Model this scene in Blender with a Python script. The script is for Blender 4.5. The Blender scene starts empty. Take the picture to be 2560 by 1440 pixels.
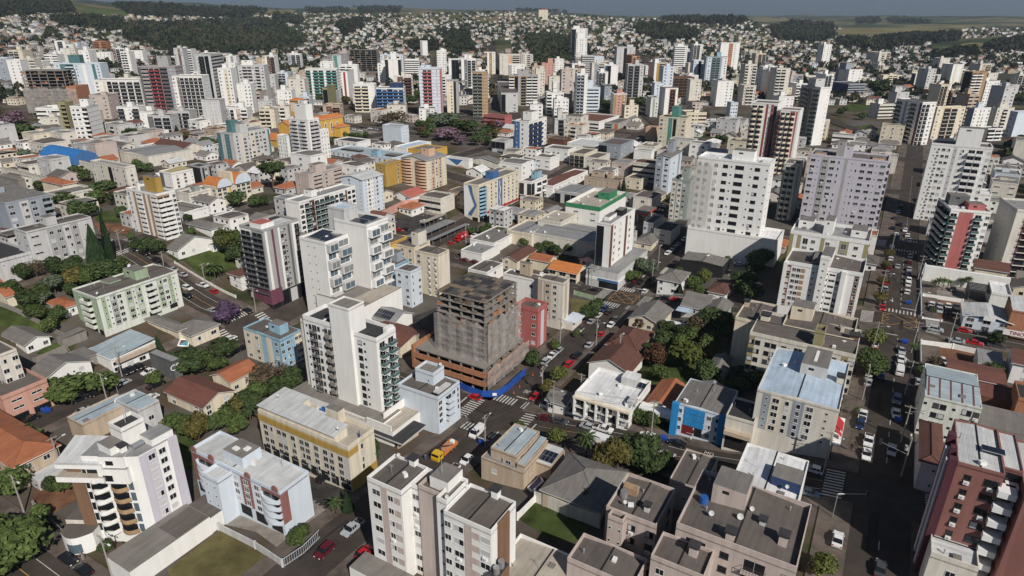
import bpy, math, random
from mathutils import Vector, Matrix
random.seed(11)
S = bpy.context.scene
COL = S.collection
R = math.radians
# ---------------------------------------------------------------- camera, sky, sun, exposure
H = 100.0                      # drone height above the lowest crossing
FPX = 1630.0                   # focal length in pixels of the 2560 px wide photo
PITCH, ROLL = R(22.5), R(0.3)
cam_d = bpy.data.cameras.new("camera"); cam = bpy.data.objects.new("camera", cam_d); COL.objects.link(cam)
cam_d.sensor_width = 36.0; cam_d.lens = 36.0*FPX/2560.0
cam_d.clip_start = 1.0; cam_d.clip_end = 40000.0
_f = Vector((0, math.cos(PITCH), -math.sin(PITCH))); _r0 = Vector((1, 0, 0)); _u0 = _r0.cross(_f)
CR = math.cos(ROLL)*_r0 + math.sin(ROLL)*_u0
CU = -math.sin(ROLL)*_r0 + math.cos(ROLL)*_u0
CF = _f
EYE = Vector((0, 0, H))
cam.matrix_world = Matrix(((CR.x, CU.x, -CF.x, 0), (CR.y, CU.y, -CF.y, 0), (CR.z, CU.z, -CF.z, H), (0, 0, 0, 1)))
S.camera = cam
SUN_AZ, SUN_EL = R(153.5), R(39.0)          # azimuth measured from +Y towards +X
w = bpy.data.worlds.new("World"); S.world = w; w.use_nodes = True
nt = w.node_tree; nt.nodes.clear()
sky = nt.nodes.new("ShaderNodeTexSky"); sky.sky_type = 'NISHITA'; sky.sun_disc = False
sky.sun_elevation = SUN_EL; sky.sun_rotation = SUN_AZ
sky.altitude = 600; sky.air_density = 1.0; sky.dust_density = 0.6; sky.ozone_density = 2.0
bg = nt.nodes.new("ShaderNodeBackground"); bg.inputs[1].default_value = 0.050
tcw = nt.nodes.new("ShaderNodeTexCoord"); sxyz = nt.nodes.new("ShaderNodeSeparateXYZ"); nt.links.new(tcw.outputs['Generated'], sxyz.inputs[0])
skr = nt.nodes.new("ShaderNodeValToRGB"); skr.color_ramp.elements[0].position = 0.0; skr.color_ramp.elements[0].color = (.23, .32, .50, 1)   # smoky blue-grey horizon air
skr.color_ramp.elements[1].position = .35; skr.color_ramp.elements[1].color = (.95, .93, .90, 1)
nt.links.new(sxyz.outputs[2], skr.inputs[0])
smx = nt.nodes.new("ShaderNodeMix"); smx.data_type = 'RGBA'; smx.blend_type = 'MULTIPLY'; smx.inputs[0].default_value = 1.0
wo = nt.nodes.new("ShaderNodeOutputWorld")
nt.links.new(sky.outputs[0], smx.inputs[6]); nt.links.new(skr.outputs[0], smx.inputs[7]); nt.links.new(smx.outputs[2], bg.inputs[0]); nt.links.new(bg.outputs[0], wo.inputs[0])
sl = bpy.data.lights.new("sun", 'SUN'); sl.energy = 4.3; sl.angle = R(0.5); sl.color = (1.0, 0.94, 0.86)
so = bpy.data.objects.new("sun", sl); COL.objects.link(so)
sd = Vector((math.sin(SUN_AZ)*math.cos(SUN_EL), math.cos(SUN_AZ)*math.cos(SUN_EL), math.sin(SUN_EL)))
so.rotation_euler = sd.to_track_quat('Z', 'Y').to_euler(); so.location = (0, 0, 400)
S.view_settings.view_transform = 'Standard'; S.view_settings.look = 'None'
S.view_settings.exposure = 0.1; S.view_settings.gamma = 1.0
S.cycles.max_bounces = 4; S.cycles.diffuse_bounces = 2; S.cycles.glossy_bounces = 2; S.cycles.transparent_max_bounces = 6
HAZE = .000062
S.cycles.volume_bounces = 0
# ---------------------------------------------------------------- geometry of the place
AZ0 = R(30.3)
AH = Vector((math.sin(AZ0), math.cos(AZ0), 0)); BH = Vector((math.cos(AZ0), -math.sin(AZ0), 0))
A0, B0 = 127.8, -79.5          # the crossing in front of the building site, in street axes
GA = [-220, -70, 0, 94, 188, 330]
GB = [-330, -172, -112, -95, -40, 0, 45, 90, 200, 330]
GZ = [[14, 10, 5, 4, 5, 7, 8, 11, 12, 12], [16, 14, 5, 3, 3, 5.5, 7, 11, 12, 12], [20, 18, 5, 0, 0, 0, 5.5, 12, 13, 13],
      [20, 16, 6, 2, 0, 0, 6, 12.5, 13, 13], [18, 14, 8, 6, 5, 6, 8, 10, 11, 12], [16, 14, 12, 12, 12, 12, 12, 12, 13, 14]]
FT = [-60, -38, -26, -20, -8, 0, 8, 16, 25, 38, 60]           # azimuth of the far terrain, degrees
FD = [300, 600, 1000, 1500, 2000, 2500, 3200, 4500, 7000, 14000]
FZ = [[14]*11,
      [18, 18, 18, 17, 15, 15, 15, 15, 15, 15, 15],
      [32, 32, 26, 22, 20, 22, 20, 20, 17, 16, 16],
      [55, 50, 38, 28, 34, 40, 36, 32, 22, 20, 20],
      [90, 80, 55, 40, 52, 62, 55, 46, 30, 28, 30],
      [150, 120, 80, 56, 75, 84, 80, 66, 44, 44, 50],
      [190, 175, 125, 100, 112, 118, 104, 88, 64, 60, 66],
      [170, 150, 150, 140, 110, 100, 92, 84, 72, 66, 70],
      [260, 230, 215, 200, 172, 150, 132, 120, 112, 105, 105],
      [170, 165, 160, 150, 140, 135, 130, 130, 128, 124, 120]]
def _cell(v, g):
    if v <= g[0]: return 0, 0.0
    if v >= g[-1]: return len(g)-2, 1.0
    for i in range(len(g)-1):
        if v < g[i+1]: return i, (v-g[i])/(g[i+1]-g[i])
def _bil(i, t, j, u, Z):
    return (Z[i][j]*(1-u)+Z[i][j+1]*u)*(1-t) + (Z[i+1][j]*(1-u)+Z[i+1][j+1]*u)*t
def _sm(t): return t*t*(3-2*t)
def tz(x, y):
    "terrain height"
    d = math.hypot(x, y)
    zn = zf = 0.0
    k = 0.0 if d < 330 else (1.0 if d > 620 else _sm((d-330)/290))
    if k < 1:
        a = x*AH.x+y*AH.y-A0; b = x*BH.x+y*BH.y-B0
        i, t = _cell(a, GA); j, u = _cell(b, GB)
        zn = _bil(i, _sm(t), j, _sm(u), GZ)
    if k > 0:
        i, t = _cell(d, FD); j, u = _cell(math.degrees(math.atan2(x, max(y, 1e-3))), FT)
        zf = _bil(i, t, j, _sm(u), FZ)
        if d > 900:
            q = min(1, (d-900)/1200)
            zf += q*(7*math.sin(x*.0061+1.3)*math.sin(y*.0043+.4)+4*math.sin(x*.013+y*.009))
        if d > 3400: zf += min(1, (d-3400)/1500)*(16*math.sin(x*.0016+2)+9*math.sin(x*.0041+y*.001))
    return zn*(1-k)+zf*k
def P(a, b, dz=0.0):
    "street axes -> world point on the terrain"
    v = AH*(a+A0)+BH*(b+B0); return Vector((v.x, v.y, tz(v.x, v.y)+dz))
def ray(px, py):
    return CF + CR*((px-1280)/FPX) - CU*((py-720)/FPX)
def atz(px, py, z):
    d = ray(px, py); return EYE + d*((z-H)/d.z)
def G(px, py, dz=0.0):
    "where the line of sight through a spot of the photo meets the terrain (+dz)"
    d = ray(px, py); t0 = 40.0; t = t0
    while t < 16000:
        q = EYE+d*t
        if q.z <= tz(q.x, q.y)+dz: break
        t0 = t; t *= 1.012
    lo, hi = t0, t
    for _ in range(22):
        m = (lo+hi)/2; q = EYE+d*m
        if q.z <= tz(q.x, q.y)+dz: hi = m
        else: lo = m
    return EYE+d*hi
def proj(v):
    v = v-EYE; z = v.dot(CF); return 1280+FPX*v.dot(CR)/z, 720-FPX*v.dot(CU)/z
def vpx(az): 
    d = Vector((math.sin(az), math.cos(az), 0)); return 1280+FPX*d.dot(CR)/d.dot(CF)
def run(p, d, px):
    "metres along d from p until the picture column px"
    k = (px-1280)/FPX; v = p-EYE
    return (k*v.dot(CF)-v.dot(CR))/(d.dot(CR)-k*d.dot(CF))
# ---------------------------------------------------------------- materials
MATS = {}
def _mat(key):
    m = bpy.data.materials.new(key); m.use_nodes = True
    n = m.node_tree.nodes; return m, n, m.node_tree.links, n["Principled BSDF"]
PAL = dict(wh=(.82, .82, .80), ow=(.70, .67, .60), cr=(.74, .67, .53), be=(.52, .42, .32), gr=(.40, .40, .40), lg=(.58, .58, .58), dg=(.13, .135, .14),
  lb=(.62, .69, .77), sb=(.30, .49, .62), bl=(.06, .16, .36), nb=(.03, .06, .15), re=(.30, .06, .06), br=(.15, .07, .05), te=(.09, .20, .21),
  gn=(.05, .24, .12), pg=(.71, .74, .68), ye=(.66, .42, .10), yl=(.72, .66, .53), orr=(.62, .16, .03), pk=(.60, .34, .27), mv=(.56, .54, .61), ta=(.40, .27, .16),
  ol=(.34, .31, .17), gd=(.46, .30, .08), sa=(.68, .45, .32), rw=(.46, .15, .14), bk=(.025, .025, .027), gb=(.33, .37, .42), az=(.03, .26, .60), pr=(.10, .035, .05),
  co=(.27, .25, .23), mi=(.36, .46, .31), gg=(.33, .37, .35), bri=(.42, .20, .115), wd=(.22, .13, .08), sg=(.30, .36, .30), te2=(.10, .28, .24),
  pu=(.16, .06, .09), ro=(.28, .13, .115), rp=(.55, .47, .43))
def wall(c):
    k = 'wall '+c
    if k in MATS: return MATS[k]
    m, n, l, p = _mat(k); col = PAL[c]
    tc = n.new("ShaderNodeTexCoord"); mp = n.new("ShaderNodeMapping"); mp.inputs['Scale'].default_value = (.9, .9, .10)
    no = n.new("ShaderNodeTexNoise"); no.inputs['Scale'].default_value = 1.1; no.inputs['Detail'].default_value = 5
    n2 = n.new("ShaderNodeTexNoise"); n2.inputs['Scale'].default_value = .16; n2.inputs['Detail'].default_value = 3
    r = n.new("ShaderNodeValToRGB"); r.color_ramp.elements[0].position = .30; r.color_ramp.elements[1].position = .62
    r.color_ramp.elements[0].color = tuple(v*(.93 if c in ('wh', 'lb', 'mv') else .80)*q for v, q in zip(col, (1, .98, .95)))+(1,); r.color_ramp.elements[1].color = col+(1,)
    mx = n.new("ShaderNodeMix"); mx.data_type = 'RGBA'; mx.blend_type = 'MULTIPLY'; mx.inputs[0].default_value = .12
    l.new(tc.outputs['Object'], mp.inputs[0]); l.new(mp.outputs[0], no.inputs[0]); l.new(tc.outputs['Object'], n2.inputs[0])
    l.new(no.outputs[0], r.inputs[0]); l.new(r.outputs[0], mx.inputs[6]); l.new(n2.outputs[0], mx.inputs[7]); l.new(mx.outputs[2], p.inputs['Base Color'])
    p.inputs['Roughness'].default_value = .75; p.inputs['Specular IOR Level'].default_value = .25
    MATS[k] = m; return m
RPAL = dict(g=(.118, .101, .090), l=(.26, .26, .26), w=(.72, .72, .72), b=(.44, .54, .65), t=(.34, .12, .055), d=(.115, .05, .036), k=(.035, .035, .038), c=(.20, .182, .165),
   o=(.52, .18, .05), s=(.36, .43, .47), r=(.40, .12, .09), u=(.03, .17, .45), p=(.40, .36, .30), e=(.15, .058, .042), m=(.52, .53, .53), y=(.40, .34, .17), n=(.175, .162, .15))
def roofm(c, rib=None):
    "roof sheets or tiles: ribs run down the slope (local y unless rib == 'x')"
    k = 'roof '+c+(rib or '')
    if k in MATS: return MATS[k]
    m, n, l, p = _mat(k); col = RPAL[c]
    tc = n.new("ShaderNodeTexCoord")
    no = n.new("ShaderNodeTexNoise"); no.inputs['Scale'].default_value = .35; no.inputs['Detail'].default_value = 8; no.inputs['Roughness'].default_value = .7
    mp = n.new("ShaderNodeMapping"); mp.inputs['Scale'].default_value = (1.6, .10, 1) if rib != 'x' else (.10, 1.6, 1)
    n3 = n.new("ShaderNodeTexNoise"); n3.inputs['Scale'].default_value = 1.0; n3.inputs['Detail'].default_value = 4
    l.new(tc.outputs['Object'], no.inputs[0]); l.new(tc.outputs['Object'], mp.inputs[0]); l.new(mp.outputs[0], n3.inputs[0])
    ad = n.new("ShaderNodeMath"); ad.operation = 'ADD'; l.new(no.outputs[0], ad.inputs[0]); l.new(n3.outputs[0], ad.inputs[1])
    r = n.new("ShaderNodeValToRGB"); r.color_ramp.elements[0].position = .38; r.color_ramp.elements[1].position = .64
    hf = n.new("ShaderNodeMath"); hf.operation = 'MULTIPLY'; hf.inputs[1].default_value = .5; l.new(ad.outputs[0], hf.inputs[0])
    r.color_ramp.elements[0].color = tuple(v*.76 for v in col)+(1,); r.color_ramp.elements[1].color = tuple(min(.8, v*1.14) for v in col)+(1,)
    l.new(hf.outputs[0], r.inputs[0]); l.new(r.outputs[0], p.inputs['Base Color'])
    p.inputs['Roughness'].default_value = .6 if c in 'wbslu' else .85
    if c not in 'kc':
        wv = n.new("ShaderNodeTexWave"); wv.wave_type = 'BANDS'; wv.bands_direction = 'Y' if rib == 'x' else 'X'
        wv.inputs['Scale'].default_value = 1.6; wv.inputs['Distortion'].default_value = .15
        bp = n.new("ShaderNodeBump"); bp.inputs['Strength'].default_value = .35; bp.inputs['Distance'].default_value = .06
        l.new(tc.outputs['Object'], wv.inputs[0]); l.new(wv.outputs[1], bp.inputs['Height']); l.new(bp.outputs[0], p.inputs['Normal'])
    MATS[k] = m; return m
def plain(k, col, rough=.6, metal=0.0, emit=None, noise=0.0, nscale=.3, alpha=None, spec=.4):
    if k in MATS: return MATS[k]
    m, n, l, p = _mat(k); p.inputs['Base Color'].default_value = tuple(col)+(1,)
    p.inputs['Roughness'].default_value = rough; p.inputs['Metallic'].default_value = metal; p.inputs['Specular IOR Level'].default_value = spec
    if noise:
        tc = n.new("ShaderNodeTexCoord"); no = n.new("ShaderNodeTexNoise"); no.inputs['Scale'].default_value = nscale; no.inputs['Detail'].default_value = 9; no.inputs['Roughness'].default_value = .65
        r = n.new("ShaderNodeValToRGB"); r.color_ramp.elements[0].position = .34; r.color_ramp.elements[1].position = .66
        r.color_ramp.elements[0].color = tuple(max(0, v*(1-noise)) for v in col)+(1,); r.color_ramp.elements[1].color = tuple(min(.85, v*(1+noise)) for v in col)+(1,)
        l.new(tc.outputs['Object'], no.inputs[0]); l.new(no.outputs[0], r.inputs[0]); l.new(r.outputs[0], p.inputs['Base Color'])
    if alpha is not None: p.inputs['Alpha'].default_value = alpha
    MATS[k] = m; return m
GLASS = [plain('glass dark', (.012, .014, .017), .12, spec=.5), plain('glass curtain', (.07, .075, .08), .2), plain('glass pale', (.20, .21, .21), .25)]
GREENGL = plain('glass green', (.07, .13, .125), .15); BLUEGL = plain('glass blue', (.09, .13, .16), .12)
FRW = plain('frame white', (.62, .62, .61), .5); FRD = plain('frame dark', (.04, .04, .045), .5); FRA = plain('frame aluminium', (.36, .37, .38), .4)
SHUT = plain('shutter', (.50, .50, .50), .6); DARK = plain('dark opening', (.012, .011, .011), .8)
METAL = plain('metal', (.42, .43, .44), .35, .6); WHITE = plain('white paint', (.76, .76, .75), .45)
SOLAR = plain('solar panel', (.012, .016, .03), .18, spec=.6)
TANKB = plain('water tank', (.02, .10, .35), .4)
# ---------------------------------------------------------------- mesh helpers
class M:
    def __init__(s): s.v = []; s.f = []; s.mi = []; s.mats = []
    def m(s, mat):
        for i, x in enumerate(s.mats):
            if x is mat: return i
        s.mats.append(mat); return len(s.mats)-1
    def face(s, pts, mat):
        i = len(s.v); s.v.extend([tuple(p) for p in pts]); s.f.append(tuple(range(i, i+len(pts)))); s.mi.append(s.m(mat))
    def box(s, x0, x1, y0, y1, z0, z1, mat, top=None, skip=''):
        i = len(s.v); k = s.m(mat); t = s.m(top) if top else k
        s.v.extend([(x0, y0, z0), (x1, y0, z0), (x1, y1, z0), (x0, y1, z0), (x0, y0, z1), (x1, y0, z1), (x1, y1, z1), (x0, y1, z1)])
        for nm, q in (('f', (0, 1, 5, 4)), ('r', (1, 2, 6, 5)), ('k', (2, 3, 7, 6)), ('l', (3, 0, 4, 7)), ('t', (4, 5, 6, 7)), ('d', (3, 2, 1, 0))):
            if nm in skip: continue
            s.f.append(tuple(i+a for a in q)); s.mi.append(t if nm == 't' else k)
    def prism(s, poly, z0, z1, mat, top=None, bottom=True):
        n = len(poly); i = len(s.v); k = s.m(mat); t = s.m(top) if top else k
        s.v.extend([(x, y, z0) for x, y in poly]); s.v.extend([(x, y, z1) for x, y in poly])
        for a in range(n):
            b = (a+1) % n; s.f.append((i+a, i+b, i+n+b, i+n+a)); s.mi.append(k)
        s.f.append(tuple(range(i+n, i+2*n))); s.mi.append(t)
        if bottom: s.f.append(tuple(range(i+n-1, i-1, -1))); s.mi.append(k)
    def tube(s, p0, p1, r0, r1, mat, n=6, cap=True):
        p0 = Vector(p0); p1 = Vector(p1); d = (p1-p0).normalized()
        u = d.orthogonal().normalized(); v = d.cross(u); i = len(s.v); k = s.m(mat)
        for p, r in ((p0, r0), (p1, r1)):
            for a in range(n):
                c = p+(u*math.cos(2*math.pi*a/n)+v*math.sin(2*math.pi*a/n))*r; s.v.append(tuple(c))
        for a in range(n):
            b = (a+1) % n; s.f.append((i+a, i+b, i+n+b, i+n+a)); s.mi.append(k)
        if cap: s.f.append(tuple(range(i+n, i+2*n))); s.mi.append(k); s.f.append(tuple(range(i+n-1, i-1, -1))); s.mi.append(k)
    def add(s, o, mtx):
        i = len(s.v); s.v.extend([tuple(mtx @ Vector(p)) for p in o.v]); mm = [s.m(x) for x in o.mats]
        s.f.extend([tuple(i+a for a in q) for q in o.f]); s.mi.extend([mm[a] for a in o.mi])
    def mesh(s, name, smooth=False):
        me = bpy.data.meshes.new(name); me.from_pydata(s.v, [], s.f)
        for x in s.mats: me.materials.append(x)
        me.polygons.foreach_set("material_index", s.mi)
        if smooth: me.polygons.foreach_set("use_smooth", [True]*len(s.f))
        me.update(); return me
    def build(s, name, parent=None, loc=None, rz=0.0, smooth=False):
        return link(name, s.mesh(name, smooth), parent, loc, rz)
def link(name, me, parent=None, loc=None, rz=0.0):
    o = bpy.data.objects.new(name, me)
    if parent: o.parent = parent
    if loc is not None: o.location = loc
    if rz: o.rotation_euler = (0, 0, rz)
    COL.objects.link(o); return o
def tag(o, label=None, cat=None, group=None, kind=None):
    if label: o["label"] = label
    if cat: o["category"] = cat
    if group: o["group"] = group
    if kind: o["kind"] = kind
    return o
def thing(name, label, cat, loc, rz=0.0, group=None):
    o = bpy.data.objects.new(name, None); o.empty_display_size = .5; o.location = loc; o.rotation_euler = (0, 0, rz); COL.objects.link(o)
    return tag(o, label, cat, group)
def smooth_poly(n, x0, x1, y0, bulge):
    return [(x0+(x1-x0)*i/n, y0-bulge*math.sin(math.pi*i/n)) for i in range(n+1)]

def lettering(name, txt, size, mat, loc, rot, parent=None, scale=(1, 1, 1), ext=.03):
    cu = bpy.data.curves.new(name, 'FONT'); cu.body = txt; cu.size = size; cu.align_x = 'CENTER'; cu.align_y = 'CENTER'; cu.extrude = ext
    t = bpy.data.objects.new(name, cu); COL.objects.link(t); bpy.context.view_layer.update()
    me = bpy.data.meshes.new_from_object(t.evaluated_get(bpy.context.evaluated_depsgraph_get())); bpy.data.objects.remove(t)
    me.name = name; me.materials.clear(); me.materials.append(mat)
    o = link(name, me, parent, loc); o.rotation_euler = rot; o.scale = scale; return o
# ---------------------------------------------------------------- windows, balconies and facades
PIECE = {}
def wmesh(wd, h, kind, fr):
    "a window: frame standing 4 cm proud, panes set back inside it (local x along the wall, -y outwards, z=0 at mid height)"
    k = ('w', wd, h, kind, fr.name)
    if k in PIECE: return PIECE[k]
    m = M(); t = .07; g = GLASS[0] if kind in (0, 1) else GLASS[kind-1] if kind < 4 else SHUT
    if kind == 5: g = BLUEGL
    x, z = wd/2, h/2
    m.box(-x, x, -.05, .0, -z, -z+t, fr, skip='k'); m.box(-x, x, -.05, 0, z-t, z, fr, skip='k')
    m.box(-x, -x+t, -.05, 0, -z+t, z-t, fr, skip='ktd'); m.box(x-t, x, -.05, 0, -z+t, z-t, fr, skip='ktd')
    m.face([(-x+t, -.012, -z+t), (x-t, -.012, -z+t), (x-t, -.012, z-t), (-x+t, -.012, z-t)], g)
    if wd > .9 and kind != 4: m.box(-.03, .03, -.045, -.012, -z+t, z-t, fr, skip='ktd')
    if kind == 1: m.box(-x+t, -.03, -.03, -.012, -z+t, z-t, SHUT, skip='k')
    if wd > .7: m.box(-x-.06, x+.06, -.12, 0, -z-.07, -z, fr, skip='k')
    PIECE[k] = m; return m
def bmesh_(wd, kind, c, fh):
    "a balcony with the glazed door behind it"
    k = ('b', round(wd, 1), kind, c, round(fh, 1))
    if k in PIECE: return PIECE[k]
    m = M(); x = wd/2; d = 1.25; b = -fh/2; wl = wall(c)
    hh = min(2.2, fh-.55)
    m.face([(-x*.86, -.012, b+.16), (x*.86, -.012, b+.16), (x*.86, -.012, b+.16+hh), (-x*.86, -.012, b+.16+hh)], GLASS[0])
    m.box(-.04, .04, -.05, -.012, b+.16, b+.16+hh, FRA, skip='k')
    if kind == 'r':
        pl = smooth_poly(8, -x, x, -.55, .85)+[(x, 0), (-x, 0)]
        m.prism(pl, b, b+.14, wl)
        o = smooth_poly(8, -x, x, -.55, .85); i = smooth_poly(8, -x+.1, x-.1, -.5, .78)
        for q in range(8):
            (ax, ay), (bx, by) = o[q], o[q+1]; (cx, cy), (ex, ey) = i[q], i[q+1]
            for pts in ([(ax, ay, b), (bx, by, b), (bx, by, b+1.1), (ax, ay, b+1.1)], [(ax, ay, b+1.1), (bx, by, b+1.1), (ex, ey, b+1.1), (cx, cy, b+1.1)], [(ex, ey, b+.1), (cx, cy, b+.1), (cx, cy, b+1.1), (ex, ey, b+1.1)]): m.face(pts, wl)
        for sx in (-1, 1): m.box(min(sx*x, sx*(x-.1)), max(sx*x, sx*(x-.1)), -.55, 0, b+.14, b+1.1, wl)
    elif kind == 'g':
        m.box(-x, x, -d, 0, b-.02, b+.16, wl, skip='k')
        m.box(-x, x, -d, -d+.05, b+.16, b+1.05, GREENGL); m.box(-x, -x+.05, -d+.05, 0, b+.16, b+1.05, GREENGL); m.box(x-.05, x, -d+.05, 0, b+.16, b+1.05, GREENGL)
        m.box(-x, x, -d-.02, -d+.06, b+1.05, b+1.12, FRA)
    elif kind == 'k':
        m.box(-x, x, -.9, 0, b-.02, b+.12, wl, skip='k')
        for q in range(9): m.box(-x+(2*x-.05)*q/8, -x+(2*x-.05)*q/8+.05, -.9, -.86, b+.12, b+1.05, FRD)
        m.box(-x, x, -.91, -.85, b+1.05, b+1.1, FRD); m.box(-x, -x+.05, -.86, 0, b+.95, b+1.05, FRD); m.box(x-.05, x, -.86, 0, b+.95, b+1.05, FRD)
    elif kind == 'l':
        m.box(-x, x, -.16, 0, b-.12, b+1.0, wl, skip='k')
    else:
        m.box(-x, x, -d, 0, b-.05, b+.14, wl, skip='k')
        m.box(-x, x, -d, -d+.12, b+.14, b+1.1, wl); m.box(-x, -x+.12, -d+.12, 0, b+.14, b+1.1, wl, skip='k'); m.box(x-.12, x, -d+.12, 0, b+.14, b+1.1, wl, skip='k')
    PIECE[k] = m; return m
def acmesh():
    k = ('ac',)
    if k not in PIECE:
        m = M(); m.box(-.4, .4, -.34, 0, -.3, .3, WHITE); m.tube((-.08, -.345, 0), (-.08, -.36, 0), .2, .2, FRA, 8); PIECE[k] = m
    return PIECE[k]
MESHC = {}
def piece_mesh(m, name):
    k = id(m)
    if k not in MESHC: MESHC[k] = m.mesh(name)
    return MESHC[k]
WT = dict(w=(1.4, 1.25), s=(.6, .6), W=(2.0, 1.3), D=(1.7, 2.15), t=(.7, 1.3), n=(2.6, .7), v=(.9, 1.2), N=(3.4, 1.5))
WGT = {'.': .6, 'b': 1.6, 'g': 1.6, 'r': 1.7, 'l': 1.6, 'k': 1.6, 'W': 1.5, 'N': 2.3, 'n': 1.8, 'D': 1.4, 's': .7, ',': .25, 'L': 2.2}
def facade(root, body, fx, o, u, L, z0, fl, fh, s, pal, fr, bc, mats, rz, seed=0, top_skip=0):
    """lay one facade described by a string, bay by bay from left to right as seen from outside.
    w s W D t n v windows, b r g k l balconies, . , blank, a aircon under a window; a digit paints the bay in pal[digit-1];
    p = coloured spandrel in every storey, h = dark glazed shaft, L = continuous band of glazing"""
    toks = []
    for c in s:
        if c.isdigit() and toks and toks[-1][1] is None and toks[-1][0] not in '.,' : toks[-1] = (toks[-1][0], int(c))
        elif c.isdigit(): toks.append(('.', int(c)))
        else: toks.append((c, None))
    tot = sum(WGT.get(t[0], 1.0) for t in toks) or 1
    n = Vector((u.y, -u.x, 0)); x = 0.0; rnd = random.Random(hash((s, round(L, 1), seed)) & 0xffff)
    def put(pm, name, x, z):
        if body is None: link(name, piece_mesh(pm, name), root, o+u*x+Vector((0, 0, z)), rz)
        else: body.add(pm, Matrix.Translation(o+u*x+Vector((0, 0, z))) @ Matrix.Rotation(rz, 4, 'Z'))
    def slab(xa, xb, za, zb, th, mat, name):
        m = M(); m.box(xa, xb, -th, 0, za, zb, mat, skip='k')
        if body is None: m.build(name, root, o, rz)
        else: body.add(m, Matrix.Translation(o) @ Matrix.Rotation(rz, 4, 'Z'))
    prev = None
    for c, dg in toks:
        wd = WGT.get(c, 1.0)/tot*L; mid = x+wd/2
        zt = z0+fl*fh
        if dg and pal: slab(x+.01, x+wd-.01, z0, zt+.3, .035+.004*dg, wall(pal[dg-1]), 'facade_panel')
        off = n*(.035+.004*dg+.002) if dg else Vector((0, 0, 0))
        oo = o; o = o+off
        if c == 'h': slab(x+.1, x+wd-.1, z0+.2, zt-.3, .03, GLASS[0], 'glazed_strip')
        for j in range(fl-top_skip):
            zc = z0+(j+.5)*fh
            if c in WT:
                ww, hh = WT[c]; ww = min(ww, wd*.86); q = rnd.random(); kind = 0 if q < .55 else 1 if q < .68 else 2 if q < .86 else 4
                if c in 'snN': kind = 0
                if c == 'D': kind = rnd.choice((0, 0, 2, 3))
                put(wmesh(round(ww, 1), hh, kind, fr), 'window', mid, zc+(.05 if c != 'D' else -.1))
                if rnd.random() < .10 and c in 'wW' and fh > 2.4: put(acmesh(), 'air_conditioner', mid, zc-1.0)
            elif c in 'bgrkl': put(bmesh_(wd*.94, c, bc, fh), 'balcony', mid, zc)
            elif c == 'a': put(wmesh(round(min(1.0, wd*.8), 1), 1.0, 0, fr), 'window', mid, zc); put(acmesh(), 'air_conditioner', mid, zc-.95)
            elif c == 'p': slab(x, x+wd, zc-.62, zc+.72, .03, wall(pal[0]), 'facade_panel')
            elif c == 'L': slab(x+.05, x+wd-.05, zc-.55, zc+.75, .03, GLASS[0], 'window_band')
        o = oo; x += wd
def place(spec, az=None):
    """spec = (tx, ty, by, lx, rx): the nearest roof corner and, below it, the foot of that wall as seen in the photo (by<0: height in metres),
    then the picture columns of the two other visible roof corners (negative: length in metres). Returns a grounded box in the place."""
    tx, ty, by, lx, rx = spec; az = AZ0 if az is None else R(az)
    a = Vector((math.sin(az), math.cos(az), 0)); b = Vector((math.cos(az), -math.sin(az), 0))
    if by > 0:
        d = ray(tx, ty); lo, hi = 30.0, 6000.0       # foot of the vertical through the roof corner
        for _ in range(60):
            mm = (lo+hi)/2; q = EYE+d*mm; g = Vector((q.x, q.y, tz(q.x, q.y))); yy = proj(g)[1]
            if q.z <= g.z: hi = mm
            elif yy > by: lo = mm
            else: hi = mm
        q = EYE+d*lo
    else:
        q = G(tx, ty, -by)
    gz = tz(q.x, q.y); h = q.z-gz
    left = tx < vpx(az)-20
    if left:
        W = -lx if lx < 0 else run(q, -b, lx); D = -rx if rx < 0 else run(q, a, rx); c = q-b*W
    else:
        D = -lx if lx < 0 else run(q, a, lx); W = -rx if rx < 0 else run(q, b, rx); c = q
    W = max(1.5, min(W, 140)); D = max(1.5, min(D, 120))
    if left: c = q-b*W
    return dict(o=Vector((c.x, c.y, gz)), rz=-az, W=W, D=D, h=h, left=left, dist=math.hypot(q.x, q.y), near=q)
FOOT = []
def claim(b, grow=0.0):
    o, W, D, rz = b['o'], b['W'], b['D'], b['rz']
    c = o+Vector((math.cos(rz), math.sin(rz), 0))*W/2+Vector((-math.sin(rz), math.cos(rz), 0))*D/2
    FOOT.append((c.x, c.y, math.hypot(W, D)/2+grow, c, W/2+grow, D/2+grow, rz))
def taken(x, y, r):
    for cx, cy, rr, c, hw, hd, rz in FOOT:
        dx, dy = x-cx, y-cy
        if dx*dx+dy*dy > (rr+r)**2: continue
        lx = abs(dx*math.cos(rz)+dy*math.sin(rz)); ly = abs(-dx*math.sin(rz)+dy*math.cos(rz))
        if lx < hw+r and ly < hd+r: return True
    return False
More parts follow.
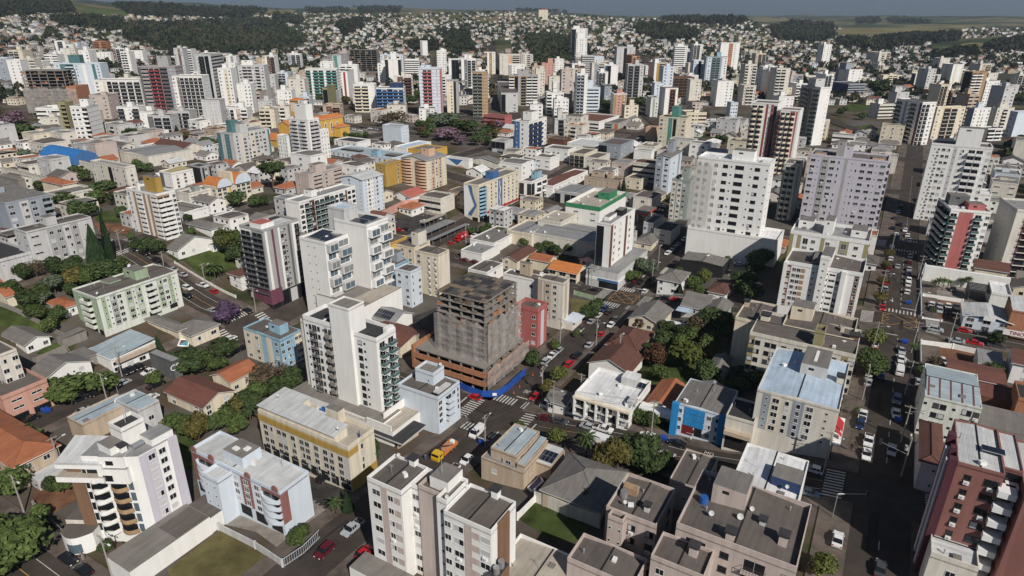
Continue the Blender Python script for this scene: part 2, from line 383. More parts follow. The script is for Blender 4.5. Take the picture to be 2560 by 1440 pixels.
def roof_on(root, body, x0, x1, y0, y1, z, kind, wl, par, sink=.0):
    "kind: f? flat deck with parapet, c? low corrugated gable inside parapets, x? the same with the ridge along x, g?/G? open gable roof (ridge along y / x), h? hip, s? one slope"
    t, c = kind[0], kind[1]; m = body if body is not None else M(); W, D = x1-x0, y1-y0
    if t in 'fcxs' and par > 0:
        e = .18; zz = z+par
        pm = body if body is not None else M()
        for bx in ((x0, x1, y0, y0+e), (x0, x1, y1-e, y1), (x0, x0+e, y0+e, y1-e), (x1-e, x1, y0+e, y1-e)): pm.box(bx[0], bx[1], bx[2], bx[3], z-.3, zz, wl)
        if body is None: pm.build('parapet', root)
        x0, x1, y0, y1 = x0+e, x1-e, y0+e, y1-e
    rm = roofm(c, 'x' if t in 'xG' else None)
    if t == 'f': m.box(x0, x1, y0, y1, z-.2, z+.05, rm, skip='d')
    elif t == 's': m.face([(x0, y0, z+.1), (x1, y0, z+.1), (x1, y1, z+.1+min(1.2, D*.08)), (x0, y1, z+.1+min(1.2, D*.08))], rm)
    elif t == 'c':
        r = min(1.0, W*.045); xm = (x0+x1)/2
        m.face([(x0, y0, z+.08), (xm, y0, z+.08+r), (xm, y1, z+.08+r), (x0, y1, z+.08)], rm); m.face([(xm, y0, z+.08+r), (x1, y0, z+.08), (x1, y1, z+.08), (xm, y1, z+.08+r)], rm)
        m.face([(x0, y0, z+.08), (x1, y0, z+.08), (xm, y0, z+.08+r)], wl)
        m.box(xm-.12, xm+.12, y0, y1, z+.06+r, z+.14+r, DARK)
    elif t == 'x':
        r = min(1.0, D*.06); ym = (y0+y1)/2
        m.face([(x0, y0, z+.08), (x1, y0, z+.08), (x1, ym, z+.08+r), (x0, ym, z+.08+r)], rm); m.face([(x0, ym, z+.08+r), (x1, ym, z+.08+r), (x1, y1, z+.08), (x0, y1, z+.08)], rm)
        m.face([(x1, y0, z+.08), (x1, y1, z+.08), (x1, ym, z+.08+r)], wl)
        m.box(x0, x1, ym-.12, ym+.12, z+.06+r, z+.14+r, DARK)
    elif t in 'gG':
        e = .55; tt = .14
        if t == 'g':
            r = W*.5*.42 if par >= 0 else W*.5*.2; xm = (x0+x1)/2; k = r/(W/2)*e
            for s_ in (0, 1):
                xe, ze = (x0-e, z-k) if s_ == 0 else (x1+e, z-k)
                a = [(xe, y0-e, ze), (xm, y0-e, z+r), (xm, y1+e, z+r), (xe, y1+e, ze)]
                m.face([(p[0], p[1], p[2]+tt) for p in a], rm); m.face(a[::-1], WHITE)
                m.face([a[0], a[1], (a[1][0], a[1][1], a[1][2]+tt), (a[0][0], a[0][1], a[0][2]+tt)], WHITE)
                m.face([a[0], a[3], (a[3][0], a[3][1], a[3][2]+tt), (a[0][0], a[0][1], a[0][2]+tt)], WHITE)
            for yy in (y0, y1): m.face([(x0, yy, z), (x1, yy, z), (xm, yy, z+r-.02)], wl)
        else:
            r = D*.5*.42 if par >= 0 else D*.5*.2; ym = (y0+y1)/2; k = r/(D/2)*e
            for s_ in (0, 1):
                ye, ze = (y0-e, z-k) if s_ == 0 else (y1+e, z-k)
                a = [(x0-e, ye, ze), (x1+e, ye, ze), (x1+e, ym, z+r), (x0-e, ym, z+r)]
                m.face([(p[0], p[1], p[2]+tt) for p in a], rm); m.face(a[::-1], WHITE)
                m.face([a[0], a[1], (a[1][0], a[1][1], a[1][2]+tt), (a[0][0], a[0][1], a[0][2]+tt)], WHITE)
                m.face([a[1], a[2], (a[2][0], a[2][1], a[2][2]+tt), (a[1][0], a[1][1], a[1][2]+tt)], WHITE)
            for xx in (x0, x1): m.face([(xx, y0, z), (xx, y1, z), (xx, ym, z+r-.02)], wl)
    elif t == 'h':
        e = .6; r = min(W, D)*.5*.45; xa, xb, ya, yb = x0-e, x1+e, y0-e, y1+e; zb = z-.1
        if W >= D: q = (yb-ya)/2; a1, a2 = (xa+q, (ya+yb)/2, z+r), (xb-q, (ya+yb)/2, z+r)
        else: q = (xb-xa)/2; a1, a2 = ((xa+xb)/2, ya+q, z+r), ((xa+xb)/2, yb-q, z+r)
        c1, c2, c3, c4 = (xa, ya, zb), (xb, ya, zb), (xb, yb, zb), (xa, yb, zb)
        if W >= D: fs = ([c1, c2, a2, a1], [c2, c3, a2], [c3, c4, a1, a2], [c4, c1, a1])
        else: fs = ([c1, c2, a1], [c2, c3, a2, a1], [c3, c4, a2], [c4, c1, a1, a2])
        for fa in fs: m.face(fa, rm)
        m.box(xa, xb, ya, yb, zb-.16, zb-.01, WHITE)
        for pa, pb in ((a1, a2), (a1, c1), (a2, c3)) + (((a2, c2), (a1, c4)) if W >= D else ((a1, c2), (a2, c4))): m.tube(Vector(pa)+Vector((0, 0, .03)), Vector(pb)+Vector((0, 0, .03)), .13, .13, rm, 5)
    if body is None: m.build('roof', root)
def volume(root, name, x0, x1, y0, y1, z0, z1, c, front='', side='', back='', roof='fg', fl=0, base=0.0, pal=(), fr=None, bc=None, par=.8, bake=False, left=True, deep=4.0, sillband=None, other=''):
    "one block of a building with its facades and its roof, in the building's own axes"
    wl = wall(c); fr = fr or FRW; bc = bc or c; body = M()
    zb = z0-deep if z0 <= .01 else z0
    body.box(x0, x1, y0, y1, zb, z1, wl, skip='d' if z0 <= .01 else '')
    dst = body if bake else None
    fl = fl or max(1, int(round((z1-z0-base)/3.0))); fh = (z1-z0-base-(.5 if roof[:1] in ('f','c','x','s') else .1))/fl
    f0 = Vector((x0, y0, 0))
    if front: facade(root, dst, 'f', f0, Vector((1, 0, 0)), x1-x0, z0+base, fl, fh, front, pal, fr, bc, None, 0.0, 1)
    if side:
        if left: facade(root, dst, 'r', Vector((x1, y0, 0)), Vector((0, 1, 0)), y1-y0, z0+base, fl, fh, side, pal, fr, bc, None, math.pi/2, 2)
        else: facade(root, dst, 'l', Vector((x0, y1, 0)), Vector((0, -1, 0)), y1-y0, z0+base, fl, fh, side, pal, fr, bc, None, -math.pi/2, 3)
    if other:
        if not left: facade(root, dst, 'r', Vector((x1, y0, 0)), Vector((0, 1, 0)), y1-y0, z0+base, fl, fh, other, pal, fr, bc, None, math.pi/2, 2)
        else: facade(root, dst, 'l', Vector((x0, y1, 0)), Vector((0, -1, 0)), y1-y0, z0+base, fl, fh, other, pal, fr, bc, None, -math.pi/2, 3)
    if sillband:
        for j in range(1, fl+1):
            zz = z0+base+j*fh; body.box(x0-.12, x1+.12, y0-.12, y1+.12, zz-.18, zz+.02, wall(sillband))
    if roof: roof_on(root, body if bake else None, x0, x1, y0, y1, z1, roof, wl, par)
    body.build(name, root)
    return fh
NEAR = 430.0
def B(name, label, cat, spec, c, front='', side='', fl=0, roof='fg', az=None, pal=(), fr=None, bc=None, par=.8, base=0.0, bcol=None, tank=(), group=None, crown=None, sillband=None, other='', bake=None):
    """a building: spec places it; tank = [(x, y, w, d, h)] rooftop boxes in fractions of the plan (h in metres); base = ground storey height in colour bcol"""
    b = place(spec, az); W, D, h = b['W'], b['D'], b['h']; claim(b, 1.0)
    bake = (b['dist'] > NEAR) if bake is None else bake
    root = thing(name, label, cat, b['o'], b['rz'], group)
    if bcol: 
        m = M(); m.box(-.06, W+.06, -.06, D+.06, -4, base-.15, wall(bcol), skip='d')
        nb = max(2, int(W/4)); 
        for i in range(nb): m.box(W*(i+.12)/nb, W*(i+.88)/nb, -.09, -.06, .1, base-.7, GLASS[0] if i % 3 else SHUT, skip='k')
        nb = max(2, int(D/4)); xs = (W+.06, W+.09) if b['left'] else (-.09, -.06)
        for i in range(nb): m.box(xs[0], xs[1], D*(i+.12)/nb, D*(i+.88)/nb, .1, base-.7, GLASS[0] if (i+1) % 3 else SHUT)
        m.build('ground_floor', root)
    volume(root, 'wall', 0, W, 0, D, 0, h, c, front, side, '', roof, fl, base, pal, fr, bc, par, bake, b['left'], sillband=sillband, other=other)
    for i, t in enumerate(tank):
        x, y, tw, td, th = t[:5]; cc = t[5] if len(t) > 5 else c
        m = M(); tz0 = h-.15; x0, y0 = x*W, y*D
        m.box(x0, x0+tw*W, y0, y0+td*D, tz0, h+th, wall(cc), roofm('c')); 
        m.box(x0+.1, x0+tw*W-.1, y0+.1, y0+td*D-.1, h+th, h+th+.02, roofm('n'), skip='d')
        if th > 2 and b['dist'] < 900: m.box(x0+tw*W*.3, x0+tw*W*.5, y0-.03, y0, h+th-1.3, h+th-.7, DARK, skip='k')
        m.build('roof_tower' if th > 1.2 else 'roof_hatch', root)
    b['root'] = root
    if b['dist'] < 340 and roof[:1] in ('f', 'c', 'x') and W*D > 50:
        q = random.Random(int(W*100+D*10))
        for i in range(2+int(W*D/90)):
            x, y = W*(.1+.8*q.random()), D*(.1+.8*q.random()); u = q.random(); m = M()
            if u < .35: m.tube((0, 0, 0), (0, 0, 1.0), .09, .09, FRA, 6); m.tube((0, 0, 1.0), (0, 0, 1.15), .16, .14, FRA, 6); m.build('vent_pipe', root, (x, y, h))
            elif u < .6: m.box(-.5, .5, -.35, .35, 0, .75, WHITE); m.build('air_conditioner', root, (x, y, h+.2), q.random()*3)
            elif u < .8:
                m.tube((0, 0, 0), (0, 0, 2.6), .035, .03, FRA, 4)
                for k in range(4): m.tube((-.5+.08*k, 0, 2.5-.16*k), (.5-.08*k, 0, 2.5-.16*k), .02, .02, FRA, 3)
                m.build('antenna', root, (x, y, h), q.random()*3)
            else: m.box(-.6, .6, -.6, .6, 0, .5, wall('co'), roofm('c')); m.build('roof_hatch', root, (x, y, h+.2))
    return b
def part_box(root, name, x0, x1, y0, y1, z0, z1, mat, top=None):
    m = M(); m.box(x0, x1, y0, y1, z0, z1, mat, top); return m.build(name, root)
# ---------------------------------------------------------------- ground, roads, pavements, markings
def ground_mat():
    m, n, l, p = _mat("ground")
    tc = n.new("ShaderNodeTexCoord")
    def noise(sc, det=8, rough=.6):
        q = n.new("ShaderNodeTexNoise"); q.inputs['Scale'].default_value = sc; q.inputs['Detail'].default_value = det; q.inputs['Roughness'].default_value = rough
        l.new(tc.outputs['Object'], q.inputs[0]); return q.outputs[0]
    def ramp(f, els):
        r = n.new("ShaderNodeValToRGB"); e = r.color_ramp.elements
        while len(e) < len(els): e.new(.5)
        for k, (ps, c) in zip(e, els): k.position = ps; k.color = tuple(c)+(1,)
        l.new(f, r.inputs[0]); return r.outputs[0]
    near = ramp(noise(.045), [(.33, (.034, .044, .019)), (.41, (.06, .06, .03)), (.48, (.095, .07, .05)), (.54, (.10, .088, .078)), (.66, (.125, .112, .10))])
    far = ramp(noise(.0035, 6), [(.34, (.018, .03, .014)), (.46, (.035, .05, .02)), (.53, (.085, .095, .04)), (.62, (.17, .135, .075))])
    ln = n.new("ShaderNodeVectorMath"); ln.operation = 'LENGTH'; l.new(tc.outputs['Object'], ln.inputs[0])
    mr = n.new("ShaderNodeMapRange"); mr.inputs[1].default_value = 700; mr.inputs[2].default_value = 1900; l.new(ln.outputs[1], mr.inputs[0])
    mx = n.new("ShaderNodeMix"); mx.data_type = 'RGBA'; l.new(mr.outputs[0], mx.inputs[0]); l.new(near, mx.inputs[6]); l.new(far, mx.inputs[7])
    l.new(mx.outputs[2], p.inputs['Base Color']); p.inputs['Roughness'].default_value = .95; p.inputs['Specular IOR Level'].default_value = .1
    return m
def build_ground():
    m = M(); gm = ground_mat(); ds = [24.0]
    while ds[-1] < 620: ds.append(ds[-1]*1.016)
    while ds[-1] < 15000: ds.append(ds[-1]*1.035)
    na = 300; az = [R(-75+150*i/na) for i in range(na+1)]
    for d in ds:
        for a in az:
            x, y = d*math.sin(a), d*math.cos(a); m.v.append((x, y, tz(x, y)))
    for i in range(len(ds)-1):
        for j in range(na):
            k = i*(na+1)+j; m.f.append((k, k+1, k+na+2, k+na+1)); m.mi.append(0)
    m.mats.append(gm); o = m.build("ground", smooth=True); tag(o, kind="structure")
build_ground()
ASPH = plain('asphalt', (.052, .042, .036), .88, noise=.28, nscale=.15, spec=.25)
PAVE = plain('pavement', (.115, .094, .080), .9, noise=.4, nscale=.25, spec=.2)
PAINT = plain('road paint', (.50, .49, .46), .7, noise=.25, nscale=1.5); YPAINT = plain('yellow road paint', (.36, .22, .08), .7, noise=.3, nscale=1.0)
GRASS = plain('grass', (.055, .075, .022), .95, noise=.5, nscale=.18, spec=.1); DRYG = plain('dry grass', (.12, .105, .045), .95, noise=.45, nscale=.12, spec=.1)
SOIL = plain('red soil', (.17, .085, .05), .95, noise=.4, nscale=.2, spec=.1); CONC = plain('concrete paving', (.24, .215, .19), .9, noise=.3, nscale=.3, spec=.2)
GRAV = plain('gravel yard', (.05, .047, .045), .95, noise=.35, nscale=.3, spec=.1); REDP = plain('red paving', (.28, .055, .045), .8, noise=.2)
def strip(name, p0, p1, off0, off1, dz, mat, skirt=0.0, seg=4.0):
    "a sheet from p0 to p1 (street axes), between the lateral offsets off0..off1, draped on the terrain"
    p0 = Vector(p0); p1 = Vector(p1); L = (p1-p0).length; n = max(1, int(L/seg)); d = (p1-p0)/L; q = Vector((d.y, -d.x)); m = M()
    w_ = off1-off0; c = max(1, int(abs(w_)/3.5)); k = m.m(mat)
    for i in range(n+1):
        for j in range(c+1):
            v = p0+d*(L*i/n)+q*(off0+w_*j/c); pp = P(v.x, v.y, dz); m.v.append(tuple(pp))
    for i in range(n):
        for j in range(c):
            a = i*(c+1)+j; m.f.append((a, a+c+1, a+c+2, a+1)); m.mi.append(k)
    if skirt:
        for j in (0, c):
            b = len(m.v)
            for i in range(n+1):
                v = m.v[i*(c+1)+j]; m.v.append(v); m.v.append((v[0], v[1], v[2]-skirt))
            for i in range(n): m.f.append((b+2*i, b+2*i+1, b+2*i+3, b+2*i+2)); m.mi.append(k)
    o = m.build(name); tag(o, kind="structure"); return o
# streets: (fixed axis, value, from, to, width); A = along the central street, B = across it
STREETS = [('A', 0, -130, 700, 10.2), ('A', 91, -130, 700, 10), ('A', -99, -120, 420, 10.5), ('A', -173, -60, 420, 10), ('A', 190, 0, 600, 11), ('A', -270, 0, 420, 10),
           ('B', 0, -300, 240, 10.5), ('B', 94, -95, 300, 10.5), ('B', 188, -300, 330, 11), ('B', -94, -200, -12, 10), ('B', 284, -350, 380, 11), ('B', 380, -300, 420, 11), ('B', 480, -200, 460, 11)]
def ab(ax, v, t): return (t, v) if ax == 'A' else (v, t)
for i, (ax, v, t0, t1, wd) in enumerate(STREETS):
    strip("road", ab(ax, v, t0), ab(ax, v, t1), -wd/2, wd/2, .12+(.012 if ax == 'B' else 0), ASPH)
def cuts(ax, v, t0, t1):
    "street stretches between the crossings"
    xs = sorted((w_, ww/2) for a2, w_, s0, s1, ww in STREETS if a2 != ax and s0-1 <= v <= s1+1)
    out = []; a = t0
    for c, hw in xs:
        if c-hw > t0 and c-hw-a > 3: out.append((a, min(c-hw, t1)))
        a = max(a, c+hw)
    if t1-a > 3: out.append((a, t1))
    return out
for ax, v, t0, t1, wd in STREETS:
    for c0, c1 in cuts(ax, v, t0, t1):
        if c1 <= c0+2: continue
        for sgn in (-1, 1):
            e = wd/2*sgn; pw = 5.6 if v == 91 else 3.4; strip("pavement", ab(ax, v, c0), ab(ax, v, c1), min(e, e+pw*sgn), max(e, e+pw*sgn), .26, PAVE, skirt=.35)
def crosswalk(a, b, ax, wd, n, ln=3.6):
    "stripes run along ax, spread over wd across it"
    m = M()
    for i in range(n):
        t = -wd/2+wd*(i+.5)/n
        for (s0, s1) in ((-.5, .5),):
            pts = []
            for da, db in ((-ln/2, t-.22), (ln/2, t-.22), (ln/2, t+.22), (-ln/2, t+.22)):
                pts.append(P(a+da, b+db, .155) if ax == 'A' else P(a+db, b+da, .155))
            m.face(pts, PAINT)
    tag(m.build("crosswalk"), kind="structure")
for (a, b) in ((0, 0), (94, 0)):
    crosswalk(a-8.2, b, 'A', 10.5, 11); crosswalk(a+8.2, b, 'A', 10.5, 11); crosswalk(a, b-8.4, 'B', 10, 10); crosswalk(a, b+8.4, 'B', 10, 9)
for a in (0, 94, 188):
    crosswalk(a, 91-9, 'B', 10, 10); crosswalk(a, 91+9, 'B', 10.5, 12)
    if a: crosswalk(a+8, 91, 'A', 9.4, 9, 3)
    if a > 100: crosswalk(a-8, 91, 'A', 9.4, 9, 3)
for a, b in ((0, -99), (0, -173), (188, -3), (188, -99)):
    for sg in (-1, 1): crosswalk(a+8*sg, b, 'A', 10, 10); crosswalk(a, b+8*sg, 'B', 10, 10)
def line(name, ax, v, t0, t1, off, wd, mat, dash=None):
    if not dash: return strip(name, ab(ax, v, t0), ab(ax, v, t1), off-wd/2, off+wd/2, .155, mat)
    t = t0; m = M()
    while t < t1:
        e = min(t+dash, t1); s0 = ab(ax, v+off, t); s1 = ab(ax, v+off, e); d = (0, wd/2) if ax == 'A' else (wd/2, 0)
        m.face([P(s0[0]-d[0], s0[1]-d[1], .155), P(s0[0]+d[0], s0[1]+d[1], .155), P(s1[0]+d[0], s1[1]+d[1], .155), P(s1[0]-d[0], s1[1]-d[1], .155)], mat); t += dash*2.2
    tag(m.build(name), kind="structure")
for t0, t1 in ((13, 80), (-165, -112), (-86, -14), (-250, -182)):
    line("centre_line", 'B', 0, t0, t1, 0, .16, YPAINT); line("parking_line", 'B', 0, t0, t1, 3.0, .13, PAINT); line("parking_line", 'B', 0, t0, t1, -3.0, .13, PAINT)
line("centre_line", 'B', -94, -90, -20, 0, .18, YPAINT); line("parking_line", 'B', -94, -90, -20, 2.9, .13, PAINT); line("parking_line", 'B', -94, -90, -20, -2.9, .13, PAINT)
line("lane_line", 'A', 91, 12, 80, 0, .14, PAINT, 2.5); line("lane_line", 'A', 91, 108, 176, 0, .14, PAINT, 2.5); line("lane_line", 'A', 91, -110, -14, 0, .14, PAINT, 2.5); line("lane_line", 'A', 91, 200, 330, 0, .14, PAINT, 2.5)
line("lane_line", 'B', 94, 16, 78, 0, .14, PAINT, 2.2); line("lane_line", 'B', 94, -80, -14, 0, .14, PAINT, 2.2); line("lane_line", 'B', 94, 106, 180, 0, .14, PAINT)
line("parking_line", 'A', 0, 14, 80, 3.2, .12, PAINT, 5); line("lane_line", 'A', -99, 12, 180, 0, .14, PAINT, 3)
def boxgrid(a, b, ha, hb):
    m = M()
    def bar(p, q):
        d = (Vector(q)-Vector(p)).normalized()*.11; n_ = Vector((-d.y, d.x))
        m.face([P(p[0]+n_.x, p[1]+n_.y, .16), P(p[0]-n_.x, p[1]-n_.y, .16), P(q[0]-n_.x, q[1]-n_.y, .16), P(q[0]+n_.x, q[1]+n_.y, .16)], YPAINT)
    c = [(a-ha, b-hb), (a+ha, b-hb), (a+ha, b+hb), (a-ha, b+hb)]
    for i in range(4): bar(c[i], c[(i+1) % 4])
    n = 4
    for i in range(n):
        f = (i+.5)/n*2
        def on(u):   # walk along two sides
            return (a-ha+2*ha*min(u, 1), b-hb+2*hb*max(0, u-1))
        def on2(u): return (a-ha+2*ha*max(0, u-1), b-hb+2*hb*min(u, 1))
        bar(on(f), on2(f))
        def o3(u): return (a+ha-2*ha*min(u, 1), b-hb+2*hb*max(0, u-1))
        def o4(u): return (a+ha-2*ha*max(0, u-1), b-hb+2*hb*min(u, 1))
        bar(o3(f), o4(f))
    tag(m.build("yellow_box_marking"), kind="structure")
boxgrid(94, 0, 4.6, 4.8); boxgrid(94, 91, 4.8, 4.7)
prng = random.Random(8); DARKA = plain('asphalt patch', (.032, .028, .025), .9, noise=.2, nscale=.4, spec=.2); PALEA = plain('worn asphalt', (.068, .057, .05), .9, noise=.25, nscale=.3, spec=.2)
for i in range(46):
    ax, v, t0, t1, wd = prng.choice(STREETS[:3]+STREETS[5:8]+STREETS[:2]); t = prng.uniform(max(t0, -110), min(t1, 260)); L = prng.uniform(1.5, 14); o_ = prng.uniform(-wd*.35, wd*.3)
    strip("asphalt_patch", ab(ax, v, t), ab(ax, v, t+L), o_, o_+prng.uniform(.5, 1.8), .145, prng.choice((DARKA, DARKA, PALEA)))
def arrow(a, b, sgn):
    m = M(); pt = lambda u, v: P(a+u*sgn, b+v*sgn, .158)
    m.face([pt(-2, -.12), pt(-2, .12), pt(.6, .12), pt(.6, -.12)], PAINT); m.face([pt(.6, -.45), pt(.6, .45), pt(1.9, 0)], PAINT); m.face([pt(.1, .12), pt(.1, .9), pt(.45, .9), pt(.45, .12)], PAINT)
    tag(m.build("road_arrow"), kind="structure")
arrow(112, 88.5, -1); arrow(66, 93.4, 1); arrow(80, 2, 1); arrow(112, 2, -1); arrow(60, -2, -1)
def road_text(txt, a, b, rot, size, stretch=1.6):
    o = lettering('road_lettering', txt, size, PAINT, P(a, b, .17), (0, 0, rot), None, (1, stretch, 1), .002); tag(o, kind='structure'); return o
road_text("PARE", 15.0, 2.0, -AZ0+math.pi, 1.5); road_text("MOTO", 3.4, 57, -AZ0, 1.4, 1.2); road_text("MOTO", 97.4, -22, -AZ0, 1.4, 1.2)
def stopline(a, b, ax, w_):
    m = M(); d = .22
    pts = [(a-d, b-w_/2), (a+d, b-w_/2), (a+d, b+w_/2), (a-d, b+w_/2)] if ax == 'A' else [(a-w_/2, b-d), (a-w_/2, b+d), (a+w_/2, b+d), (a+w_/2, b-d)]
    m.face([P(x, y, .156) for x, y in pts], PAINT); tag(m.build("stop_line"), kind="structure")
stopline(11.3, 2.4, 'A', 5); stopline(-11.3, 2.4, 'A', 5); stopline(2.2, -12, 'B', 6); stopline(-2.2, 12, 'B', 6); stopline(105, 2, 'A', 5); stopline(83, -2, 'A', 5); stopline(106, 93.4, 'A', 4.6); stopline(82, 88.6, 'A', 4.6)
def patch(name, pts, mat, dz=.06, kind="structure"):
    "a piece of ground whose outline was read off the photo"
    import bmesh
    bm = bmesh.new(); vs = [bm.verts.new(G(x, y)) for x, y in pts]; bm.faces.new(vs)
    bmesh.ops.triangulate(bm, faces=bm.faces[:]); 
    for _ in range(2): bmesh.ops.subdivide_edges(bm, edges=bm.edges[:], cuts=2, use_grid_fill=True)
    for v in bm.verts: v.co.z = tz(v.co.x, v.co.y)+dz
    bmesh.ops.recalc_face_normals(bm, faces=bm.faces[:])
    if bm.faces and sum(f.normal.z for f in bm.faces) < 0: bmesh.ops.reverse_faces(bm, faces=bm.faces[:])
    me = bpy.data.meshes.new(name); bm.to_mesh(me); bm.free(); me.materials.append(mat)
    return tag(link(name, me), kind=kind)
for nm, mat, pts in (
  ("lawn", GRASS, [(1295, 1297), (1337, 1250), (1493, 1300), (1440, 1357), (1363, 1340)]),
  ("lawn", DRYG, [(420, 1425), (560, 1318), (705, 1405), (690, 1470), (430, 1470)]),
  ("lawn", GRASS, [(445, 640), (545, 595), (598, 660), (520, 705)]), ("lawn", GRASS, [(230, 525), (335, 535), (330, 560), (240, 552)]),
  ("lawn", GRASS, [(1580, 960), (1700, 840), (1800, 850), (1830, 960), (1700, 975), (1640, 965)]), ("lawn", GRASS, [(1425, 870), (1500, 860), (1480, 930), (1430, 930)]),
  ("lawn", GRASS, [(1645, 1035), (1690, 1065), (1680, 1085), (1640, 1075)]), ("vacant_lot", DRYG, [(1425, 745), (1490, 755), (1470, 790), (1430, 790)]),
  ("lawn", GRASS, [(0, 760), (90, 755), (170, 800), (110, 830), (0, 815)]), ("lawn", GRASS, [(120, 860), (200, 850), (170, 890), (90, 885)]),
  ("lawn", GRASS, [(440, 1060), (520, 1130), (480, 1180), (440, 1150)]), ("garden_soil", SOIL, [(90, 1215), (170, 1190), (190, 1250), (110, 1300), (80, 1260)]),
  ("lawn", GRASS, [(400, 645), (470, 620), (500, 632), (420, 665)]), ("building_plot", SOIL, [(230, 555), (330, 565), (320, 585), (250, 580)]),
  ("yard_paving", CONC, [(1690, 640), (1780, 668), (1880, 690), (1850, 640), (1760, 610)]), ("yard_paving", GRAV, [(930, 560), (1050, 530), (1140, 555), (1010, 590)]),
  ("yard_paving", GRAV, [(780, 1195), (870, 1230), (840, 1290), (765, 1245)]), ("yard_paving", CONC, [(553, 1310), (640, 1330), (720, 1390), (800, 1330), (860, 1300), (770, 1240), (640, 1260)]),
  ("yard_paving", CONC, [(2310, 640), (2400, 690), (2420, 755), (2300, 735)]), ("yard_paving", SOIL, [(2305, 745), (2420, 760), (2410, 815), (2300, 800)]), ("yard_paving", SOIL, [(2305, 860), (2440, 880), (2460, 930), (2330, 1000), (2300, 960)]),
  ("red_forecourt", REDP, [(2118, 1012), (2150, 1018), (2138, 1060), (2103, 1050)]), ("yard_paving", CONC, [(1000, 500), (1110, 480), (1150, 500), (1100, 545), (1030, 535)]),
  ("yard_paving", GRAV, [(900, 840), (1090, 770), (1100, 800), (1050, 880), (1000, 900)]), ("yard_paving", CONC, [(860, 325), (1000, 330), (960, 352), (850, 345)]),
  ("lawn", GRASS, [(2130, 320), (2180, 310), (2200, 330), (2140, 338)]), ("lawn", GRASS, [(2120, 262), (2185, 255), (2175, 275), (2125, 278)]),
  ("field", plain('field green', (.075, .10, .035), .95, noise=.3, nscale=.01, spec=.1), [(198, 24), (270, 22), (350, 30), (345, 40), (215, 38)]),
  ("field", plain('field tan', (.17, .15, .07), .95, noise=.3, nscale=.006, spec=.1), [(2075, 88), (2110, 70), (2300, 60), (2470, 63), (2400, 76), (2290, 88), (2190, 92)]),
  ("field", plain('field tan', (.17, .15, .07)), [(1840, 44), (1930, 43), (2050, 53), (2010, 60), (1900, 56)]), ("field", plain('field tan', (.17, .15, .07)), [(2380, 118), (2560, 92), (2560, 112), (2430, 134), (2330, 136)]),
  ("field", plain('field green', (.1, .12, .05)), [(1420, 24), (1560, 27), (1650, 30), (1630, 46), (1540, 46)]), ("field", plain('field tan', (.17, .15, .07)), [(660, 22), (740, 25), (735, 33), (670, 33)]),
): patch(nm, pts, mat, .06 if pts[0][1] > 150 else .8)
# ---------------------------------------------------------------- buildings near the camera
def dish(root, x, y, z, r=.5, name="satellite_dish"):
    r *= .72
    m = M(); m.tube((0, 0, 0), (0, 0, .7), .05, .05, FRA, 5)
    c = Vector((0, -.12, .95)); nrm = Vector((.3, -.75, .6)).normalized(); u = nrm.orthogonal().normalized(); v = nrm.cross(u)
    ring = [c+(u*math.cos(a*math.pi/5)+v*math.sin(a*math.pi/5))*r for a in range(10)]; ce = c-nrm*r*.3
    for a in range(10): m.face([ring[a], ring[(a+1) % 10], ce], wall('lg'))
    m.build(name, root, (x, y, z))
def chimney(root, x, y, z, w_=1.0, h_=1.6, c='wh'):
    m = M(); m.box(-w_/2, w_/2, -w_/2, w_/2, 0, h_, wall(c)); m.box(-w_/2-.25, w_/2+.25, -w_/2-.25, w_/2+.25, h_+.25, h_+.6, roofm('k')); m.box(-.2, .2, -.2, .2, h_, h_+.25, DARK); m.build("chimney", root, (x, y, z))
def solar(root, x, y, z, nx, ny, rz=0.0, tilt=.12):
    m = M(); pw, ph = 1.05, 1.75
    for i in range(nx):
        for j in range(ny):
            x0, y0 = i*pw, j*ph; a = z*0+.1+y0*tilt; b = .1+(y0+ph-.06)*tilt
            m.face([(x0, y0, a), (x0+pw-.06, y0, a), (x0+pw-.06, y0+ph-.06, b), (x0, y0+ph-.06, b)], SOLAR)
    m.box(-.1, nx*pw, -.06, 0, 0, .1, FRA); m.face([(-.06, -.03, .06), (nx*pw, -.03, .06), (nx*pw, ny*ph, .06+ny*ph*tilt), (-.06, ny*ph, .06+ny*ph*tilt)], FRA)
    m.build("solar_panels", root, (x, y, z), rz)
def clutter(b, n=3, seed=1):
    "dishes, hatches and vents on a flat roof"
    r = random.Random(seed)
    for i in range(n):
        x, y = b['W']*(.12+.76*r.random()), b['D']*(.12+.76*r.random())
        q = r.random()
        if q < .5: dish(b['root'], x, y, b['h']+.5, .45+.35*r.random())
        elif q < .8: chimney(b['root'], x, y, b['h']+.3, .9, 1.1, 'lg')
        else:
            m = M(); m.tube((0, 0, .3), (0, 0, 1.6), .75, .68, TANKB if r.random() < .5 else METAL, 10); m.build("water_tank", b['root'], (x, y, b['h']))
# --- centre foreground
b = B("apartment_block", "white block with two rust brown roofs and a taupe stair shaft at the bottom edge", "apartment building", (1003, 1238, 1455, 918, -7.5), 'wh', '.Wp1wp,', 'w', 7, 'cg', pal=('rp', 'rp', 'gr'))
W, D, h = b['W'], b['D'], b['h']; rt = b['root']
volume(rt, 'wall', W, W+1.9, 2.6, D, 0, h-.1, 'wh', 'w', '', roof='fg', fl=7)
volume(rt, 'stair_shaft', W+1.9, W+6.5, 2.3, D, 0, h+.7, 'rp', '', '', roof='fg', fl=7)
volume(rt, 'lift_tower', W+6.5, W+8.6, 1.2, D, 0, h+.9, 'wh', 's', '', roof='fc', fl=7)
part_box(rt, 'roof_tower', W+3.4, W+7.2, 3.6, D+.4, h, h+3.0, wall('wh'), roofm('c'))
volume(rt, 'wall', W+8.6, W+17.7, .3, D+.6, 0, h-.3, 'wh', 'w,Wp1pW', '..1.', roof='cg', fl=7, pal=('rp', 'ta'))
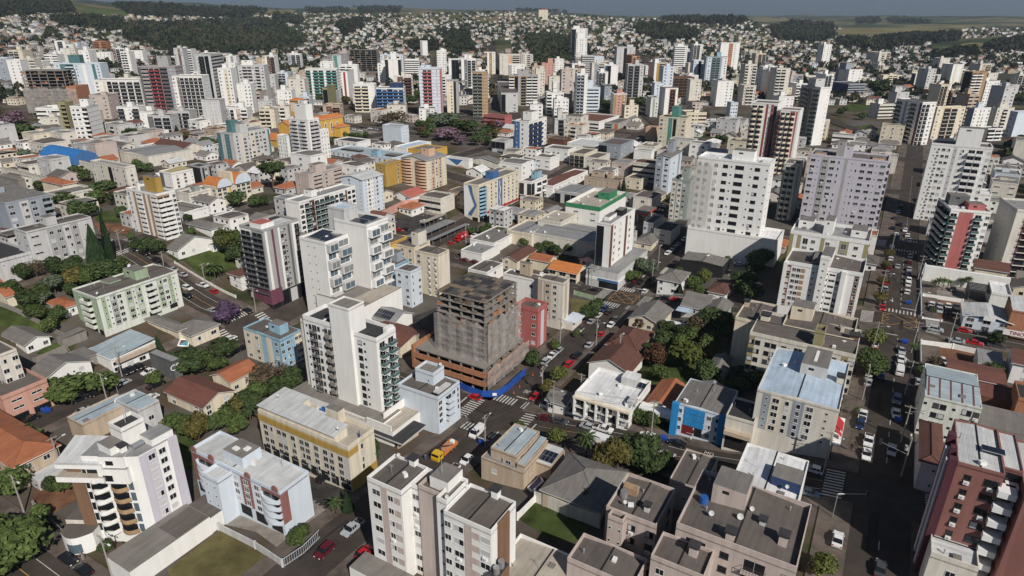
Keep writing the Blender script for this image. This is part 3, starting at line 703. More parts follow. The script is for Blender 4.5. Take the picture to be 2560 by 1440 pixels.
part_box(rt, 'facade_panel', W+17.75, W+18.0, 2.2, 5.6, 2, h+.6, wall('wd'))
for i, (x, y) in enumerate(((W*.6, D-.2), (W+14, D+.3))): chimney(rt, x, y, h-.2, 1.2, 1.7)
dish(rt, W+8.2, 2, h+.9, .5); dish(rt, W+8.8, D-1, h+.6, .6); dish(rt, 1.5, D-.6, h+.6, .5)
m = M(); m.tube((W+5, 5, h+3), (W+5, 5, h+7.5), .05, .03, FRA, 5); m.build("antenna_mast", rt)
for q in range(2):
    m = M(); m.tube((0, 0, 0), (0, 0, 1.3), .55, .55, METAL, 12); m.build("boiler_tank", rt, (W+18.8, 1.6-q*1.5, h-7.5))
part_box(rt, 'boiler_ledge', W+17.75, W+19.6, -.8, 2.8, 0, h-7.5, wall('wd'), roofm('k'))
part_box(rt, 'terrace', -2, W+6, -4.5, -.2, -3, 2.6, wall('wh'), roofm('c'))
b = B("apartment_block", "long cream apartment block with an ochre band, grey roof sheets and open roof terrace", "apartment building", (870, 1127, 1232, 645, 935), 'yl', '.ww.ww.w.ww.w.ww.ww', '.t.', 6, 'fp', pal=('gd',), par=1.0, fr=FRA)
W, D, h = b['W'], b['D'], b['h']; rt = b['root']; fh = h/6
part_box(rt, 'ochre_band', -.12, W+.12, -.14, .0, h-fh*.95, h-fh*.15, wall('gd')); part_box(rt, 'ochre_band', W, W+.14, 0, D*.35, h-fh*.95, h-fh*.15, wall('gd'))
part_box(rt, 'ochre_base', W, W+.14, 0, D, 0, 3.4, wall('gd'))
for x0, x1, y0, y1 in ((0, W*.30, .3, D*.98), (W*.28, W*.60, .3, D*.62), (W*.60, W*.86, .3, D*.50)):
    m = M(); m.box(x0+.2, x1, y0, y1, h, h+2.1, wall('yl')); m.face([(x0, y0-.5, h+2.15), (x1+.3, y0-.5, h+2.15), (x1+.3, y1+.3, h+2.7), (x0, y1+.3, h+2.7)], roofm('m')); m.build("roof_storey", rt)
part_box(rt, 'roof_tower', W*.56, W*.70, D*.74, D*.99, h, h+3.4, wall('yl'), roofm('c'))
m = M(); m.tube((W*.5, D*.85, h), (W*.5, D*.85, h+2), 1.0, .9, TANKB, 12); m.build("water_tank", rt)
dish(rt, W*.47, D*.8, h+1, .9); dish(rt, W*.86, D*.2, h+2.6, .5); dish(rt, W*.1, D*.5, h+2.6, .5)
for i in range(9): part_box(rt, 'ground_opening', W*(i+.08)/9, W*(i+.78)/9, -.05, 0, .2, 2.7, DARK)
m = M(); m.tube((0, 0, 0), (0, 0, 2.2), .05, .05, FRA, 6); m.tube((0, 0, .6), (0, 0, 2.3), .22, .04, plain('closed parasol', (.02, .04, .2), .8), 8); m.build("closed_parasol", rt, (W*.97, D*.55, h))
b = B("apartment_block", "pale blue four storey block with brick red arched stripes and stacked rounded balconies", "apartment building", (700, 1237, 1340, 477, 772), 'lb', '1r1w.ww1wr1', '1...', 4, 'cm', pal=('ro',), bc='lb', base=2.8, par=.7)
W, D, h = b['W'], b['D'], b['h']; rt = b['root']
volume(rt, 'stair_tower', W*.30, W*.48, -3.4, 2.2, 0, h-.8, 'lb', 'ss', '.', roof='fm', fl=4)
part_box(rt, 'roof_tower', W*.36, W*.58, 1.0, 5.5, h-.5, h+3.4, wall('lb'), roofm('c')); part_box(rt, 'roof_hatch', W*.42, W*.47, 2, 3, h+3.4, h+3.7, WHITE); part_box(rt, 'roof_hatch', W*.5, W*.54, 3, 4.2, h+3.4, h+3.7, WHITE)
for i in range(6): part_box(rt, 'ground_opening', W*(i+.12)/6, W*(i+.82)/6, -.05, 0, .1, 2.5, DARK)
for x in (.04, .25, .66, .95):
    m = M(); pl = [(-.9, 0), (.9, 0), (.9, .5)]+[(.9*math.cos(a*math.pi/6), .5+.8*math.sin(a*math.pi/6)) for a in range(1, 6)]+[(-.9, .5)]
    k = len(pl); m.v = [(x_, -.12, z_) for x_, z_ in pl]+[(x_, .12, z_) for x_, z_ in pl]; m.f = [tuple(range(k)), tuple(range(2*k-1, k-1, -1))]+[(i, k+i, k+(i+1) % k, (i+1) % k) for i in range(k)]
    m.mats = [wall('ro')]; m.mi = [0]*len(m.f); m.build("arched_cap", rt, (W*x, 0, h+.2))
dish(rt, W*.62, D*.4, h+.8, 1.2); dish(rt, W*.52, D*.2, h+.8, .5)
# --- tower with curved balconies, bottom left
b = place((345, 1141, 1352, 205, 425)); claim(b, 3); W, D, h = b['W'], b['D'], b['h']; rt = thing("apartment_tower", "white tower with curved brown balconies, wood cladding and cut-back penthouse roofs", "tower", b['o'], b['rz']); fh = h/8.0
FP, FQ = Vector((6.6, -7.0, 0)), Vector((17.2, -1.2, 0)); FU = (FQ-FP).normalized(); FA = math.atan2(FU.y, FU.x); FL = (FQ-FP).length
m = M(); poly = [(6.6, -7.0), (17.2, -1.2), (W, 0), (W, 7.2), (8.6, 7.2), (5.2, -1.5)]; m.prism(poly, -4, h-fh*1.9, wall('wh')); m.prism([(9.5, -5.4), (17.2, -1.2), (W, 0), (W, 7.2), (8.6, 7.2), (7.5, -1.5)], h-fh*1.9, h, wall('wh'), roofm('l')); m.build('wall', rt)
facade(rt, None, 'r', Vector((W, 0, 0)), Vector((0, 1, 0)), 7.2, 4.5, 7, (h-5)/7, '1w1w,,,', ('mv',), FRW, 'wh', None, math.pi/2)
m = M(); m.box(W-.02, W+.5, 5.9, 7.6, 0, h+.3, wall('mv')); m.build('side_pier', rt)
def fb(name, m): return m.build(name, rt, FP, FA)
m = M(); m.box(.1, 2.7, -.14, 0, fh*.6, h-fh*2, wall('wd')); fb('wood_cladding', m)
for j in range(1, 7):
    z = j*fh-.3
    m = M(); m.box(2.8, 3.5, -.05, 0, z+.4, z+2.1, GLASS[0]); fb('window', m)
    for x0, x1, c, bul in ((3.5, 7.2, 'wh', 1.5), (7.4, 10.9, 'ta', .9)):
        m = M(); m.prism(smooth_poly(10, x0, x1, 0, bul)+[(x1, .02), (x0, .02)], z, z+.16, wall(c)); o = smooth_poly(10, x0, x1, 0, bul); ii = smooth_poly(10, x0+.12, x1-.12, 0, bul-.12)
        for q in range(10):
            (ax, ay), (bx, by) = o[q], o[q+1]; (cx, cy), (ex, ey) = ii[q], ii[q+1]
            for pts in ([(ax, ay, z), (bx, by, z), (bx, by, z+1.0), (ax, ay, z+1.0)], [(ax, ay, z+1.0), (bx, by, z+1.0), (ex, ey, z+1.0), (cx, cy, z+1.0)], [(ex, ey, z+.15), (cx, cy, z+.15), (cx, cy, z+1.0), (ex, ey, z+1.0)]): m.face(pts, wall(c))
        fb("curved_balcony", m); m = M(); m.box(x0+.2, x1-.2, -.05, 0, z+.2, z+2.2, GLASS[0]); fb("balcony_door", m)
    m = M(); m.box(11.05, 12.0, -.06, 0, z+.3, z+2.2, BLUEGL); fb("corner_window", m)
def fvol(name, x0, x1, y0, y1, z0, z1, c, roof, wins=()):
    m = M(); m.box(x0, x1, y0, y1, z0, z1, wall(c), roofm(roof)); o = fb(name, m)
    for (xa, xb, za, zb) in wins: q = M(); q.box(xa, xb, y0-.06, y0, za, zb, FRW); q.box(xa+.1, xb-.1, y0-.08, y0-.06, za+.1, zb-.1, GLASS[0]); fb('window', q)
fvol('penthouse', -1.6, 7.6, -1.4, 5, h-fh*2.0, h-fh*1.55, 'wh', 'p'); fvol('penthouse', -.4, 6.5, .2, 5, h-fh*1.55, h-fh*.9, 'wd', 'p', ((2.5, 6, h-fh*1.5, h-fh*.95),)); fvol('penthouse', -1.4, 7.4, -1.0, 5.4, h-fh*.9, h-fh*.55, 'wh', 'm'); fvol('penthouse', 6.4, 12.1, -.9, 2, h-fh*2.2, h-fh*.9, 'wh', 'l', ((7.2, 9.2, h-fh*2.0, h-fh*1.4),)); fvol('penthouse', 6.8, 11.6, -.4, 3, h-fh*.9, h+.15, 'wh', 'l', ((8, 9.6, h-fh*.7, h-fh*.25),))
m = M(); m.face([(-1.6, -.6, h-fh*.5), (6.8, -.6, h-fh*.5), (6.8, 6, h+.3), (-1.6, 6, h+.3)], roofm('m')); m.face([(6.8, -.6, h-fh*.5), (6.8, 6, h-fh*.5), (6.8, 6, h+.3)], wall('wh')); m.face([(-1.6, 6, h+.3), (6.8, 6, h+.3), (6.8, 6, h-fh), (-1.6, 6, h-fh)], wall('wh')); m.face([(-1.6, 6, h-fh*.5), (-1.6, -.6, h-fh*.5), (-1.6, 6, h+.3)], wall('wh')); fb('sloping_roof', m)
volume(rt, 'lift_tower', 10.2, 14.4, .3, 4.8, h-.2, h+3.6, 'wh', '', '', roof='fk', fl=1); part_box(rt, 'lift_head', 10.6, 14.8, -2.6, .2, h-.2, h+1.7, wall('wh'), roofm('c')); part_box(rt, 'roof_storey', 14.6, 18.4, 3.2, 7.6, h-.2, h+1.4, wall('wh'), roofm('l'))
m = M(); m.tube((16.4, .6, h+.8), (16.4, 2.6, h+.8), .6, .6, METAL, 12); m.build("water_tank", rt); chimney(rt, 15.2, -.6, h, 1.1, 1.2)
m = M(); m.tube((12.2, 2.5, h+3.6), (12.2, 2.5, h+12), .07, .03, FRA, 5); m.build("antenna_mast", rt)
part_box(rt, 'podium', W+.4, W+8, -10, 6.4, -4, 4.8, wall('wh'), roofm('c')); part_box(rt, 'podium_yard', W+2, W+7.6, -.6, 6.2, 4.8, 4.84, roofm('g')); part_box(rt, 'podium', W+.5, W+7.8, 6.4, 10.5, -4, 4.2, wall('wh'), roofm('g'))
m = M(); pl = smooth_poly(8, -3.4, 3.0, -2.2, 1.8)+[(3.0, 0), (-3.4, 0)]; m.prism(pl, -2, 4.0, wall('wh'), roofm('g')); m.prism(smooth_poly(8, -3.1, 2.7, -2.26, 1.82)+[(2.7, -2.1), (-3.1, -2.1)], .3, 2.4, BLUEGL); fb("entrance_hall", m)
m = M(); m.box(-5, .2, 1.5, 7.5, -2, 3.6, wall('ow'), roofm('g')); fb('annex', m)
# --- white tower in the middle
b = B("apartment_tower", "tallest near white tower with a blank lift shaft and paired green glass balconies", "tower", (940, 855, 1075, 800, 989), 'wh', '', '.g.g.', 11, 'fk', par=1.0, bc='wh')
W, D, h = b['W'], b['D'], b['h']; rt = b['root']; X = W-7.4
facade(rt, None, 'f', Vector((X, 0, 0)), Vector((1, 0, 0)), 7.4, 3.2, 10, (h-3.7)/10, '.ws...', (), FRD, 'wh', None, 0.0)
volume(rt, 'lift_shaft', X-6.7, X, -.9, 4.7, 0, h+7.0, 'wh', '', '', roof='fc', fl=12, par=.5)
volume(rt, 'wall', X-17.2, X-6.7, -.4, D+.6, 0, h+.5, 'wh', '.s,vkv.sw1b', '', roof='fk', fl=11, bc='co', par=1.2, pal=('lg',), fr=FRD)
volume(rt, 'wall', X-19.3, X-17.2, .4, D+.4, 0, h-1.2, 'ow', '..s', '', roof='fk', fl=11)
part_box(rt, 'podium', X-21, W+3.5, -4.0, 3.4, -3, 5.4, wall('wh'), roofm('c')); part_box(rt, 'podium', X-3, W+7.5, -4.8, D+2, -3, 4.8, wall('wh'), roofm('p'))
part_box(rt, 'terrace_wall', W+2.2, W+2.5, -2, D+2, 4.8, 7, wall('wh')); part_box(rt, 'terrace_wall', W-1, W+7, -4.7, -4.4, 4.8, 6.2, wall('wh')); part_box(rt, 'canopy', W+1, W+11.5, -6.0, 3.4, 3.1, 3.6, wall('lg'), roofm('k')); part_box(rt, 'porch_wall', W+8.8, W+9.2, -5, 3, -3, 3.1, wall('be'))
part_box(rt, 'roof_deck', X+2.2, W-2, 2.2, D-1, h+.1, h+.14, roofm('k')); part_box(rt, 'parapet_box', W-1.5, W-.2, D*.6, D-.2, h, h+1.6, wall('wh'))
b = B("apartment_block", "low bluish white block with flower box balconies at the crossing beside the white tower", "apartment building", (1095, 1000, 1088, -13, 1149), 'lb', '', 'w.bwt', 4, 'cg', bc='lb', base=3)
W, D, h = b['W'], b['D'], b['h']; volume(b['root'], 'stair_tower', W*.2, W*.65, D*.45, D*.95, 0, h+3.4, 'lb', '.s', '.', roof='fc', fl=5); dish(b['root'], W*.6, D*.9, h+3.8, .6)
part_box(b['root'], 'pergola', W-1.6, W+.1, .2, D*.6, h+1.6, h+1.9, wall('lg'))
# --- twisted white tower with stacked cubes
b = B("apartment_tower", "white tower of staggered cube-like bays with solar panels on its two roofs", "tower", (812, 612, 800, 748, 871), 'wh', '.ss.,', '', 9, 'fl', par=.9)
W, D, h = b['W'], b['D'], b['h']; rt = b['root']; fh = h/9
for j in range(2, 9):
    z = j*fh; off = .9 if j % 2 else 0
    m = M(); 
    for k, (y0, y1) in enumerate(((.4, D*.42), (D*.5, D*.98))):
        o = off if k else (.9-off)
        m.box(W, W+.35+o*1.6, y0, y1, z+.12, z+fh-.12, WHITE if (j+k) % 2 else wall('lg'))
        m.face([(W+.36+o*1.6, y0+.5, z+.5), (W+.36+o*1.6, y1-.5, z+.5), (W+.36+o*1.6, y1-.5, z+fh-.4), (W+.36+o*1.6, y0+.5, z+fh-.4)], BLUEGL if (j+k) % 3 else GLASS[2])
        m.box(W+.37+o*1.6, W+.42+o*1.6, (y0+y1)/2-.05, (y0+y1)/2+.05, z+.5, z+fh-.4, FRW)
    m.build("cube_bay", rt)
facade(rt, None, 'r', Vector((W, 0, 0)), Vector((0, 1, 0)), D, fh, 1, fh, 'w.w', (), FRW, 'wh', None, math.pi/2)
volume(rt, 'wall', W*.35, W+7.5, D+1.5, D+13, 0, h+4.0, 'wh', '', '', roof='fl', fl=10, par=.9)
for j in range(2, 10):
    z = j*fh; m = M()
    for k, (y0, y1) in enumerate(((D+1.8, D+6.8), (D+7.4, D+12.8))):
        o = .9 if (j+k) % 2 else 0
        m.box(W+7.5, W+7.85+o*1.6, y0, y1, z+.12, z+fh-.12, WHITE if (j+k) % 2 else wall('lg'))
        m.face([(W+7.86+o*1.6, y0+.6, z+.5), (W+7.86+o*1.6, y1-.6, z+.5), (W+7.86+o*1.6, y1-.6, z+fh-.4), (W+7.86+o*1.6, y0+.6, z+fh-.4)], BLUEGL if (j+k) % 3 == 0 else GLASS[2])
        m.box(W+7.87+o*1.6, W+7.92+o*1.6, (y0+y1)/2-.05, (y0+y1)/2+.05, z+.5, z+fh-.4, FRW)
    m.build("cube_bay", rt)
volume(rt, 'lift_tower', W*.1, W*.75, D+2, D+9, h, h+8.2, 'lg', '.', '.', roof='fb', fl=1)
solar(rt, W*.12, D*.25, h+.3, 5, 4); solar(rt, W*.60, D*.2, h+.3, 4, 3); solar(rt, W*.85, D+3, h+4.3, 6, 2); solar(rt, W*.85, D+8, h+4.3, 6, 2)
part_box(rt, 'podium', W*.5, W+16, -1, D+8, -3, 9, wall('wh'), roofm('c')); part_box(rt, 'podium_yard', W+8, W+15.6, 3, D+7.6, 9, 9.05, roofm('p'))
b = B("apartment_tower", "dark grey and plum tower with white vertical bands and recessed balconies", "tower", (655, 580, 775, 598, 746), 'gr', 'k1k', '.1..2..1ws.3.1k1', 11, 'fk', pal=('wh', 'pu', 'dg'), base=6, bcol='bk', bc='dg', fr=FRD)
W, D, h = b['W'], b['D'], b['h']; part_box(b['root'], 'roof_deck', W*.3, W*.95, D*.05, D*.95, h+.05, h+.1, roofm('m')); part_box(b['root'], 'roof_tower', W*.3, W*.8, D*.1, D*.45, h, h+1.8, wall('wh'), roofm('r')); part_box(b['root'], 'base_cladding', W*.2, W+.3, -.3, D*.3, 2, 7.5, wall('pu'))
# --- building site
def slab_frame(root, x0, x1, y0, y1, z0, z1, n, infill, slabc='co', cols=(4, 4), name='frame'):
    m = M(); fh = (z1-z0)/n; c = wall(slabc)
    for j in range(n+1): m.box(x0-.25, x1+.25, y0-.25, y1+.25, z0+j*fh-.25, z0+j*fh, c)
    for i in range(cols[0]+1):
        for k in range(cols[1]+1):
            if 0 < i < cols[0] and 0 < k < cols[1]: continue
            x = x0+(x1-x0-.5)*i/cols[0]; y = y0+(y1-y0-.5)*k/cols[1]; m.box(x, x+.5, y, y+.5, z0, z1-.3, c, skip='td')
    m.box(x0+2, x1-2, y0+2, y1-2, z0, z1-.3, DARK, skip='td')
    m.build(name, root)
    rnd = random.Random(int(x1*7+n))
    fw = plain('formwork', (.17, .13, .09), .9, noise=.3)
    def put(*bx):
        q = M(); q.box(*bx, wall('bri') if rnd.random() < .28 else fw); q.build('infill_wall', root)
    for j in range(n):
        for i in range(cols[0]*2):
            if rnd.random() < infill:
                xa = x0+(x1-x0)*i/(cols[0]*2); hh = fh*(.35+.5*rnd.random()); put(xa, xa+(x1-x0)/(cols[0]*2)*(.5+.5*rnd.random()), y0-.1, y0+.1, z0+j*fh, z0+j*fh+hh)
        for i in range(cols[1]*2):
            if rnd.random() < infill:
                ya = y0+(y1-y0)*i/(cols[1]*2); hh = fh*(.35+.5*rnd.random()); ll = (y1-y0)/(cols[1]*2)*(.5+.5*rnd.random())
                put(x1-.1, x1+.1, ya, ya+ll, z0+j*fh, z0+j*fh+hh)
NET = plain('debris netting', (.44, .41, .385), .9, noise=.3, nscale=.4, alpha=.46); NETW = plain('pale netting', (.62, .60, .57), .9, noise=.05, nscale=.3, alpha=.5)
def net(root, x0, x1, y0, y1, z0, z1, mat, sides='fr', amp=1.0):
    m = M(); n = 14; rnd = random.Random(5)
    def sheet(pa, pb, nrm):
        for i in range(n):
            for j in range(6):
                q = []
                for a, bb in ((i, j), (i+1, j), (i+1, j+1), (i, j+1)):
                    t = a/n; z = z0+(z1-z0)*bb/6; rr = random.Random(a*31+bb*7+int(pa[0]*3)); w_ = .5+amp*(.14*math.sin(a*1.9)+.18*rr.random())
                    zz = z if bb < 6 else z+1.6*(rr.random()-.7)
                    q.append((pa[0]+(pb[0]-pa[0])*t+nrm[0]*w_, pa[1]+(pb[1]-pa[1])*t+nrm[1]*w_, zz))
                m.face(q, mat)
    if 'f' in sides: sheet((x0-.6, y0-.6), (x1+.6, y0-.6), (0, -1))
    if 'r' in sides: sheet((x1+.6, y0-.6), (x1+.6, y1+.6), (1, 0))
    if 'l' in sides: sheet((x0-.6, y1+.6), (x0-.6, y0-.6), (-1, 0))
    m.build('netting', root, smooth=True)
b = place((1213, 756, 968, 1092, 1291)); W, D, h = b['W'], b['D'], b['h']; claim(b, 6)
rt = thing("building_site", "unfinished concrete tower wrapped in torn debris netting above a brick parking podium", "building site", b['o'], b['rz']); pz = 8.5
slab_frame(rt, 0, W, 0, D, pz, h, 9, .34)
net(rt, 0, W, 0, D, pz, pz+(h-pz)*.68, NET)
rnd = random.Random(3); m = M()
for i in range(9):
    for j in range(8):
        m.box(W*i/9, W*(i+.93)/9, D*j/8, D*(j+.93)/8, h, h+.05+.25*rnd.random(), rnd.choice((roofm('k'), roofm('k'), roofm('g'), plain('dark formwork', (.07, .065, .06), .9), plain('formwork', (.25, .18, .11), .9))))
for i in range(14): m.box(W*i/14, W*i/14+.12, -1.6+rnd.random(), .3, h-.2, h-.08, plain('formwork', (.25, .18, .11), .9))
for i in range(12): m.box(W-.3, W+1.5*rnd.random(), D*i/12, D*i/12+.12, h-.2, h-.08, plain('formwork', (.25, .18, .11), .9))
m.build("formwork_deck", rt)
slab_frame(rt, -6, W+1.8, -3.5, D+1, 0, pz, 3, .0, cols=(6, 4), name='podium_frame')
m = M()
for j in range(1, 3):
    z = pz*j/3; m.box(-6.2, W+2.4, -4.3, -4.05, z, z+1.7, wall('bri')); m.box(W+2.35, W+2.6, -4.05, D+1, z, z+1.7, wall('bri'))
m.box(-7.2, -6.2, -4.3, D+1, 2, pz+1, wall('bri')); m.build("brick_parapet", rt)
part_box(rt, 'podium_deck', -6, W+1.7, -3.8, D, pz, pz+.1, wall('co')); net(rt, W*.55, W+2.4, -4.1, D+1, 2.5, pz, NET, 'r')
# blue hoarding round the site
for nm, pts in (("hoarding", [(1120, 957), (1170, 982), (1205, 994), (1240, 995), (1266, 980), (1314, 936)]),):
    gp = [G(x, y) for x, y in pts]; o = thing(nm, "blue sheet metal hoarding around the foot of the building site", "hoarding", gp[0]); m = M()
    for p, q in zip(gp, gp[1:]):
        p, q = p-gp[0], q-gp[0]; d = (q-p).normalized(); nn = Vector((d.y, -d.x, 0))*.06
        for s_ in (1, -1): m.face([p+nn*s_, q+nn*s_, q+nn*s_+Vector((0, 0, 2.3)), p+nn*s_+Vector((0, 0, 2.3))], plain('hoarding blue', (.02, .08, .36), .5, noise=.2))
        m.face([p+nn+Vector((0, 0, 2.3)), q+nn+Vector((0, 0, 2.3)), q-nn+Vector((0, 0, 2.3)), p-nn+Vector((0, 0, 2.3))], plain('hoarding blue', (.02, .08, .36)))
    m.build("panel", o); p = gp[3]-gp[0]; part_box(o, 'notice', p.x-1.0, p.x+.2, p.y-.45, p.y-.4, 1.0, 1.9, WHITE)
# --- pink tower, bottom right
b = B("apartment_tower", "dusty pink apartment tower with white stepped balconies and shade-darkened fins, bottom right corner", "tower", (2392, 1160, 1432, -14, 2512), 'ro', '.a.W', '', 8, 'cm', pal=('pr',), fr=FRD, par=.5)
W, D, h = b['W'], b['D'], b['h']; rt = b['root']
for y0, y1, e, c in ((-.6, .6, 1.2, 'pr'), (3, 4.2, .9, 'pr'), (7, 8.4, 1.1, 'pr')): volume(rt, 'fin', -e, 0, y0, y1, 0, h+1.0, c, roof='', fl=1)  # dark plum: the shade of this side is put into the fins' colour
for y0, y1 in ((1.4, 2.4), (4.8, 6)): part_box(rt, 'fin', -1.3, 0, y0, y1, 0, h-.6, wall('mv'))
fh = h/8
for j in range(1, 8):
    m = M(); m.box(W-.4, W+2.0, -1.3, 1.4, j*fh-.2, j*fh+.95, WHITE); m.box(W+.7, W+2.4, .8, 2.4, j*fh-.2, j*fh+.95, WHITE); m.box(W, W+2.6, 2.4, 2.5, j*fh+1, j*fh+2.4, GLASS[0]); m.build("balcony", rt)
volume(rt, 'wall', W, W+2.6, 2.5, D, 0, h, 'ro', '', '', roof='fm', fl=8, par=.3)
volume(rt, 'wall', W+2.6, W+16, -2.4, D, 0, h-1, 'ro', '.a.a', '', roof='cm', fl=7, par=.5)
solar(rt, W*.55, D*.35, h+.9, 3, 1, 0, .0)
# ---------------------------------------------------------------- other near buildings and houses
ap, cb, hs, sh = "apartment building", "commercial building", "house", "shed"
b = B("house", "peach two storey house with a grey ridged roof by the crosswalk corner", hs, (1291, 1145, -7.2, 1227, 1349), 'be', '.w', 'w', 2, 'cs', par=.5)
b = B("house_annex", "narrow grey roofed annex strip beside the peach corner house", hs, (1312, 1168, -5.6, 1292, 1370), 'be', '', 'ww', 1, 'ss', par=.3)
b = B("garden_shed", "flat roofed garden shed with dark solar panels behind the peach house", sh, (1377, 1169, -3.4, 1326, 1412), 'be', '', '', 1, 'sm', par=.2)
solar(b['root'], b['W']*.15, b['D']*.15, b['h']+.2, 4, 2)
b = B("house_annex", "lower grey flat roofed annex in front of the peach corner house", hs, (1308, 1184, -4.4, 1203, -7.5), 'be', 'w.', '', 1, 'fl', par=.3); chimney(b['root'], b['W']*.8, b['D']*.5, b['h'], .8, .8)
b = B("house", "grey hip roofed bungalow with pale metal ridges in the middle of the lower block", hs, (1497, 1276, -3.6, 1357, 1560), 'be', 'w.w', 'w', 1, 'hn')
b = B("apartment_block", "beige four storey block with an ochre chimney box on its corrugated roof", ap, (1640, 1322, 1450, 1515, 1688), 'rp', '.s.w.w', '.w', 4, 'cg', par=.9, fr=FRD)
clutter(b, 3, 4); W, D, h = b['W'], b['D'], b['h']; volume(b['root'], 'wall', W*.12, W*.42, -1.8, 0, 0, h, 'rp', 's.s', '', roof='fg', fl=4); m = M(); m.box(1, 3.6, D*.5, D*.5+1.6, h+.4, h+1.8, wall('ta')); m.build("chimney", b['root'])
b = B("apartment_block", "low beige block with a corrugated roof cut off by the bottom edge", ap, (1583, 1475, -9, 1418, -6.5), 'rp', 'w', '', 3, 'cg', par=.9)
b = B("warehouse", "ribbed tan metal roof of a low hall at the bottom edge", "hall", (1395, 1545, -6, 1212, -12), 'wh', '', '', 1, 'cp', par=.9)
b = B("apartment_block", "wide beige block with grey corrugated roofs and a tall tank house beside the avenue", ap, (1990, 1432, -12, 1690, 2027), 'rp', '.k.w.k.w', 'w', 4, 'cg', par=1.1, fr=FRD, bc='rp', tank=((.18, .55, .30, .36, 4.2),))
W, D, h = b['W'], b['D'], b['h']; clutter(b, 5, 9); volume(b['root'], 'wall', -2, W*.35, -6, 0, 0, h-2.5, 'rp', 'w.w', '.', roof='cg', fl=3); chimney(b['root'], W*.2, -2, h-2.3, 1.3, 1.8, 'rp'); chimney(b['root'], W*.45, 1.2, h+.3, 1.3, 1.8, 'rp'); chimney(b['root'], W*.85, D*.3, h+.3, 1.3, 1.8, 'rp')
b = B("commercial_building", "small grey brown double pitched roof building beside the dark green garden trees", cb, (1757, 1232, -5.5, 1673, 1795), 'rp', '.s.', '', 1, 'cg', par=.6)
b = B("commercial_building", "white sheet metal roofed building with a sunken dark blue roof court, at the avenue corner", cb, (1987, 1290, -8.5, 1817, 2022), 'wh', 'w.w', '.ww.', 2, 'cw', par=.5)
W, D, h = b['W'], b['D'], b['h']; part_box(b['root'], 'roof_tower', W*.55, W*.98, D*.35, D*.62, h, h+2.4, wall('nb'), roofm('c')); dish(b['root'], W*.8, D*.3, h+.9, .5)
b = B("apartment_block", "white and grey blue block with pale blue roof sheets and a roof tank house", ap, (2098, 1030, 1150, 1893, 2124), 'ow', '.s1w2vv1w.s.', '.w', 5, 'cb', pal=('gb', 'cr'), par=.5, base=3, tank=((.42, .50, .34, .42, 3.4, 'lg'),))
W, D, h = b['W'], b['D'], b['h']; part_box(b['root'], 'skylight', W*.56, W*.6, D*.6, D*.85, h+3.4, h+3.55, WHITE)
AWN = plain('red awning', (.36, .025, .03), .7, noise=.2)
m = M()
for y0, y1 in ((2, 3.6), (4.2, 8.6)): m.face([(W, y0, 6.6), (W+1.5, y0, 5.2), (W+1.5, y1, 5.2), (W, y1, 6.6)], AWN); m.box(W+1.45, W+1.55, y0, y1, 4.8, 5.2, WHITE)
m.box(W, W+1.6, 0, 12, 3.9, 4.3, WHITE); m.build("red_awning", b['root']); chimney(b['root'], W*.93, D*.55, h+.3, 1.4, 1.4, 'yl')
b = B("commercial_building", "three storey shop building with bright azure blue framed facade", cb, (1813, 1043, 1112, 1687, -13), 'lb', '.w,,.W.,,.w.w.', '', 3, 'cn', par=.3)
W, D, h = b['W'], b['D'], b['h']
for j in range(3): part_box(b['root'], 'blue_band', W*.22, W*.62, -.16, -.05, 2.6+j*(h-2.6)/3*1.0, 2.6+j*(h-2.6)/3+1.5, wall('az'))
for x0 in (-.4, W-1.2): part_box(b['root'], 'blue_pier', x0, x0+1.6, -.9, .2, -1, h+.4, wall('az'))
part_box(b['root'], 'shop_door', W*.2, W*.42, -.08, 0, 0, 2.4, plain('red shop front', (.16, .02, .02), .5)); part_box(b['root'], 'shop_window', W*.45, W*.6, -.08, 0, .2, 2.4, GLASS[0])
b = B("parking_deck", "open deck with a dark flat roof between the azure shop and the white block", "parking deck", (1885, 1062, -8, 1815, 1905), 'ow', '', '', 1, 'fk', par=.6); W, D, h = b['W'], b['D'], b['h']
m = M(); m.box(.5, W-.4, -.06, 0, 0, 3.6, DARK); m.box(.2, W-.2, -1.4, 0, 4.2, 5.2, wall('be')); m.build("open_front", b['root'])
b = B("commercial_building", "white two storey building with dark wooden balconies and a flat white roof", cb, (1575, 1029, 1073, 1437, 1627), 'wh', 'k.kk.k', '', 2, 'fw', bc='wh', par=.9, fr=FRD)
W, D, h = b['W'], b['D'], b['h']; part_box(b['root'], 'cornice', -.15, W+.15, -1.0, -.02, h-.4, h+.1, wall('cr')); part_box(b['root'], 'roof_tower', W*.55, W*.82, D*.72, D*.98, h, h+2.4, wall('lg'), roofm('w')); part_box(b['root'], 'parapet_box', W*.9, W, D*.1, D*.35, h, h+1.8, wall('lg')); solar(b['root'], W*.85, D*.72, h+.5, 2, 1, 0, .4)
for i in range(5): part_box(b['root'], 'pier', W*i/5+.1, W*i/5+.5, -1.1, 0, 0, h-.4, wall('wh')); 
for i in range(1, 5): part_box(b['root'], 'shop_window', W*i/5+.9, W*(i+1)/5-.6, -.05, 0, .2, 2.5, GLASS[0] if i % 2 else SHUT)
b = B("house", "small white corner house with a wide grey brown roof beside the zebra crossing", hs, (1412, 1012, -3.4, 1367, 1437), 'wh', 'w.s', 'w', 1, 'Gn')
b = B("house", "house with weathered orange tiles and a white front canopy next to the azure shop", hs, (1680, 1024, -4, 1617, 1717), 'cr', '.w', '', 1, 'gt'); part_box(b['root'], 'canopy', -1, b['W']+1, -3.2, -.2, 3.0, 4.1, WHITE)
b = B("house", "small grey gabled outbuilding behind the azure shop", hs, (1798, 1004, -4.6, 1733, -7), 'lg', 'w', '', 1, 'gl')
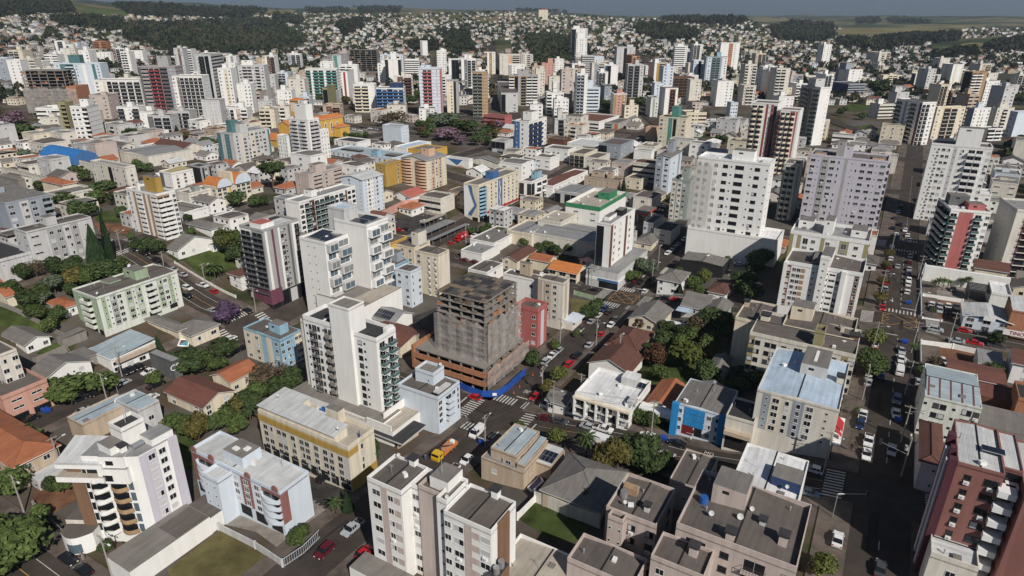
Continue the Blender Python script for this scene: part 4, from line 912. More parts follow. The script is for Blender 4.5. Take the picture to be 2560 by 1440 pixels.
b = B("house", "house with a faded brown and grey gable roof facing the central street", hs, (1573, 932, -3.6, 1473, 1607), 'wh', '.w.', '', 1, 'gd')
b = B("house", "low house with sprawling dark brown tiled hip roof on the central street", hs, (1592, 878, -3.6, 1517, 1633), 'pk', 'w.', 'w', 1, 'hd')
b = B("house", "cream corner house with a pale grey gable roof by the yellow box crossing", hs, (1647, 811, -3.8, 1573, 1680), 'cr', '.w', 'w', 1, 'gn'); part_box(b['root'], 'lean_to', b['W']+.3, b['W']+7, 1, 7, 0, 3, wall('wh'), roofm('w'))
b = B("house", "grey roofed pale green house behind the dark trees on the cross street", hs, (1807, 792, -3.8, 1760, 1830), 'mi', 'w', 'w', 1, 'gn'); b = B("house", "low grey roofed house with a pale blue carport on the cross street", hs, (1765, 775, -3.2, 1705, 1790), 'lg', 'w', '', 1, 'Gn')
part_box(b['root'], 'carport', -1, 4, -4, 0, 2.4, 2.6, roofm('b'))
b = B("house", "white fenced two storey house with grey and cream roofs on the cross street corner", hs, (1700, 706, -5.4, 1645, -12), 'wh', 'w.W', 'w', 2, 'hn'); part_box(b['root'], 'roof_wing', -1, b['W']*.5, b['D']*.4, b['D'], 5.4, 5.8, roofm('p'))
b = B("house", "small white house with a brown hip roof above the cross street", hs, (1813, 735, -3.8, 1772, -10), 'wh', 'w.w', 's', 1, 'hd')
b = B("shed", "long black walled shed with two grey low gable roofs below the white wall", sh, (1808, 668, -4.6, 1700, 1825), 'bk', '', '', 1, 'cn', par=.2); 
b = B("parking_podium", "huge blank white podium wall under the netted white tower", "podium", (1943, 606, 668, 1719, -16), 'wh', '', '', 1, 'fw', par=1.0)
b = B("apartment_tower", "white tower half wrapped in pale netting standing on the blank white podium", "tower", (1925, 414, 655, 1745, 1939), 'wh', 'w,w,.w,,WsN.sW.s', 's', 12, 'fw', pal=('wh',), tank=((.45, .3, .3, .5, 4),), fr=FRD)
W, D, h = b['W'], b['D'], b['h']; net(b['root'], -.2, W*.28, -.2, D*.8, 4, h, NETW, 'fl', .2)
# mid right: white brown block, cream blocks
b = B("apartment_block", "white block with brown window strips, tall white lift shaft and dark corrugated roofs", ap, (2157, 692, 798, 1962, -15), 'wh', '.v2,wwp,..s..,llw,...,.v2.', 's', 7, 'cg', pal=('ta', 'br'), bc='wh', par=1.2, tank=((.44, .1, .14, .8, 4.0, 'wh'), (.34, .2, .09, .4, 3, 'co')))
W, D, h = b['W'], b['D'], b['h']; volume(b['root'], 'lift_shaft', W*.45, W*.56, -1.4, 0, 0, h+4, 'wh', 's', '', roof='fw', fl=8); part_box(b['root'], 'fin', W*.74, W*.8, -.9, 0, 0, h+.8, wall('wh')); part_box(b['root'], 'fin', -.2, .9, -.9, 0, 0, h+.8, wall('wh'))
b = B("apartment_block", "white block with olive wall panels and pale flat roofs behind the brown striped white one", ap, (2172, 612, 735, 1976, -17), 'wh', '1.1D2w.1w.2D1.w.1', '1w1', 6, 'fl', pal=('ol', 'wh'), par=1.3, bc='wh', tank=((.4, .3, .12, .5, 5), (.05, .5, .2, .4, 3), (.75, .4, .2, .5, 2.5)))
b = B("apartment_block", "cream block with a blank left wall and three grey roofs along the cross street", ap, (1920, 816, 925, 1838, 1944), 'cr', '...', 'w', 5, 'cg', par=.9); chimney(b['root'], b['W']*.1, b['D']*.7, b['h']+.3, 1.3, 1.6, 'be'); 
b = B("apartment_block", "cream rounded corner block with a grey ribbed roof beside the avenue crossing", ap, (2132, 857, 950, 1955, -15), 'cr', '.w.', 'w', 4, 'cg', par=1.0, tank=((.05, .45, .32, .4, 4.2), (.8, .3, .05, .1, 2)))
b = B("apartment_block", "rain stained white four storey block with olive panels behind the pale blue roof", ap, (2139, 896, 988, 1874, 2152), 'ow', 'w1w.ww.ws,l,ww,lw.w1w', 'w', 4, 'xg', pal=('ol',), par=1.0, fr=FRD, bc='ow'); W, D, h = b['W'], b['D'], b['h']
volume(b['root'], 'stair_tower', W*.6, W*.69, 1, 5, 0, h+4.2, 'ol', '.', '.', roof='fg', fl=5); chimney(b['root'], W*.08, D*.6, h, 2.2, 2.4, 'yl'); chimney(b['root'], W*.95, D*.6, h, 2.2, 1.8, 'wd')
b = B("house", "low grey gable house hidden below the cream block", hs, (1812, 925, -4, 1775, -8), 'lg', '', '', 1, 'gn')
# right of the avenue
b = B("apartment_tower", "white tower with a broad red brick front and green glass balconies right of the avenue", "tower", (2377, 527, 668, -18, 2478), 'wh', 'g,11111,g.w', '2g2g2', 9, 'fw', az=18, pal=('rw', 'dg'), bc='wh', tank=((.1, .5, .5, .3, 4, 'dg'), (.5, .2, .4, .3, 2.4, 'rw')))
b = B("apartment_tower", "white tower with dark streaked side wall at the right edge, above the yards", "tower", (2543, 528, 690, -18, -16), 'ow', '.k1w', '.s.', 10, 'fl', az=18, pal=('pu',))
b = B("boundary_wall", "tall white blank wall along the parking yard right of the avenue", "wall", (2314, 664, -6, -.6, 2528), 'wh', '', '', 1, '', par=0)
b = B("warehouse", "pale blue hall with a low grey gable roof on the right side street", "hall", (2411, 788, 818, 2407, 2530), 'lb', 'W,W,W', '', 2, 'gm', par=-1); part_box(b['root'], 'sign_board', b['W']*.4, b['W']*.65, -.7, -.6, b['h']-.2, b['h']+1.1, WHITE); part_box(b['root'], 'blue_gable', .2, b['W']-.2, -.05, 0, b['h']-.2, b['h']+.5, wall('bl'))
b = B("shed", "white pergola terrace house behind the pale blue hall", sh, (2478, 735, -4, -12, 2530), 'wh', '', '', 1, 'fw'); m = M()
for i in range(7): m.box(-6, 0, 1+i*1.4, 1.3+i*1.4, 3.6, 3.9, FRD)
m.box(-6, -5.7, 1, 10, 0, 3.6, FRD); m.build("pergola", b['root'])
b = B("shed", "rust red sheet roofed long shed in the earth yard", sh, (2372, 932, -4, -9, 2510), 'br', '', '', 1, 'Ge', par=-1); b = B("shed", "lower rust red lean-to roof beside the pale green block", sh, (2330, 962, -3, -8, 2555), 'br', '', '', 1, 'se', par=0)
b = B("shed", "patched grey sheet roof shed at the back of the earth yard", sh, (2445, 905, -3.2, -8, 2510), 'lg', '', '', 1, 'sl', par=0)
b = B("apartment_block", "pale mint green block with a rust striped blue grey roof right of the avenue", ap, (2312, 990, 1085, -17, 2455), 'pg', 's.ww.s.Ww', 's', 4, 'xs', par=.3, fr=FRD)
m = M(); W, D, h = b['W'], b['D'], b['h']
r_ = min(1.0, D*.06)
for k in range(5):
    x0, x1 = W*(.05+.2*k), W*(.08+.2*k); m.face([(x0, .3, h+.14), (x1, .3, h+.14), (x1, D/2-.2, h+.12+r_), (x0, D/2-.2, h+.12+r_)], roofm('e'))
m.build("rusty_sheet", b['root'])
b = B("commercial_building", "mauve round cornered building with a brown tiled roof at the lower avenue crossing", cb, (2305, 1150, 1222, -16, 2352), 'mv', '.s', 'ssss', 2, 'hd', par=0); 
b = B("commercial_building", "low building with a ribbed grey roof at the bottom right edge", cb, (2325, 1390, -8, -9, 2445), 'ow', 'w', '', 2, 'xm', par=.9)
b = B("shed", "grey open sided carport roof behind the mint green block", sh, (2448, 1062, -4, -9, 2575), 'co', '', '', 1, 'sn', par=0)
b = B("commercial_building", "orange brick building with white roof panels at the right edge", cb, (2530, 778, -8, -12, 2600), 'bri', '.w', '', 2, 'sm', par=.4); o = part_box(b['root'], 'sign_board', -1, 7, -3, -2.8, 1.5, 3.2, WHITE); lettering('sign_lettering', 'TINO A', 1.5, plain('shop sign red', (.35, .02, .03), .5), (3, -3.04, 2.35), (math.pi/2, 0, 0), b['root'])
b = B("house", "white house with a brown tiled gable at the right edge", hs, (2535, 905, -6, -9, 2610), 'wh', 'w', 'w', 2, 'Gd'); b = B("house", "brick walled house with a dark skylight at the right edge", hs, (2545, 1000, -6, -9, 2610), 'bri', 'w', '', 2, 'fk')
b = B("house", "cream brown gabled house below the brick fronted tower", hs, (2440, 668, -6, -9, 2520), 'cr', 'ssss', '', 1, 'Gd')
# left side
b = B("apartment_block", "pale mint block with green trim and a green tank house beside the left street", ap, (241, 748, 843, 181, 443), 'pg', '1t1b1t1', '.s1sw2w.w1sw1.b.w1ws1s.', 5, 'cg', pal=('mi', 'gg'), bc='pg', par=.6, base=2.4, tank=((.25, .55, .5, .16, 3.4, 'mi'), (.1, .3, .4, .14, 1.1, 'mi')))
W, D, h = b['W'], b['D'], b['h']; dish(b['root'], W*.4, D*.6, h+3.4, .9); dish(b['root'], W*.9, D*.05, h+.4, .6)
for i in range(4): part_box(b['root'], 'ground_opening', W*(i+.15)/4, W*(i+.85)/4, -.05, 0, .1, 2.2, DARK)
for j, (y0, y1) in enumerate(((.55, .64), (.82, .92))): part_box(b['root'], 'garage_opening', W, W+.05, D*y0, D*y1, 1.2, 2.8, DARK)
b = B("apartment_block", "white and grey block with a dark flat roof left of the two tall conifers", ap, (65, 583, 688, 33, 228), 'lg', 'w.w', 'n.w1w1ww1.s.', 5, 'cg', pal=('gr', 'wh'), par=.5, tank=((.3, .35, .5, .16, 3.2, 'lg'),))
b = B("commercial_building", "plain pale grey blank walled building at the left edge below the white block", cb, (-18, 660, 720, -90, 86), 'lg', '', '..', 2, 'fk', par=1.0)
b = B("apartment_block", "blue grey block with stepped bays at the far left edge", ap, (12, 510, 590, -60, 125), 'gb', 'w', 'W.W1W.b', 5, 'cn', pal=('lg',), bc='gb', par=.5, tank=((.2, .3, .5, .2, 3, 'gb'),))
b = B("office_building", "dark stone office with white two storey wing and lettered wall near the swimming pool", "office", (430, 906, -6.5, 372, 449), 'dg', '', '', 2, 'sl', par=.2)
lettering('wall_lettering', 'CSE', 2.6, WHITE, (b['W']+.08, b['D']*.5, 4.6), (math.pi/2, 0, math.pi/2), b['root'], ext=.05)
b = B("office_building", "white two storey office with a long grey roof and parked cars in front", "office", (277, 902, 934, 215, 391), 'wh', '', 'W.W.W.W', 2, 'ss', par=.2, bc='wh'); part_box(b['root'], 'balcony', b['W'], b['W']+1.2, 1, b['D']-1, 3, 3.9, wall('be'))
b = B("house", "white house with a pool, grey hipped roof and wide eaves behind the mint block", hs, (478, 838, -4.4, 430, 545), 'cr', 'w', 'W.W', 1, 'hn')
b = B("house", "grey roofed low wing joining the mint block to the pool house", hs, (445, 826, -3.6, 365, 470), 'cr', '', 'w', 1, 'hn')
b = B("house", "white house with a large grey gable roof on the left garden slope", hs, (62, 862, 885, 5, 122), 'wh', 'W', 'w.w', 1, 'Gn')
b = B("house", "white house with a grey roof and a garage lane on the lower left street", hs, (108, 950, 985, 70, 225), 'wh', 'w', '.w.ssw.', 2, 'Gn')
b = B("commercial_building", "white block over a terracotta shop front at the lower left edge", cb, (-5, 893, 1010, -70, 42), 'ow', '', 'w.w', 5, 'cg', par=.6)
b = B("commercial_building", "terracotta shop front building with a grey roof at the left edge", cb, (5, 1000, 1062, -60, 118), 'pk', '', '.n.n.', 2, 'fg', par=1.0, base=2.6, bcol='pk')
b = B("house", "house with bright terracotta hip roofs at the lower left", hs, (33, 1166, 1225, -40, 143), 'be', '', '.w.w.', 2, 'ht'); part_box(b['root'], 'lean_to', b['W']+.2, b['W']+4, 2, b['D']-1, -1, 2.6, wall('lg'), roofm('m'))
b = B("shop_roof", "grey sheet metal roofed shop behind the tower with curved balconies", cb, (205, 1065, -5, 168, 330), 'be', '', '', 1, 'cs', par=.4); b = B("shop_roof", "second grey sheet metal roofed shop behind the curved balcony tower", cb, (345, 1030, -6, 285, 398), 'lg', '', 'w', 1, 'cs', par=.5)
b = B("house", "large cream house with a dark red brown gable roof below the cream and blue block", hs, (507, 1018, 1045, 415, 583), 'cr', 'w.w', 'w.W', 2, 'Ge'); b2 = B("house", "cream house with flame orange tiles beside the large dark red roof", hs, (575, 955, -5, 530, 642), 'cr', 'w', 'w.w', 1, 'gt')
b = B("house", "red roofed bungalow in the garden left of the mint block", hs, (158, 770, -3.6, 118, 196), 'wh', 'w', 'w', 1, 'ht'); b = B("house", "small yellow house at the left edge in the garden", hs, (15, 742, -4, -25, 36), 'cr', 'w', '', 1, 'gt')
b = B("shed", "long low grey roofed garages beside the mint block", sh, (205, 900, -3, 170, 245), 'co', '', '', 1, 'sn', par=.3); b = B("shed", "narrow dark roofed carport in front of the mint block", sh, (155, 850, -2.8, 140, 215), 'co', '', '', 1, 'sn', par=0)
b = B("house", "white bungalow with a long grey roof above the green garden", hs, (443, 625, -4, 418, 533), 'wh', 'w', 'ww.w', 1, 'Gn'); b = B("house", "small white garden house beside the long grey bungalow", hs, (530, 613, -3, 510, 560), 'wh', 's', '', 1, 'sn', par=0)
b = B("house", "white house with a grey hip roof below the tan and white tower", hs, (527, 572, -4, 470, 560), 'wh', 'w.', 'w', 1, 'hn'); b = B("house", "house with red brown tiles against the plum tower", hs, (600, 690, -6, 572, 640), 'wh', 'w', '', 2, 'hd')
b = B("apartment_block", "cream and sky blue block with a blue turret left of the tall white tower", ap, (700, 853, 925, 608, 752), 'sb', 'w1w1.1w', 'w.ws.w1w1', 4, 'cg', pal=('yl',), par=.5, tank=((.55, .3, .3, .4, 3.4, 'sb'),))
# centre, behind the site
b = B("apartment_block", "powder blue block with white windows beside the tall cream slab", ap, (1026, 683, 770, 988, 1053), 'lb', 'ww', 't.w', 5, 'cg', par=.6); b = B("apartment_block", "steel blue U-shaped block behind the powder blue one", ap, (985, 668, 735, 935, 1022), 'sb', 'ww', 'w.', 5, 'cg', par=.5, tank=((.4, .5, .4, .4, 4, 'gb'),))
b = B("apartment_block", "tall cream slab with a blank fluted end wall behind the building site", ap, (1095, 640, 745, 1038, 1123), 'cr', 'w.aa', '..1.1', 7, 'cg', pal=('ow', 'be'), par=.5); b = B("apartment_block", "lower cream block joined to the tall cream slab, with a stair tower", ap, (1034, 622, 668, 967, 1075), 'cr', 'w.ww', '', 4, 'cg', par=.5, tank=((.75, .3, .25, .5, 6, 'ow'),))
b = B("apartment_block", "mustard yellow building behind the twisted white tower", ap, (968, 614, 665, 928, 1018), 'ye', 'w', '.s', 3, 'cg', par=.5); b = B("house", "small white house with two rows of solar panels behind the tall white tower", hs, (985, 808, -4, 905, 1030), 'wh', 'w', '', 1, 'Gl'); solar(b['root'], b['W']*.35, b['D']*.02, b['h']+.5, 7, 2, 0, .42)
b = B("shed", "long rust patched roof behind the tall white tower", sh, (1000, 868, -4, 905, 1062), 'cr', '', '', 1, 'Ge', par=-1)
b = B("apartment_block", "coral red four storey building with white corner fins next to the building site", ap, (1345, 782, 870, 1290, 1368), 'rw', 'w.w', '.1.', 4, 'cg', pal=('mv',), par=1.4)
b = B("apartment_block", "cream six storey corner building with beige strips beside the coral red one", ap, (1408, 712, 825, 1345, 1424), 'ow', '1,w2w.', '.3.', 6, 'cg', pal=('be', 'be', 'be'), par=.6, base=3); dish(b['root'], 1, 1, b['h']+1, 1.1)
part_box(b['root'], 'shop_canopy', b['W'], b['W']+5, b['D']*.2, b['D']+4, 3.1, 3.5, wall('lb')); part_box(b['root'], 'shop', b['W'], b['W']+3.6, b['D']*.2, b['D']+4, -1, 3.1, wall('ow'))
b = B("apartment_block", "white block with a stair tower left of the cream corner building", ap, (1345, 705, 800, 1258, 1362), 'wh', 'w.w', '', 4, 'cg', par=.6, tank=((.4, .4, .3, .4, 5, 'be'),))
b = B("house", "row house with bright orange tiled roofs and arched balconies", hs, (1442, 685, 710, 1372, 1468), 'cr', 'k.k.k', 'w', 2, 'Go', bc='cr'); b = B("house", "long house with brown tiled gable left of the orange row house", hs, (1292, 653, -5, 1255, 1340), 'cr', 'w.', 'w.w', 2, 'gd')
b = B("house", "house with orange brown tiles behind the orange row house", hs, (1372, 655, -5, 1325, 1392), 'cr', '', '', 2, 'Gt'); b = B("commercial_building", "white cubic two storey building behind the building site", cb, (1217, 684, 715, 1170, 1258), 'wh', 'w.w', 'w', 2, 'cg', par=.6)
b = B("commercial_building", "low white shop with a grey flat roof beside the red truck", cb, (1204, 637, 660, 1152, 1250), 'wh', '', '', 1, 'fl', par=.5); b = B("shed", "second low grey roofed shop behind the white one", sh, (1235, 610, -5, 1175, 1300), 'wh', '', '', 1, 'fn', par=.5)
b = B("warehouse", "large grey arched shed roof stretching left of the brown and white corner tower", "hall", (1487, 612, -7, 1330, -24), 'ow', '', '', 1, 'xl', par=.6); b = B("warehouse", "pale flat roofed hall with a sky light behind the large grey shed", "hall", (1402, 560, -8, 1345, -18), 'ow', '', '', 1, 'fp', par=.7); b = B("shed", "shed with a grey sheet roof at the left end of the large grey hall", "hall", (1330, 590, -6, 1267, -20), 'cr', '', '', 1, 'cl', par=1)
b = B("commercial_building", "white hall with a broad green band and a green rooftop box", cb, (1499, 527, 578, 1414, 1565), 'wh', '.n.n', '', 3, 'fp', par=1.8, tank=((.45, .6, .35, .3, 3.6, 'gn'),)); W, D, h = b['W'], b['D'], b['h']
part_box(b['root'], 'green_band', -.1, W+.1, -.12, 0, h-.3, h+1.85, wall('gn')); part_box(b['root'], 'green_band', W, W+.12, 0, D, h-.3, h+1.85, wall('gn'))
b = B("office_tower", "narrow white and brown corner tower with glazed bays above a grey shop podium", "tower", (1528, 564, 712, 1492, 1588), 'wh', 'h.,', '1w,W.1W.', 9, 'fl', pal=('br',), par=.7, tank=((.3, .55, .5, .2, 2.4, 'bk'), (.1, .2, .4, .3, 1.6, 'wh')))
W, D, h = b['W'], b['D'], b['h']; part_box(b['root'], 'shop_podium', -1.5, W+6, -4.5, D+3, -2, 7.4, wall('lg'), roofm('l')); part_box(b['root'], 'shop_window', W*.7, W+6.1, -4.6, -4.5, .4, 3, GLASS[0]); part_box(b['root'], 'blue_sign', W*.6, W+6.2, -4.7, -4.5, 3.2, 4.1, wall('bl')); part_box(b['root'], 'white_band', -1.6, W+6.1, -4.6, D+3.1, 3.1, 4.4, WHITE)
# ---------------------------------------------------------------- towers and blocks of the middle distance
tw, bl_, tn = "apartment_tower", "apartment_block", "tower"
F = -3.0                                   # the downtown streets further off run straight away from the camera
def T(name, label, cat, spec, c, front='', side='', az=F, **k): return B(name, label, cat, spec, c, front, side, az=az, **k)
N30 = None
# left, streets parallel to the near ones
B(tw, "teal and white tower with cream banded windows and a dark teal rooftop crest", tn, (582, 337, 412, 541, 672), 'lg', '1.s1.', '.w.2WwW2WwW.1', 8, 'fl', pal=('te', 'cr'), tank=((.2, .2, .3, .2, 7, 'te'), (.3, .3, .5, .2, 5, 'lg')))
B(tw, "tall white tower with curved grey balconies in front of the yellow church", tn, (769, 302, 425, 721, 797), 'wh', '.b.b.', '.bb.', 13, 'fl', bc='lg', tank=((.3, .1, .6, .6, 9), (.5, .2, .3, .3, 11)))
B(bl_, "small white block with narrow windows right of the tall curved balcony tower", ap, (800, 328, 398, 792, 821), 'wh', 'tt', 'ttt', 7, 'fl')
B(bl_, "white block with thin windows left of the tall curved balcony tower", ap, (716, 343, 412, 692, 732), 'wh', 'tt.tt', '', 7, 'fl')
B(bl_, "white stepped block with brown fins and glass balconies, above the plum tower", ap, (747, 509, 590, 712, 888), 'wh', '.', 'WgW1ggg2gWg.1WW', 6, 'fl', pal=('br', 'dg'), tank=((.1, .3, .5, .1, 3),), fr=FRD)
B(tw, "pale icy blue tower with small square windows behind the white stepped block", tn, (905, 450, 540, 852, 956), 'lb', '.w.s', '.sw1s1sw.s', 9, 'gm', pal=('wh',), par=-1)
B(bl_, "greenish beige walk-up block left of the icy blue tower", ap, (770, 440, 492, 736, 856), 'rp', 'ts', '.l1w.l', 5, 'fl', pal=('lg',), tank=((.3, .3, .5, .3, 4),))
B(tw, "peach and cream tower with stacked rounded balconies and a grey pitched roof", tn, (1065, 402, 478, 1002, 1115), 'cr', 'r.r', '.sw1ww1.s', 10, 'gl', pal=('sa',), bc='sa', par=-1, tank=((.5, .4, .3, .3, 5, 'sa'),))
B(bl_, "mustard coloured block left of the peach tower", ap, (962, 415, 468, 940, 1003), 'gd', 'w', 's.w', 5, 'fl')
b = B("hotel", "cream hotel with blue painted ribbons on its end wall and blue corner balconies", "hotel", (1196, 466, 556, 1159, 1297), 'cr', '', 'r.www1wwww', 8, 'fn', pal=('bl',), bc='sb', tank=((.3, .4, .5, .15, 4, 'bl'),), base=3, bcol='cr', bake=False)
W, D, h = b['W'], b['D'], b['h']; m = M(); rib = [(.30, 1.0), (.55, .98), (.62, .78), (.88, .45), (.55, .2), (.5, .05), (.2, .06), (.3, .22), (.72, .45), (.42, .8)]
m.face([(W*x, -.05, h*z) for x, z in rib], wall('bl')); m.face([(W*.02, -.04, h*.99), (W*.02, -.04, h*.1), (W*.2, -.04, h*.12), (W*.3, -.04, h*.25), (W*.66, -.04, h*.45), (W*.36, -.04, h*.8), (W*.28, -.04, h*.99)], WHITE); m.build("painted_ribbon", b['root'])
m = M(); z = 0
for k in range(11): m.box(W+.3, W+.36, D*.49+.5*math.sin(k*1.2), D*.49+.5+.5*math.sin(k*1.2), 4+k*(h-5)/11, 4+(k+1)*(h-5)/11, WHITE)
m.build("painted_wave", b['root']); part_box(b['root'], 'shop_sign', W, W+.5, 4, D-1, 3.0, 3.9, plain('shop sign red', (.35, .02, .03), .5)); part_box(b['root'], 'shop_sign', W, W+.45, 0, 3.9, 3.0, 3.9, wall('bl'))
B("house", "white house with a salmon red gable roof below the peach tower", hs, (1024, 494, 510, 982, 1063), 'wh', 'w.w', '.', 2, 'gr')
B("windowless_block", "blank white cube building beside the park trees", cb, (1002, 319, 362, 956, 1021), 'lb', '', '.sss', 5, 'fl')
B("hospital", "long pale blue hospital with dark roof strips and a teal sign tower", "hospital", (980, 398, 414, 822, 1030), 'lb', '.wwwww.wwwwwww', 'ww', 2, 'fs', tank=((.68, 0, .1, .2, 4, 'sb'), (.1, .3, .3, .2, 1, 'bk'), (.8, .3, .18, .3, 1, 'bk')))
B("hospital_wing", "white hospital wing with dark solar strips left of the blank white cube", "hospital", (892, 358, 372, 835, -14), 'wh', 'wwww', '', 2, 'fk'); B("hospital_wing", "white hospital wing with a pale blue curved roof below the blank white cube", "hospital", (1017, 372, 384, 985, 1078), 'wh', '', '', 2, 'fb')
B("warehouse", "grey roofed hall with a yellow end wall above the peach tower", "hall", (1077, 380, 396, 1020, 1118), 'ye', '', '', 2, 'fn')
b = B(bl_, "low building with a blue and white triangle mural on its wall", cb, (1172, 402, 424, 1113, 1182), 'wh', '', '', 3, 'fn'); W, D, h = b['W'], b['D'], b['h']; m = M(); m.face([(W*.1, -.05, h), (W*.75, -.05, h), (W*.5, -.05, h*.3)], wall('bl')); m.face([(W*.3, -.05, 0), (W*.95, -.05, 0), (W*.65, -.05, h*.35)], wall('pk')); m.build("mural", b['root'])
B("warehouse", "arched grey brown hall right of the triangle mural", "hall", (1245, 408, 424, 1165, 1260), 'ow', '', '', 1, 'gn', par=-1)
b = B("office_building", "grey office with three bands of windows and a blue sign near the park", "office", (1262, 356, 384, 1228, 1283), 'lg', 'LLL', '', 4, 'fl', bcol='nb', base=3, bake=False); lettering('sign_lettering', 'BECKER', 2.2, WHITE, (b['W']*.5, -.2, 1.9), (math.pi/2, 0, 0), b['root'])
B("school", "cream school building with a long dark roof at the left edge", "school", (110, 362, 386, -20, -14), 'ow', '.W.W.WWW', '', 2, 'sg'); B(bl_, "white twin block with a central stair shaft left of the grey gabled one", ap, (312, 421, 482, 226, 338), 'ow', 'ws.w.1hww.w', 'w', 5, 'fl', pal=('cr',))
b = place((185, 402, -6, 103, 243)); claim(b); rt = thing("sports_hall", "sports hall under a bright blue barrel vault", "sports hall", b['o'], b['rz']); W, D, h = b['W'], b['D'], b['h']
def barrel(root, x0, x1, y0, y1, z, rise, mat, endmat, n=12, axis='x'):
    m = M()
    for i in range(n):
        a, c = math.pi*i/n, math.pi*(i+1)/n; q = []
        for t in (a, c): q.append(((y0+y1)/2-math.cos(t)*(y1-y0)/2, z+rise*math.sin(t)))
        if axis == 'x':
            m.face([(x0, q[0][0], q[0][1]), (x1, q[0][0], q[0][1]), (x1, q[1][0], q[1][1]), (x0, q[1][0], q[1][1])], mat)
            for x in (x0, x1): m.face([(x, q[0][0], z), (x, q[1][0], z), (x, q[1][0], q[1][1]), (x, q[0][0], q[0][1])], endmat)
        else:
            k = [(x0+(p[0]-y0)/(y1-y0)*(x1-x0), p[1]) for p in q]
            m.face([(k[0][0], y0, k[0][1]), (k[0][0], y1, k[0][1]), (k[1][0], y1, k[1][1]), (k[1][0], y0, k[1][1])], mat)
            for y in (y0, y1): m.face([(k[0][0], y, z), (k[1][0], y, z), (k[1][0], y, k[1][1]), (k[0][0], y, k[0][1])], endmat)
    m.build("barrel_roof", root)
part_box(rt, 'wall', 0, W, 0, D, -4, h, wall('ow')); barrel(rt, -.5, W+.5, -1, D+1, h*.6, 7, roofm('u'), wall('bl'))
b = B(bl_, "white and yellow block under two orange barrel roofs", ap, (541, 471, 518, 510, 625), 'cr', 'WW', 'WW.1WWWW', 3, 'fl', pal=('ye',), base=3, bake=False); W, D, h = b['W'], b['D'], b['h']; barrel(b['root'], -.5, W+.8, 0, D*.42, h, 4, roofm('o'), wall('lb'), 10, 'x'); barrel(b['root'], -.5, W+.8, D*.52, D, h, 4.6, roofm('o'), wall('lb'), 10, 'x'); part_box(b['root'], 'gable_wall', 0, W, D*.43, D*.51, h, h+6, wall('cr'))
B(bl_, "white block with a charcoal top storey and sloping grey roof", ap, (428, 436, 482, 398, 482), 'wh', '1.s', '.w.w.s', 5, 'sy', pal=('dg',), par=.8); B(bl_, "charcoal and grey block with black vertical fins behind the sloping roof one", ap, (500, 420, 470, 470, 526), 'gr', '1', '.1w.1', 6, 'fk', pal=('bk',))
B(bl_, "low pale block with a dark teal frame left of the orange barrel roofs", ap, (472, 487, 526, 443, 535), 'ow', '..', 'nwnw', 3, 'fn', tank=((.5, .3, .4, .2, 3, 'gg'),))
B(tw, "tan and white tower with brown balcony bands and an ochre roof crown", tn, (390, 490, 600, 315, 438), 'wh', 'w.1l,1.1l', 'b1b1.w', 9, 'fl', pal=('ta',), bc='wh', tank=((.4, .4, .4, .3, 6, 'gd'), (.2, .2, .1, .1, 3)))
B(bl_, "white low building with a grey roof and terraces left of the tan and white tower", ap, (145, 492, 522, 108, 235), 'ow', '', '.n.b', 2, 'fn'); B("house", "house with an orange hip roof behind the low white terrace building", hs, (155, 462, -6, 103, 190), 'cr', '', '', 2, 'ht')
B(bl_, "unfinished grey building with open front at the left edge", ap, (45, 452, 500, -20, 62), 'co', 'n', '.', 3, 'fc'); 
for i, (s, l, r_) in enumerate((((225, 470, -5, 0, 160), "long grey roofed school sheds at the left", 'xn'), ((370, 392, -6, 290, 480), "grey low hall with a blue lettered gate", 'cl'), ((455, 375, -6, 380, 510), "brown saw-tooth roofed hall behind the grey hall", 'Gd'), ((250, 415, -5, 158, 240), "low hall with a cream window wall below the blue vault", 'cn'))): B("warehouse", l, "hall", s, 'ow', '', 'n', 1, r_, par=.3)
# the yellow church
b = place((722, 313, 362, 695, 857)); claim(b); rt = thing("church", "yellow church with an orange tiled nave roof and a square bell tower", "church", b['o'], b['rz']); W, D, h = b['W'], b['D'], b['h']
volume(rt, 'nave_wall', 0, W, 0, D, 0, h, 'ye', '', '', roof='go', fl=1, par=0)
for k in range(8):
    m = M(); y = D*(.1+.11*k); m.box(W, W+.12, y-.9, y+.9, h*.25, h*.8, WHITE); m.box(W+.12, W+.16, y-.5, y+.5, h*.28, h*.76, GLASS[0]); m.build("arched_window", rt)
volume(rt, 'side_aisle', W, W+7, D*.78, D*.98, 0, h*.55, 'ye', '', '', roof='ho', fl=1); volume(rt, 'side_aisle', -9, 0, D*.1, D*.9, 0, h*.4, 'ye', '', '', roof='so', par=0, fl=1); volume(rt, 'porch', -4, W+4, -14, -.5, 0, h*.42, 'ye', '', '', roof='ho', fl=1)
q = place((744, 252, 352, 723, 763)); o = q['o']-b['o']; cz, sz = math.cos(-b['rz']), math.sin(-b['rz']); lx, ly = o.x*cz-o.y*sz, o.x*sz+o.y*cz
volume(rt, 'bell_tower', lx, lx+q['W'], ly, ly+q['D'], 0, q['h'], 'ye', '', '', roof='ho', fl=1)
for k in range(4):
    part_box(rt, 'belfry_louvre', lx+q['W']*(.12+.2*k), lx+q['W']*(.22+.2*k), ly-.12, ly, q['h']*.72, q['h']*.94, WHITE); part_box(rt, 'belfry_louvre', lx+q['W'], lx+q['W']+.12, ly+q['D']*(.12+.2*k), ly+q['D']*(.22+.2*k), q['h']*.72, q['h']*.94, WHITE)
